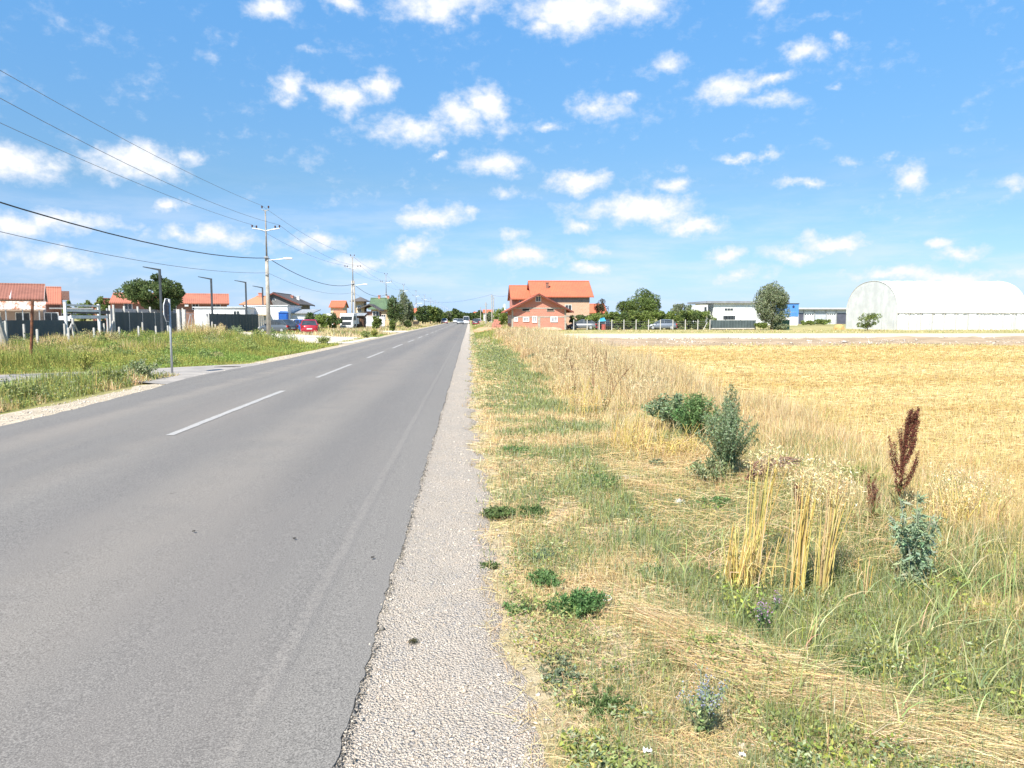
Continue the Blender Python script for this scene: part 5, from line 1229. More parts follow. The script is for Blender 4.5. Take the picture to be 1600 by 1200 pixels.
# blue tarpaulin over a barrel by the hedge
Y0 = 100.5; e = empty('covered_barrel', (PX(940.5, Y0), Y0, -.05), 0, 'turquoise blue tarpaulin on a small frame behind the post fence', 'tarpaulin')
b = MB(); b.add([(-.55, -.4, 1.15), (.5, -.4, 1.25), (.55, .5, 1.2), (-.5, .5, 1.1), (-.25, -.2, 1.62), (.3, -.1, 1.75), (.3, .3, 1.7), (-.2, .3, 1.55)], [(0, 1, 5, 4), (1, 2, 6, 5), (2, 3, 7, 6), (3, 0, 4, 7), (4, 5, 6, 7), (3, 2, 1, 0)]); b.build('tarpaulin', pm('turquoise_tarp', (.03, .28, .42), (.03, .22, .34), 3, .5), e)
b = MB(); [b.box(x-.03, x+.03, y-.03, y+.03, 0, 1.14) for x in (-.45, .42) for y in (-.3, .4)]; b.build('frame', GALV, e)
e = tag(MB().tube([(0, 0, 0), (0, 0, .8)], .3, 12).build('barrel', pm('red_barrel', (.35, .08, .06), (.28, .06, .05), 3, .6)), 'small dull red barrel under the turquoise tarpaulin', 'barrel'); e.location = (PX(943.5, 100.2), 100.2, -.05)
e = tag(MB().box(-.55, .55, -.35, .35, 0, .95).box(-.6, .6, -.4, .4, .95, 1.02).build('dark_bin', pm('bin_dark', (.06, .05, .04), None, 3, .7), None, bevel=.02), 'dark roadside waste container under the trees left of the road', 'waste container'); e.location = (PX(649.5, 150), 150, -.05)
# ------------------------------------------------------------------ vegetation near the viewer
sm = lambda v, a, b: (lambda q: q*q*(3-2*q))(np.clip((v-a)/(b-a), 0, 1))
STRAW = np.array([(.52, .40, .20), (.58, .46, .25), (.46, .34, .17), (.62, .52, .33), (.42, .31, .17)])
PALE = np.array([(.48, .38, .235), (.55, .45, .30), (.42, .32, .20), (.60, .50, .36), (.36, .26, .165)])
GOLD = np.array([(.58, .42, .14), (.66, .50, .20), (.52, .36, .11), (.62, .46, .17)])
GGR = np.array([(.16, .22, .075), (.20, .26, .10), (.12, .18, .055), (.25, .29, .13), (.18, .25, .12)])
GYE = np.array([(.28, .31, .09), (.22, .27, .075), (.34, .34, .12), (.17, .23, .055)])
GBL = np.array([(.15, .22, .13), (.20, .27, .17), (.12, .18, .10), (.26, .32, .22)])
STRAW = np.minimum(STRAW*[1.28, 1.24, 1.18], .82); PALE = np.minimum(PALE*[1.30, 1.31, 1.14], .82); GOLD = np.minimum(GOLD*[1.10, 1.22, 1.62], .85)
GGR = GGR*[1.45, 1.25, 1.12]; GYE = GYE*[1.35, 1.2, 1.05]
GBL = np.array([(.22, .28, .13), (.28, .33, .18), (.18, .235, .11), (.34, .38, .23)])
def pick(pal, n): return pal[RNG.integers(0, len(pal), n)]
def blades(s, X, Y, Hh, Wd, col, lean=.35, k=4, Z=None, curl=1.8, dirb=None, arch=False):
    n = len(X); a = RNG.uniform(0, 2*np.pi, n)
    if dirb is not None: a = dirb
    l = np.abs(RNG.normal(0, lean, n)); d = np.stack([np.cos(a)*l, np.sin(a)*l, np.zeros(n)], 1)
    t_ = np.linspace(0, 1, k)[None, :, None]; Z = gz(X, Y) if Z is None else Z
    P = np.stack([X, Y, Z-.005], 1)[:, None, :]+d[:, None, :]*Hh[:, None, None]*t_**curl
    up = np.cos(np.clip(l, 0, 1.3))[:, None]*Hh[:, None]*(t_[0, :, 0][None, :])
    P[:, :, 2] += up-.25*l[:, None]*Hh[:, None]*t_[0, :, 0][None, :]**2.5
    if arch: q_ = t_[0, :, 0][None, :]; P[:, :, 2] = Z[:, None]+Hh[:, None]*(1.25*q_-(.55+.28*np.minimum(l, 2)[:, None])*q_**2)
    wprof = np.array([.8, 1, .7, .12])[:k] if k == 4 else np.linspace(1, .15, k)
    s.ribbons(P, Wd[:, None]*wprof[None, :], col)
def lying(s, X, Y, L, Wd, col, ang=None, spread=.6, lift=.02, Z=None, arch=.05):
    n = len(X); a = RNG.uniform(0, 2*np.pi, n) if ang is None else ang+RNG.normal(0, spread, n)
    t_ = np.linspace(-.5, .5, 4); bend = RNG.normal(0, .25, n)
    P = np.zeros((n, 4, 3)); z0 = (gz(X, Y) if Z is None else Z)+RNG.random(n)*lift
    for i, q in enumerate(t_):
        aa = a+bend*q*2; P[:, i, 0] = X+np.cos(aa)*L*q; P[:, i, 1] = Y+np.sin(aa)*L*q
        P[:, i, 2] = z0+RNG.random(n)*.004+arch*L*(.25-q*q)*4*.5
    P[:, :, 2] += (RNG.normal(0, .10, n)*L)[:, None]*t_[None, :]; P[:, :, 2] = np.maximum(P[:, :, 2], (gz(P[:, :, 0], P[:, :, 1]))+.003)
    sd_ = np.stack([-np.sin(a), np.cos(a), RNG.normal(0, .5, n)], 1); s.ribbons(P, np.repeat(Wd[:, None], 4, 1), col, unit(sd_))
def ysamp(n, a, b, pw): return ylog(a, b, pw)(n)
def wpx(Y, k=.00075, mn=.0022): return np.maximum(mn, k*Y)

# ---- right verge
n = 330000; Y = ysamp(n, 2.2, 75, 1.35); fl = fld_left(Y); X0_ = sh_r(Y)-.10; X = X0_+(fl+.7-X0_)*RNG.random(n)
t_ = (X-X0_)/(fl-X0_)
gn = fbm(X, Y, .55, 201); gn2 = fbm(X, Y*.6, 1.7, 205)
gprof = sm(X, .12, .55)*(1-sm(X, 1.3, 2.3))*sm(Y, 4, 8)*.13+.05*(1-sm(Y, 5, 7))*sm(X, .5, 1.2)+.10*sm(X, 1.6, 2.2)*(1-sm(Y, 4.5, 6.5))
gprof += .045*(X > .3)*(Y < 9)
gprof += .07*(1-sm(Y, 6, 8))*sm(X, .3, .7)*(vnoise(X, Y, .28, 207) > .45)
gprof += .10*sm(Y, 14, 30)*(1-sm(X, 1.8, 2.6))
green = (gn*.6+gn2*.4+gprof+RNG.normal(0, .07, n)) > .60
tall = sm(X, 1.9+0*X, 3.0)*sm(Y, 12, 18)*.8+.25*sm(X, 3.5+0*X, 4.2)*sm(Y, 6, 9)+.28*sm(fbm(X, Y, .8, 211), .55, .7)*sm(X, 1.3, 2)*sm(Y, 3.2, 5)
tall = np.clip(tall, 0, 1)
bare = (fbm(X, Y, .38, 221) < .40) & (X < 2.2) & (RNG.random(n) < .75)
keep = ~bare & ~((X < .3) & (RNG.random(n) < .5)) & ~((X < X0_+.22) & (RNG.random(n) < .7))
X, Y, green, tall, gn = X[keep], Y[keep], green[keep], tall[keep], gn[keep]; n = len(X)
Hh = np.where(green, .055+.06*RNG.random(n), .04+.07*RNG.random(n))*(1+.5*sm(X, .5, 1.5))
Hh = Hh*(1-tall)+tall*np.where(green, .30, .50+.35*RNG.random(n)*(.5+gn))*(.7+.6*RNG.random(n))
Hh *= np.where(Y < 3.5, .85, 1)
dry = np.where((RNG.random(n) < .45+.5*tall)[:, None], pick(PALE, n), pick(STRAW, n))
gcol = np.where((RNG.random(n) < .5)[:, None], pick(GGR, n), pick(GBL, n))
col = colvar(np.where(green[:, None], gcol, dry), n, .12, .05)
s_ = Soup(); sel = tall < .35
blades(s_, X[sel], Y[sel], Hh[sel], wpx(Y[sel], .0008, .0024)*np.where(green[sel], 1.25, .9), col[sel], .75)
vg = s_.build('verge_grass', GRASS); tag(vg, 'short patchy green and dry grass of the roadside verge', 'grass', None, 'stuff')
s_ = Soup(); sel = ~sel
blades(s_, X[sel], Y[sel], Hh[sel], wpx(Y[sel], .0006, .002), col[sel], .42)
# extra tall dry grass with loose heads
n = 70000; Y = ysamp(n, 9, 75, 1.1); fl = fld_left(Y); lo = np.where(Y > 14, 2.0+.5*vnoise(Y, 0*Y, 2, 231), 3.0); X = lo+(fl-.3-lo)*RNG.random(n)**.9
kk = (fbm(X, Y, 1.3, 233) > .42) & (RNG.random(n) < .05+.95*sm(Y, 12, 19)); X, Y = X[kk], Y[kk]; n = len(X)
Hh = (.18+.72*fbm(X, Y, 2.2, 235))*(.6+.6*RNG.random(n))*(.65+.35*sm(Y, 10, 20)); a = RNG.uniform(0, 6.28, n)
colr = colvar(np.where((fbm(X, Y, 3, 237) > .5)[:, None], pick(PALE, n), pick(PALE, n)*np.array([1.0, .90, .85])), n, .10, .04)
blades(s_, X, Y, Hh, wpx(Y, .00055, .002), colr, .35)
hd_ = RNG.random(n) < .5; m_ = hd_.sum(); P = np.stack([X[hd_], Y[hd_], gz(X[hd_], Y[hd_])+Hh[hd_]*.86], 1)+RNG.normal(0, .03, (m_, 3))
s_.leaves(P, rdir(m_, 1.2), rdir(m_), .06+.05*RNG.random(m_)+.0008*Y[hd_], .008+.0005*Y[hd_], colr[hd_]*.95)
tag(s_.build('tall_dry_grass', GRASS), 'tall pale dry grass standing between verge and stubble field', 'grass', None, 'stuff')
# litter of lying dry stalks
n = 90000; Y = ysamp(n, 2.2, 30, 1.4); fl = fld_left(Y); X = sh_r(Y)-.12+(fl+.6-sh_r(Y))*RNG.random(n)
kk = RNG.random(n) < np.where(X < sh_r(Y)+.12, .25, 1); X, Y = X[kk], Y[kk]; n = len(X)
s_ = Soup(); lying(s_, X, Y, .05+.14*RNG.random(n)*(1+.03*Y), wpx(Y, .0006, .0018), colvar(np.where((RNG.random(n) < .5)[:, None], pick(PALE, n), pick(STRAW, n)), n, .13), lift=.035)
# combed, flattened straw in the foreground
n = 21000; u = RNG.random(n); v = RNG.normal(0, .36, n)
X = .95+1.35*u-.10*v; Y = 3.55-.95*u+.12*np.sin(u*6)+v*.55
lying(s_, X, Y, .08+.30*RNG.random(n)**1.6, .0012+.0013*RNG.random(n), colvar(np.where((RNG.random(n) < .7)[:, None], pick(PALE, n), pick(STRAW, n)), n, .12), ang=-.55+.9*(vnoise(X, Y, .35, 243)-.5), spread=.42, lift=.07, arch=.07)
n = 12000; X = RNG.uniform(1.5, 3.3, n); Y = RNG.uniform(4.6, 10, n); lying(s_, X, Y, .10+.3*RNG.random(n)**2, .0018+.0018*RNG.random(n), colvar(pick(STRAW, n), n, .12), ang=1.9+2.6*vnoise(X, Y, .9, 241), spread=.8, lift=.12, arch=.12)
tag(s_.build('flattened_straw', GRASS), 'matted and combed dry straw lying over the verge', 'straw', None, 'stuff')
# low leafy ground cover
n = 110000; Y = ysamp(n, 2.2, 45, 1.45); fl = fld_left(Y); X = sh_r(Y)+.02+(fl-sh_r(Y))*RNG.random(n)
g = fbm(X, Y, .42, 251)*.65+fbm(X, Y, 1.4, 255)*.35+sm(X, .2, .6)*(1-sm(X, 1.4, 2.4))*sm(Y, 5, 9)*.06+.08*sm(X, 1.5, 2.1)*(1-sm(Y, 4.2, 6))
kk = g+RNG.normal(0, .03, n)+.018*(Y < 7) > .558; X, Y, g = X[kk], Y[kk], g[kk]; n = len(X)
Hc = .01+.10*RNG.random(n)*(g-.5)*8; s_ = Soup(); P = np.stack([X, Y, gz(X, Y)+Hc], 1)
A = rdir(n); A[:, 2] = np.abs(A[:, 2])*.6+.1; S = rdir(n); S[:, 2] *= .4
L = (.014+.016*RNG.random(n))*np.maximum(1, Y*.085); cc = np.where((fbm(X, Y, .6, 257) > .5)[:, None], pick(GGR, n), np.where((RNG.random(n) < .5)[:, None], pick(GBL, n), pick(GYE, n)*.85))
s_.leaves(P, A, S, L, L*.45, colvar(cc, n, .15, .05)); tag(s_.build('ground_cover', LEAF), 'low leafy green weeds creeping through the verge grass', 'weeds', None, 'stuff')
# lush mixed weeds at the lower right
n = 24000; X = RNG.uniform(1.3, 4.4, n); Y = RNG.uniform(2.5, 6.3, n); kk = (X > 1.15+.55*(Y-2.6)*.4)&(fbm(X, Y, .5, 261) > .47); X, Y = X[kk], Y[kk]; n = len(X)
s_ = Soup(); mixd = RNG.random(n); cl = np.where((mixd < .34)[:, None], pick(GGR, n)*[1.05, 1, .8], np.where((mixd < .44)[:, None], pick(GBL, n), np.where((mixd < .70)[:, None], pick(GYE, n), pick(PALE, n))))
blades(s_, X, Y, (.04+.13*RNG.random(n)**1.5)*(.25+1.3*fbm(X, Y, .45, 263)), .0028+.0038*RNG.random(n), colvar(cl*1.12, n, .20, .06), 1.25)
# arching broad grass leaves
n = 330; cx = RNG.uniform(1.3, 3.4, 60); cy = RNG.uniform(2.75, 5.4, 60); k = RNG.integers(0, 60, n); X = cx[k]+RNG.normal(0, .03, n); Y = cy[k]+RNG.normal(0, .03, n)
blades(s_, X, Y, .25+.22*RNG.random(n), np.full(n, .0085), colvar(pick(GBL, n)*[1.2, 1.15, .95], n, .2), 1.1, k=6, curl=1.5, dirb=RNG.normal(.3, .9, n), arch=True)
n = 26000; X = RNG.uniform(1.2, 4.6, n); Y = RNG.uniform(2.4, 6.5, n); g = vnoise(X, Y, .33, 265)*.6+vnoise(X, Y, .13, 266)*.4
kk = (g > .54) & (X > 1.1+.22*(Y-2.4)); X, Y, g = X[kk], Y[kk], g[kk]; n = len(X); A = rdir(n); A[:, 2] = np.abs(A[:, 2])*.5; S = rdir(n); S[:, 2] *= .3
pl_ = np.where((vnoise(X, Y, .5, 267) > .5)[:, None], pick(GYE, n)*[.95, 1.08, .9], pick(GGR, n)*[.85, 1.02, .75])
s_.leaves(np.stack([X, Y, gz(X, Y)+.01+(g-.5)*.35*RNG.random(n)], 1), A, S, .018+.02*RNG.random(n), .012+.010*RNG.random(n), colvar(pl_, n, .18, .05))
n = 230; cx = RNG.uniform(1.5, 3.6, 34); cy = RNG.uniform(2.8, 5.2, 34); k = RNG.integers(0, 34, n); X = cx[k]+RNG.normal(0, .03, n); Y = cy[k]+RNG.normal(0, .03, n); ga = RNG.uniform(-.6, 1.2, 34)
blades(s_, X, Y, .22+.2*RNG.random(n), np.full(n, .0075), colvar(np.where((RNG.random(n) < .35)[:, None], pick(PALE, n), pick(GBL, n)*[1.35, 1.3, 1.1]), n, .15), 1.2, k=6, curl=1.4, dirb=ga[k]+RNG.normal(0, .5, n), arch=True)
tag(s_.build('weed_patch', GRASS), 'lush mixed green grass and weeds filling the lower right corner', 'weeds', None, 'stuff')

# ---- stubble
n = 270000; Y = ysamp(n, 4.5, 44, 1.15); fl = fld_left(Y); Xm = .80*Y+3; X = fl-.35+(Xm-fl+.35)*RNG.random(n)
kk = X > fl-.3*RNG.random(n); X, Y = X[kk], Y[kk]; n = len(X)
row = np.round(Y/.14)*.14; Y = np.where(RNG.random(n) < .6, row+RNG.normal(0, .012, n), Y)
s_ = Soup(); half = RNG.random(n) < .55; mk = sm(fbm(X*.16, Y*.8, 2.4, 271)*.6+fbm(X*.5, Y*1.3, 2.0, 275)*.4+RNG.normal(0, .03, n), .50, .60)[:, None]
gc = colvar(pick(GOLD, n)*(1-mk*[.10, .15, .24]), n, .12, .04)
pc = colvar(pick(STRAW, n)*1.08*(1-mk*[.08, .13, .22]), n, .12, .04)
zf_ = fz(X, Y)
blades(s_, X[half], Y[half], .07+.09*RNG.random(half.sum()), wpx(Y[half], .0007, .0035), gc[half], .3, Z=zf_[half])
h2_ = ~half; lying(s_, X[h2_], Y[h2_], (.12+.25*RNG.random(h2_.sum())), wpx(Y[h2_], .0007, .003), pc[h2_], ang=0.15, spread=.7, lift=.05, Z=zf_[h2_], arch=.1)
tag(s_.build('stubble_stalks', GRASS), 'cut golden stubble and straw covering the harvested field', 'stubble', None, 'stuff')
# scattered dry grass along the field edge (softens the border), fine and pale
n = 52000; Y = ysamp(n, 3.2, 44, 1.2); fl = fld_left(Y); X = fl+RNG.normal(.0, .6, n)*(1+Y*.01)
s_ = Soup(); blades(s_, X, Y, .10+.28*RNG.random(n)**1.6, wpx(Y, .0005, .0018), colvar(np.where((RNG.random(n) < .12)[:, None], pick(GYE, n), pick(STRAW, n)), n, .12), .55)
tag(s_.build('border_grass', GRASS), 'fine pale grass fringe where the verge meets the stubble', 'grass', None, 'stuff')
# weeds and dry tufts on the far strips
n = 16000; X = RNG.uniform(6, 110, n); Y = np.where(RNG.random(n) < .35, RNG.normal(41.8, .7, n), RNG.uniform(76, 97, n)); kk = fbm(X, Y, 3, 281)+np.where(Y > 90, .12, 0) > .5; X, Y = X[kk], Y[kk]; n = len(X)
s_ = Soup(); blades(s_, X, Y, .12+.30*RNG.random(n)*(fbm(X, Y, 2, 283)), np.full(n, .05), colvar(np.where((RNG.random(n) < .4)[:, None], pick(GYE, n)*.9, pick(PALE, n)), n, .15), .5)
tag(s_.build('meadow_tufts', GRASS), 'low dry and green tufts along the earth track and fences', 'grass', None, 'stuff')

# ---- left side weeds
def region_left(n, pw=1.0):
    Y = ysamp(n, 23, 66, pw); X = RNG.uniform(-34, -7.9, n); return X, Y
n = 230000; Y = ysamp(n, 21, 70, .9); X = -8.1-RNG.random(n)**1.1*24
farY = 25.2+(-8-X)*(-.75); nearlim = np.where(X > -14, np.interp(-X, [7, 8.6, 11, 13.8, 22, 40], [27.4, 26.0, 23.3, 21.6, 17, 8]), 17)
yard = (Y > np.interp(-X, [7.6, 10, 13.5, 18, 30], [46.5, 46, 50, 55, 62])) & (Y < np.interp(-X, [7.6, 10, 14, 18, 30], [63, 64, 70, 76, 92]))
kk = (Y > nearlim+.3) & ~yard & (X > XF-6) & ~((X < XF+.3) & (Y > 38))
X, Y = X[kk], Y[kk]; n = len(X)
g = fbm(X, Y, 2.6, 301); edge = np.clip((-7.9-X)/3.0, .25, 1)*np.clip((Y-nearlim[kk])/3, .35, 1)
Hh = (.08+1.15*fbm(X, Y, 2.4, 305)**1.7)*edge*(.6+.6*RNG.random(n))*np.where(Y > 60, .45, 1)
yel = fbm(X, Y*.7, 4.5, 307)+RNG.normal(0, .045, n)+.16*sm(-X, 10.5, 14)-.05
lush = fbm(X, Y, 1.8, 308)+RNG.normal(0, .05, n)
col = np.where((yel > .68)[:, None], pick(STRAW, n)*.9, np.where((yel > .5)[:, None], pick(GYE, n), np.where((lush > .5)[:, None], pick(GGR, n)*[.85, 1.05, .7], pick(GYE, n)*.9)))
ext = sm(np.exp(-((X+18.5)/3.5)**2-((Y-53)/6.)**2), .2, .8); Hh = Hh*(1+.9*ext)
s_ = Soup(); blades(s_, X, Y, Hh, wpx(Y, .00058), colvar(col, n, .10, .04), .35)
nl = 190000; k = RNG.integers(0, n, nl); sub = (fbm(X[k], Y[k], 1.5, 309) > .44); k = k[sub]; m_ = len(k)
P = np.stack([X[k]+RNG.normal(0, .06, m_), Y[k]+RNG.normal(0, .06, m_), gz(X[k], Y[k])+Hh[k]*RNG.random(m_)**.7*.95], 1)
s_.leaves(P, rdir(m_, .3), rdir(m_), .03+.0009*Y[k], .014+.0005*Y[k], colvar(np.where((yel[k] > .52)[:, None], pick(GYE, m_), pick(GGR, m_)*[.85, 1.05, .7]), m_, .15, .05))
nc = 110; qx = -9-RNG.random(nc)*17; qy = RNG.uniform(24, 58, nc); okc = qy > np.interp(-qx, [7, 8.6, 11, 13.8, 22, 40], [28.4, 27.0, 24.3, 22.6, 18, 9]); okc &= ~((qy > 44) & (qx > -13)); qx, qy = qx[okc], qy[okc]; nc = len(qx)
kc = RNG.integers(0, nc, 52000); rc = RNG.uniform(.3, .8, nc); hc = RNG.uniform(.45, 1.0, nc)*(.6+.4*(qy > 30)); dd_ = unit(RNG.normal(0, 1, (52000, 3))); dd_[:, 2] = np.abs(dd_[:, 2]); rr2 = RNG.random(52000)**.4
Pc = np.stack([qx[kc]+dd_[:, 0]*rc[kc]*rr2, qy[kc]+dd_[:, 1]*rc[kc]*rr2, gz(qx[kc], qy[kc])+dd_[:, 2]*hc[kc]*rr2], 1)
pc_ = np.array([(.16, .235, .06), (.20, .27, .10), (.26, .31, .10), (.13, .19, .05), (.36, .34, .16)])[RNG.integers(0, 5, nc)][kc]
s_.leaves(Pc, rdir(52000, .4), rdir(52000), .04+.0012*qy[kc], .018+.0006*qy[kc], colvar(pc_, 52000, .16, .05))
tag(s_.build('tall_weeds', LEAF), 'tall green and yellow weeds on the waste ground left of the road', 'weeds', None, 'stuff')
# strip between the side road and the main road
n = 100000; Y = ysamp(n, 9, 21.5, 1.0); X = -8.15-RNG.random(n)*8; lim = np.interp(-X, [8, 9, 10.2, 11.1, 20], [21.4, 20.6, 18.6, 16.8, 11.0])
kk = (Y < lim+.15*RNG.random(n)) & (X < shl_l(Y)+.25*RNG.random(n)**2); X, Y, lim = X[kk], Y[kk], lim[kk]; n = len(X)
Hh = (.16+.55*fbm(X, Y, 1.4, 311))*(.5+.7*RNG.random(n))*np.clip((shl_l(Y)-X)/1.2+.25, .25, 1)*(1-.82*sm(-X, 9.6, 10.6))*(1-.5*sm(Y, 20.3, 21.2))
s_ = Soup(); cut = n//2; cl = np.where((fbm(X, Y, .9, 313)+.25*sm(X, -8.6, -7.9) > .70)[:, None], pick(STRAW, n), np.where((RNG.random(n) < .5)[:, None], pick(GGR, n), pick(GYE, n)))
blades(s_, X[:cut], Y[:cut], Hh[:cut], wpx(Y[:cut], .0008), colvar(cl[:cut], cut, .14), .5)
m_ = n-cut; P = np.stack([X[cut:], Y[cut:], gz(X[cut:], Y[cut:])+Hh[cut:]*RNG.random(m_)*.9], 1)
s_.leaves(P, rdir(m_, .4), rdir(m_), .03+.03*RNG.random(m_), .02+.012*RNG.random(m_), colvar(np.where((RNG.random(m_) < .4)[:, None], pick(GBL, m_), pick(GGR, m_)), m_, .18))
tag(s_.build('roadside_weeds', LEAF), 'green leafy weeds on the wedge between side road and main road', 'weeds', None, 'stuff')
# along the road further off, both sides, and around the gravel yard
n = 60000; Y = ysamp(n, 44, 330, 1.3); lft_ = RNG.random(n) < .62; X = np.where(lft_, -8.3-RNG.random(n)**1.5*16, .5+RNG.random(n)**1.2*5.5)
kk = ~(lft_ & (X < -8.9) & (Y > np.interp(-X, [7.6, 10, 13.5, 18, 30], [46.5, 46, 50, 55, 62])+1.0) & (Y < np.interp(-X, [7.6, 10, 14, 18, 30], [63, 64, 70, 76, 92])-2) ) & ~(lft_ & (Y > 84) & (Y < 96) & (X > -13)) & ~((~lft_) & (Y > 43) & (Y < 55) & (X > 1.4) & (RNG.random(n) < .8))
X, Y, lft_ = X[kk], Y[kk], lft_[kk]; n = len(X)
s_ = Soup(); Hh = (.15+.7*fbm(X, Y, 4, 323))*(.5+.6*RNG.random(n))*np.where(lft_, np.clip((-8-X)/2.5, .3, 1), np.clip((X-.2)/2, .35, 1.3))
yv = fbm(X, Y, 6, 325)+np.where(lft_, .02+.1*(Y > 62), .16*sm(X, 1.5, 2.8)); cl = np.where((yv > .56)[:, None], pick(PALE, n), np.where((RNG.random(n) < .5)[:, None], pick(GGR, n), pick(GYE, n)))
blades(s_, X, Y, Hh, wpx(Y, .0008), colvar(cl, n, .12), .4)
tag(s_.build('far_verge_grass', GRASS), 'grass on both verges further along the road', 'grass', None, 'stuff')

# ------------------------------------------------------------------ plants one can tell apart
def plant(name, cat, lab, x, y, build, group=None):
    e = empty(name, (x, y, float(gz(x, y))-.01), 0, lab, cat, group); build(e); return e
def stems_leaves(e, n_st, h, spread, n_lf, ls, cols, stemcol=(.20, .22, .09), wid=.5, stw=.004, lo=.1, curl=1.6, droop=0, leafname='foliage', up=.4, asp=.4):
    a = RNG.uniform(0, 6.28, n_st); l = RNG.random(n_st)**.7*spread; hh = h*(1-.35*(l/spread)**2)*RNG.uniform(.75, 1.05, n_st)
    t_ = np.linspace(0, 1, 6); P = np.zeros((n_st, 6, 3))
    for i, q in enumerate(t_): P[:, i, 0] = np.cos(a)*l*q**curl; P[:, i, 1] = np.sin(a)*l*q**curl; P[:, i, 2] = hh*q
    s1 = Soup(); s1.strands(P, np.repeat(np.array([1, .9, .8, .65, .5, .3])[None]*stw, n_st, 0), colvar(stemcol, n_st, .1), 3); s1.build('stems', GRASS, e)
    e.rotation_euler = (0, 0, RNG.uniform(0, 3)); e.scale = (RNG.uniform(.8, 1.35), RNG.uniform(.7, 1.1), 1)
    k = RNG.integers(0, n_st, n_lf); q = lo+(1-lo)*RNG.random(n_lf)**.75
    Q = np.stack([np.cos(a[k])*l[k]*q**curl, np.sin(a[k])*l[k]*q**curl, hh[k]*q], 1)
    A = rdir(n_lf, up); sz = ls*RNG.uniform(.6, 1.25, n_lf); off = A*sz[:, None]*.4*RNG.random((n_lf, 1))
    s2 = Soup(); s2.leaves(Q+off, A, rdir(n_lf), sz, sz*asp, colvar(np.asarray(cols)[RNG.integers(0, len(cols), n_lf)], n_lf, .15, .05)); s2.build(leafname, LEAF, e)
def gp(px, py): v = G(px, py); return v.x, v.y
SH = [(.16, .235, .125), (.205, .28, .16), (.125, .19, .09), (.26, .33, .21)]
SHG = [(.09, .19, .06), (.12, .235, .08), (.075, .155, .05), (.16, .28, .11)]
x, y = gp(1062, 672); plant('bush', 'bush', 'grey green bushy weed leftmost of the three shrubs at the field edge', x+.06, y+.3, lambda e: stems_leaves(e, 60, .60, .45, 6500, .05, SH, stw=.005))
x, y = gp(1088, 682); plant('bush', 'bush', 'bright green feathery shrub in the middle of the three at the field edge', x, y, lambda e: stems_leaves(e, 55, .66, .42, 7500, .045, SHG, stw=.005, asp=.25))
x, y = gp(1135, 738); plant('bush', 'bush', 'tall bluish green shrub rightmost of three, bending over dark bare stems', x, y, lambda e: stems_leaves(e, 80, .86, .44, 13000, .034, SH, stw=.005, asp=.3))
x, y = gp(1172, 720); plant('bush', 'bush', 'slender bluish green shoot rising at the back of the tall shrub', x-.1, y+.4, lambda e: stems_leaves(e, 18, .98, .22, 2400, .04, SH, stw=.005, asp=.3))
x, y = gp(1085, 740); plant('bush', 'bush', 'small grey green clump at the left foot of the tall shrub', x+.18, y, lambda e: stems_leaves(e, 24, .32, .28, 2200, .045, GBL, stw=.004))
def red_stems(e):
    n = 34; a = RNG.normal(-.5, .45, n); L = RNG.uniform(.3, .6, n); t_ = np.linspace(0, 1, 5); P = np.zeros((n, 5, 3))
    for i, q in enumerate(t_): P[:, i, 0] = np.cos(a)*L*q; P[:, i, 1] = np.sin(a)*L*q*.5; P[:, i, 2] = .34*np.sin(q*1.9)*RNG.uniform(.75, 1.05, n)
    s1 = Soup(); s1.strands(P, np.full((n, 5), .0042), colvar([(.34, .20, .16)]*n, n, .2), 4); s1.build('stems', GRASS, e)
    s2 = Soup(); m_ = 260; k = RNG.integers(0, n, m_); i_ = RNG.integers(1, 5, m_); s2.leaves(P[k, i_], rdir(m_), rdir(m_), np.full(m_, .03), np.full(m_, .010), colvar((.28, .15, .10), m_, .2)); s2.build('dry_leaves', GRASS, e)
x, y = gp(1145, 745); plant('dry_plant', 'plant', 'bent reddish purple bare stems under the right side of the tall shrub', x+.05, y-.1, red_stems)
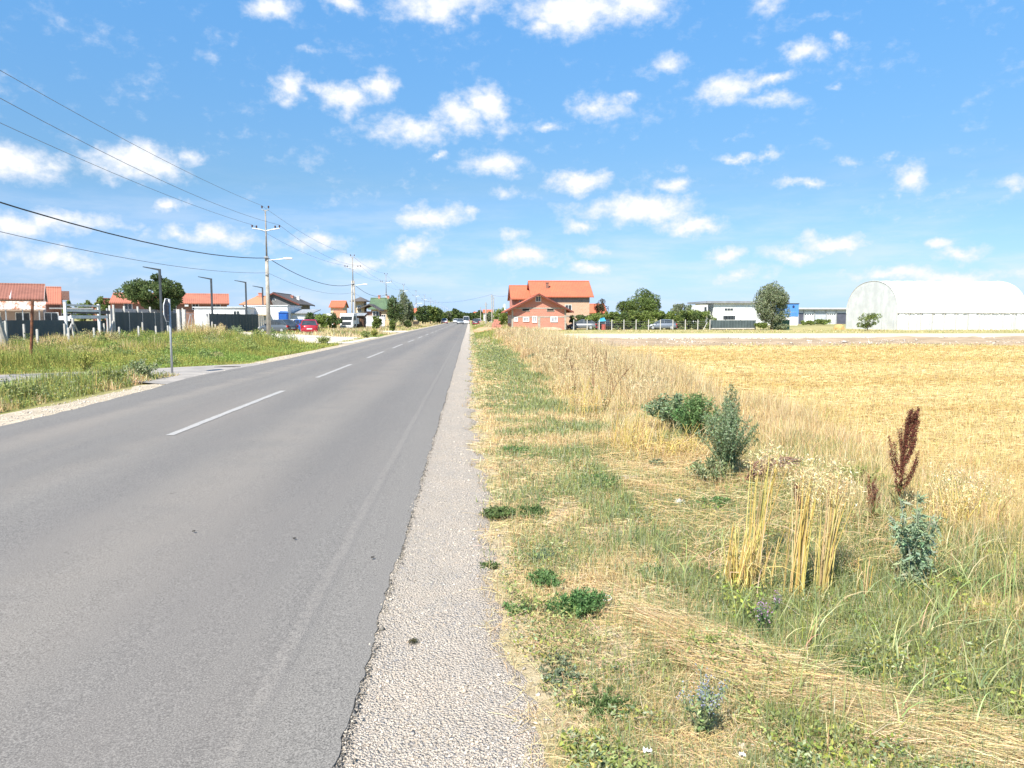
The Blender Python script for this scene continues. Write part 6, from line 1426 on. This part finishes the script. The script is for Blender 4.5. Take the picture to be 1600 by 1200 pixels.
# wheat
def wheat(n, h, rx, ry, lean=.06, ears=True, cut=False, broken=.0):
    def f(e):
        a = RNG.normal(0, rx, n); b = RNG.normal(0, ry, n); hh = h*RNG.uniform(.80, 1.05, n)
        if cut: hh = h*RNG.uniform(.55, 1.05, n)
        t_ = np.linspace(0, 1, 5); dx = RNG.normal(.08 if ears else .04, lean, n)*h; dy = RNG.normal(0, lean, n)*h; P = np.zeros((n, 5, 3))
        kink = RNG.random(n) < broken
        for i, q in enumerate(t_): P[:, i, 0] = a+dx*q**1.5; P[:, i, 1] = b+dy*q**1.5; P[:, i, 2] = hh*q
        if kink.any():
            dd = rdir(n)*h*.5; dd[:, 2] = -abs(dd[:, 2])*.4
            P[kink, 4] = P[kink, 2]+dd[kink]; P[kink, 3] = P[kink, 2]+dd[kink]*.45+np.array([0, 0, .03])
        c_ = colvar(np.where((RNG.random(n) < .4)[:, None], STRAW[RNG.integers(0, 5, n)]*1.12, GOLD[RNG.integers(0, 4, n)]*[1.12, 1.1, .8]), n, .10, .04)
        s1 = Soup(); s1.strands(P, np.repeat(np.array([1.15, 1.05, 1, .9, .7])[None]*.0032, n, 0), c_, 4)
        # sheath leaves
        m_ = n; k = RNG.integers(0, n, m_); i_ = RNG.integers(1, 4, m_); L = RNG.uniform(.08, .2, m_); d = rdir(m_, -.2)
        R_ = P[k, i_][:, None, :]+d[:, None, :]*L[:, None, None]*np.linspace(0, 1, 4)[None, :, None]; R_[:, :, 2] += (.04*np.sin(np.linspace(0, 1, 4)*3))[None]
        s1.ribbons(R_, np.full((m_, 4), .0045)*np.array([1, .9, .6, .2]), colvar(GOLD[RNG.integers(0, 4, m_)], m_, .12)); s1.build('stalks', GRASS, e)
        if ears:
            s2 = Soup(); m_ = n*30; k = RNG.integers(0, n, m_); tip = P[k, 4]; q = RNG.random(m_)
            Q = tip+np.stack([RNG.normal(0, .032, m_), RNG.normal(0, .032, m_), -.03+.13*q], 1); L = RNG.uniform(.012, .03, m_)
            s2.leaves(Q, rdir(m_, .5), rdir(m_), L, L*.25, colvar(PALE[RNG.integers(0, 5, m_)]*1.25, m_, .12)); s2.build('seed_heads', GRASS, e)
    return f
x, y = gp(1168, 892); plant('wheat_clump', 'wheat', 'low ragged clump of broken golden straw left of the tall wheat', x-.04, y, wheat(75, .45, .075, .05, .08, False, True, .15))
x, y = gp(1192, 872); plant('wheat_clump', 'wheat', 'thin taller pale oat stalks between the low clump and the tall wheat', x, y+.1, wheat(22, .82, .035, .05, .07, True))
x, y = gp(1243, 900); plant('wheat_clump', 'wheat', 'tall bundle of golden stalks, left half of the tallest wheat stand', x-.005, y, wheat(27, .82, .026, .03, .05, True))
x, y = gp(1283, 897); plant('wheat_clump', 'wheat', 'tall bundle of golden stalks, right half of the tallest wheat stand', x+.01, y+.02, wheat(30, .78, .028, .03, .055, True))
x, y = gp(985, 690); plant('wheat_clump', 'wheat', 'upright yellow straw clump at the ditch, left of the green shrubs', x-.02, y, wheat(100, .55, .16, .14, .12, False, True, .1))
x, y = gp(1055, 700); plant('wheat_clump', 'wheat', 'bent over straw tuft forming an arch below the green shrubs', x, y, wheat(110, .50, .22, .16, .35, False, True, .6))
x, y = gp(1500, 820); plant('wheat_clump', 'wheat', 'drooping pale straw clump to the right of the blue green thistle', x, y, wheat(60, .42, .12, .12, .22, True, True, .3))
x, y = gp(1352, 905); plant('wheat_clump', 'wheat', 'single pair of short straw stalks between tall wheat and thistle', x, y, wheat(5, .30, .02, .02, .05, False))
x, y = gp(905, 650); plant('wheat_clump', 'wheat', 'slim straw tuft leaning at the ditch edge far left of the shrubs', x+.3, y+1, wheat(50, .8, .25, .3, .15, True, True, .2))
# red dock
def dock(h=.9, n_br=16, sc=1.0, col=(.16, .035, .035), lean=(.12, 0)):
    def f(e):
        t_ = np.linspace(0, 1, 6); P = []; Rr_ = []
        main = np.stack([lean[0]*t_**2*h+.02*np.sin(t_*5), lean[1]*t_**2*h, h*t_], 1); P.append(main); Rr_.append(np.linspace(.006, .002, 6)*sc)
        for i in range(n_br):
            q = .26+.68*i/n_br; a = RNG.uniform(0, 6.28); L = h*RNG.uniform(.75, 1.1)*.42*(1.17-q); b0 = np.array([lean[0]*q**2*h, lean[1]*q**2*h, h*q])
            d = np.array([np.cos(a)*.42+.06, np.sin(a)*.42, 1]); P.append(b0+np.stack([d[0]*L*t_**.6, d[1]*L*t_**.6, .95*L*t_**1.25], 1)); Rr_.append(np.linspace(.003, .001, 6)*sc)
        P = np.array(P); s1 = Soup(); s1.strands(P, np.array(Rr_), colvar((.22, .08, .05), len(P), .15), 4); s1.build('stems', GRASS, e)
        m_ = int(5200*sc*sc*n_br/16); k = RNG.integers(0, len(P), m_); k[:m_//6] = 0; q = RNG.random(m_); lo_ = np.where(k == 0, .5, .05); q = lo_+(1-lo_)*q
        fi = q*5; i0 = np.minimum(fi.astype(int), 4); fr = (fi-i0)[:, None]; Q = P[k, i0]*(1-fr)+P[k, i0+1]*fr
        s2 = Soup(); L = RNG.uniform(.004, .010, m_)*max(sc, .8); s2.leaves(Q+RNG.normal(0, .0075*sc, (m_, 3))*(.4+RNG.random((m_, 1))), rdir(m_), rdir(m_), L, L*.9, colvar(col, m_, .35, .12)); s2.build('seed_heads', GRASS, e)
        s3 = Soup(); m_ = 26; k = RNG.random(m_)*.4; s3.leaves(np.stack([0*k, 0*k, h*k*.8], 1), rdir(m_, .3), rdir(m_), RNG.uniform(.06, .13, m_), np.full(m_, .03), colvar([(.18, .19, .07)]*m_, m_, .25)); s3.build('leaves', LEAF, e)
    return f
x, y = gp(1400, 805); plant('dock_plant', 'plant', 'tall dark red dock plant with dense seed heads at the field edge', x, y, dock(.92, 28, 1.15, (.17, .05, .04)))
x, y = gp(1385, 815); plant('dock_plant', 'plant', 'short sparse reddish dock stalk at the left of the tall dark red one', x-.12, y, dock(.45, 6, .7, (.22, .07, .05), (-.05, 0)))
for i, (px_w, py, hh, ln, lab) in enumerate(((875, 590, 1.0, (.3, 0), 'leaning brown dock stalk farthest left in the tall dry grass'), (897, 612, .9, (-.1, 0), 'thin brown dock stalk standing second from the left in the dry grass'), (925, 620, 1.15, (.02, 0), 'tallest straight brown dock stalk in the dry grass of the ditch'), (948, 610, 1.0, (-.02, 0), 'slim brown dock stalk right of the tallest one in the dry grass'), (945, 640, .95, (.55, 0), 'strongly leaning brown dock stalk pointing right over the ditch'), (1365, 800, .3, (0, 0), 'tiny red dock sprig in the grass left of the red dock'), (1247, 800, .35, (0, .1), 'small brown seed stalk behind the tall wheat'))):
    x, y = gp(px_w, py); plant('dock_stalk', 'plant', lab, x, y, dock(hh, 9, .85+.0*y, (.26, .13, .09), ln))
# blue green thistle
def thistle(e):
    h = .66; t_ = np.linspace(0, 1, 6); n = 9; P = np.zeros((n, 6, 3))
    for j in range(n):
        a = j*2.4; sp = .0 if j == 0 else .13; hh = h if j == 0 else h*RNG.uniform(.6, .95)
        P[j] = np.stack([np.cos(a)*sp*t_**1.4, np.sin(a)*sp*t_**1.4, hh*t_], 1)
    s1 = Soup(); s1.strands(P, np.repeat(np.linspace(.007, .003, 6)[None], n, 0), colvar((.36, .38, .26), n, .08), 5); s1.build('stems', GRASS, e)
    m_ = 300; k = RNG.integers(0, n, m_); q = RNG.random(m_)**.8*5; i0 = np.minimum(q.astype(int), 4); fr = (q-i0)[:, None]; Q = P[k, i0]*(1-fr)+P[k, i0+1]*fr
    s2 = Soup()
    d = rdir(m_, .15); L = RNG.uniform(.06, .13, m_)*(1.15-q/9)
    # each leaf is a row of toothed lobes
    for jj in range(5):
        u = (jj+.2)/5; base = Q+d*(L*u)[:, None]+np.array([0, 0, -.03])*u*u; sd_ = unit(np.cross(d, rdir(m_)))
        for sg in (1, -1): s2.leaves(base, d*.7+sd_*sg, rdir(m_), L*.34*(1-.55*u), L*.20*(1-.5*u), colvar([(.25, .335, .20)]*m_, m_, .18, .05))
    s2.leaves(Q, d, rdir(m_), L, L*.22, colvar([(.30, .37, .25)]*m_, m_, .12)); s2.build('leaves', LEAF, e)
x, y = gp(1428, 895); plant('thistle', 'plant', 'pale blue green thistle like plant in front of the dark red dock', x, y, thistle)
# eryngo with blue heads, purple flowers
def flowerp(n_st, h, sp, flc, leafc, nf=14, fs=.012, lsz=.035, nl=260):
    def f(e):
        a = RNG.uniform(0, 6.28, n_st); l = RNG.random(n_st)*sp; t_ = np.linspace(0, 1, 5); P = np.zeros((n_st, 5, 3)); hh = h*RNG.uniform(.75, 1, n_st)
        for i, q in enumerate(t_): P[:, i, 0] = np.cos(a)*l*q; P[:, i, 1] = np.sin(a)*l*q; P[:, i, 2] = hh*q
        s1 = Soup(); s1.strands(P, np.full((n_st, 5), .0022), colvar((.20, .27, .18), n_st, .1), 4); s1.build('stems', GRASS, e)
        k = RNG.integers(0, n_st, nl); q = RNG.random(nl)*4; i0 = np.minimum(q.astype(int), 3); s2 = Soup(); s2.leaves(P[k, i0]+(P[k, i0+1]-P[k, i0])*(q-i0)[:, None], rdir(nl, .4), rdir(nl), np.full(nl, lsz), np.full(nl, lsz*.3), colvar(leafc, nl, .15)); s2.build('leaves', LEAF, e)
        m_ = n_st*nf; k = RNG.integers(0, n_st, m_); s3 = Soup(); s3.leaves(P[k, 4]+RNG.normal(0, 1, (m_, 3))*np.array([.012, .012, .022]), rdir(m_), rdir(m_), np.full(m_, fs), np.full(m_, fs*.5), colvar(flc, m_, .2)); s3.build('flowers', GRASS, e)
    return f
x, y = gp(1098, 1120); plant('eryngo', 'plant', 'spiky plant with grey blue flower heads in the lower middle foreground', x, y, flowerp(20, .23, .12, (.29, .33, .45), (.26, .32, .15), 18, .010, .035, 420))
x, y = gp(1192, 965); plant('purple_flower', 'plant', 'dark green plant with a purple flower spike, nearer the wheat', x, y, flowerp(8, .22, .05, (.42, .22, .42), (.10, .20, .08), 14, .012, .035, 220))
x, y = gp(1212, 935); plant('purple_flower', 'plant', 'faint lilac flower spike just behind the dark green flowering plant', x, y, flowerp(3, .2, .03, (.42, .24, .40), (.13, .22, .09), 12, .012, .03, 80))
# green weeds in the verge
W = [(905, 950, .17, .20, 2200, 'bright', 'large bright green feathery weed beside the white ring, foreground verge'), (850, 905, .13, .14, 1300, 'bright', 'bright green weed touching the large one, nearer the gravel'), (848, 862, .12, .08, 700, 'grey', 'grey green low weed behind the two bright green ones'),
     (780, 800, .13, .12, 1300, 'dark', 'dark green weed tuft at the gravel edge'), (830, 795, .16, .10, 1200, 'dark', 'dark weed right of the tuft at the gravel edge'), (762, 878, .07, .06, 380, 'dark', 'tiny green sprig growing out onto the gravel'),
     (812, 945, .09, .06, 500, 'bright', 'small green weed at the gravel edge left of the large bright one'), (880, 1040, .13, .08, 900, 'grey', 'greyish weed below the large bright green one, lower foreground'), (945, 1090, .16, .08, 1500, 'dark', 'spreading dark feathery weed at the lower centre'),
     (940, 1160, .15, .07, 900, 'yellow', 'yellowish creeping weed at the bottom edge of the view'), (935, 745, .28, .12, 2200, 'bright', 'broad bright green mat of weeds in the middle verge'), (1028, 712, .09, .16, 700, 'grey', 'small blue green sprig in front of the arched straw tuft'),
     (1125, 775, .16, .18, 1300, 'bright', 'fresh green low weed at the foot of the tall bluish shrub'), (840, 560, .45, .45, 1500, 'grey', 'green bushy weed in the tall dry grass, far left end of the ditch'), (860, 575, .4, .35, 1200, 'dark', 'darker green bushy weed behind the leaning dock stalks'),
     (800, 700, .22, .08, 1200, 'bright', 'low green weed patch by the gravel in the middle distance'), (1020, 880, .12, .07, 700, 'bright', 'small round green weed below the litter in the verge centre'), (1185, 940, .13, .13, 900, 'dark', 'dark leafy weed left of the purple flowered plant'),
     (1085, 1000, .12, .14, 800, 'yellow', 'grassy green tuft in the verge centre left of the straw band'), (1260, 1165, .14, .07, 900, 'bright', 'pale leafy weed by the blue scrap at the bottom'), (1460, 930, .20, .10, 1300, 'yellow', 'yellow green creeping weed under the thistle'), (1330, 1010, .22, .10, 1700, 'dark', 'dark clover like mat above the straw band at lower right'),
     (1560, 900, .25, .12, 1600, 'bright', 'green weed mat at the right edge of the view'), (1500, 1060, .2, .10, 1300, 'yellow', 'yellow green weed mat near the lower right corner'), (1340, 760, .3, .35, 900, 'yellow', 'soft green grassy tuft behind the wheat, left of the red dock')]
PAL = {'bright': SHG, 'dark': [(.10, .165, .055), (.13, .20, .07), (.08, .13, .045)], 'grey': [(.18, .24, .15), (.23, .29, .2), (.14, .19, .11)], 'yellow': [(.25, .30, .08), (.20, .27, .06), (.3, .33, .12)]}
for px_w, py, r_, h_, n_, c_, lab in W:
    x, y = gp(px_w, py)
    plant('verge_weed', 'weed', lab, x, y, lambda e: stems_leaves(e, max(14, n_//28), h_*.75, r_*1.15, int(n_*3.2), .012+.0017*y, PAL[c_], stw=.0015+.0002*y, lo=.05, up=.5, curl=1.1), 'green weeds in the verge')
# weeds on the left with a shape of their own
for px_w, py, hh, r_, c_, lab in ((135, 580, .62, .55, GYE, 'tall yellow green weed clump at the end of the side road, left'), (222, 592, .55, .5, GBL, 'greyish leafy weed clump just left of the traffic sign post'), (165, 600, .4, .6, GGR, 'low green weed clump left of the traffic sign in the wedge'), (30, 625, .35, .6, GGR, 'green weed clump at the left edge between side road and main road'), (60, 565, .6, .8, GGR, 'dark green weed clump at the foot of the rusty pipe'),
                                  (345, 530, 1.3, .55, PALE, 'tall pale seeding weed left of the first utility pole'), (370, 532, 1.15, .6, GBL, 'tall grey green weed close to the first utility pole'), (505, 538, .5, .6, GGR, 'dark green weed clump on the verge beside the gravel yard'), (572, 528, .6, .5, GGR, 'weed clump between gravel yard and road below the second pole'), (585, 526, .7, .4, GYE, 'narrow weed clump on the verge right of the second pole')):
    x, y = gp(px_w, py); plant('weed_clump', 'weed', lab, x, y, lambda e: stems_leaves(e, 40, hh, r_, 1500, .05+.0012*y, c_, stw=.006, lo=.1), 'weed clumps left of the road')

# ------------------------------------------------------------------ small litter
x, y = gp(941, 932); e = tag(MB().tube([(.05*math.cos(a)*1.05, .030*math.sin(a), .03+.006*math.sin(2*a)) for a in np.linspace(0, 6.283, 25)], .0022, 6).build('plastic_ring', WHITE), 'white plastic ring lying on the dry grass beside the bright green weed', 'litter'); e.location = (x, y, float(gz(x, y))+.01)
def rag(px, py, r_, mat, name, lab, hz=.02):
    x, y = gp(px, py); N_ = 9; vs = []
    for i in range(N_):
        for j in range(N_):
            u, v = i/(N_-1)-.5, j/(N_-1)-.5; q = 1-.35*random.random(); vs.append((u*r_*2*q, v*r_*1.5*q, random.random()*hz+.01))
    fs = [(i*N_+j, i*N_+j+1, (i+1)*N_+j+1, (i+1)*N_+j) for i in range(N_-1) for j in range(N_-1)]
    o_ = MB().add(vs, fs).build(name, mat, None, True); o_.location = (x, y, float(gz(x, y))+.02); return tag(o_, lab, 'litter')
rag(1062, 768, .055, WHITE, 'plastic_scrap', 'white crumpled scrap lying in the verge below the tall bluish shrub', .05)
rag(1298, 1178, .02, pm('blue_scrap', (.05, .08, .25), (.03, .05, .18), 8, .5), 'blue_scrap', 'small dark blue scrap in the grass at the bottom edge')
rag(1012, 1165, .02, WHITE, 'paper_scrap', 'small white paper scrap in the verge at the bottom')
rag(1160, 1162, .012, WHITE, 'paper_bit', 'tiny white bit in the grass right of the paper scrap')
rag(985, 735, .10, pm('clear_film', (.42, .40, .40), (.34, .32, .33), 8, .3), 'plastic_film', 'greyish plastic film caught in the grass beside the green mat', .06)
e = empty('dark_tuft', (*gp(646, 1000), -.012), 0, 'small dark withered tuft lying on the gravel shoulder', 'tuft')
s_ = Soup(); n = 60; a = RNG.uniform(0, 6.28, n); P = np.zeros((n, 4, 3)); L = RNG.uniform(.01, .035, n)
for i, q in enumerate((0, .33, .66, 1)): P[:, i, 0] = np.cos(a)*L*q; P[:, i, 1] = np.sin(a)*L*q; P[:, i, 2] = .004+.012*q*(1-q)*4
s_.strands(P, np.full((n, 4), .0011), colvar((.06, .06, .03), n, .3), 3); s_.build('blades', GRASS, e)
pos_l = [(440, 858, 'dark clod on the asphalt, leftmost of the small ones'), (303, 862, None), (459, 846, None), (582, 874, None), (167, 857, None)]
for i, (px_w, py, _) in enumerate(((303, 840), (460, 848), (582, 875)) and [(303, 840, 'small dark clod lying on the road, left of the middle lane'), (460, 848, 'small dark clod lying on the road beside the right wheel track'), (582, 875, 'small dark clod lying on the road close to the gravel edge')]):
    x, y = gp(px_w, py); o_ = MB().ball((0, 0, 0), .013, .010, .005, 9, 5, .25).build('clod', pm('dark_clod', (.05, .045, .04), None, 9, .9)); o_.location = (x, y, road_z(x)+.004); tag(o_, _, 'clod')
# torn strip of rubber at the side road mouth
x, y = gp(362, 573); o_ = MB().tube([(0, 0, .012), (.3, .1, .015), (.55, .15, .012), (.8, .2, .01)], [.008, .02, .018, .006], 6).build('rubber_strip', TYRE); o_.location = (x-.5, y-.2, -.01); tag(o_, 'dark torn rubber strip at the mouth of the side road', 'litter')
# ------------------------------------------------------------------ parts built in one go become meshes of their own
SPLIT = {'end_wall', 'side_curtain', 'grey_flap', 'bargeboard', 'post', 'brace', 'beam', 'boards', 'props', 'column', 'canopy_post', 'pole', 'window', 'frame', 'roof', 'concrete_frame', 'wall_panel', 'open_bay', 'clamp', 'rail', 'faded_lettering', 'window_strip', 'dark_mark', 'pillars', 'sheet'}
def islands(me):
    n = len(me.vertices); par = list(range(n))
    def find(a):
        while par[a] != a: par[a] = par[par[a]]; a = par[a]
        return a
    for e_ in me.edges:
        a, b_ = find(e_.vertices[0]), find(e_.vertices[1])
        if a != b_: par[a] = b_
    g = {}
    for p_ in me.polygons: g.setdefault(find(p_.vertices[0]), []).append(p_)
    return list(g.values())
done = {}
for o in [o for o in bpy.data.objects if o.type == 'MESH' and o.parent is not None and o.name.split('.')[0] in SPLIT]:
    me = o.data
    if me.name not in done:
        gs = islands(me); L_ = []
        if 2 <= len(gs) <= 14:
            for g_ in gs:
                ids = sorted({v for p_ in g_ for v in p_.vertices}); mp = {v: i for i, v in enumerate(ids)}
                m2_ = bpy.data.meshes.new(me.name.split('.')[0]); m2_.from_pydata([me.vertices[v].co[:] for v in ids], [], [[mp[v] for v in p_.vertices] for p_ in g_])
                m2_.materials.append(me.materials[0]); m2_.update(); m2_.polygons.foreach_set('use_smooth', [g_[0].use_smooth]*len(g_)); L_.append(m2_)
        done[me.name] = L_
    L_ = done[me.name]
    if not L_: continue
    o.data = L_[0]
    for m2_ in L_[1:]:
        c_ = bpy.data.objects.new(o.name.split('.')[0], m2_); COL.objects.link(c_); c_.parent = o.parent; c_.location = o.location; c_.rotation_euler = o.rotation_euler
        if 'label' in o: c_['label'] = o['label']
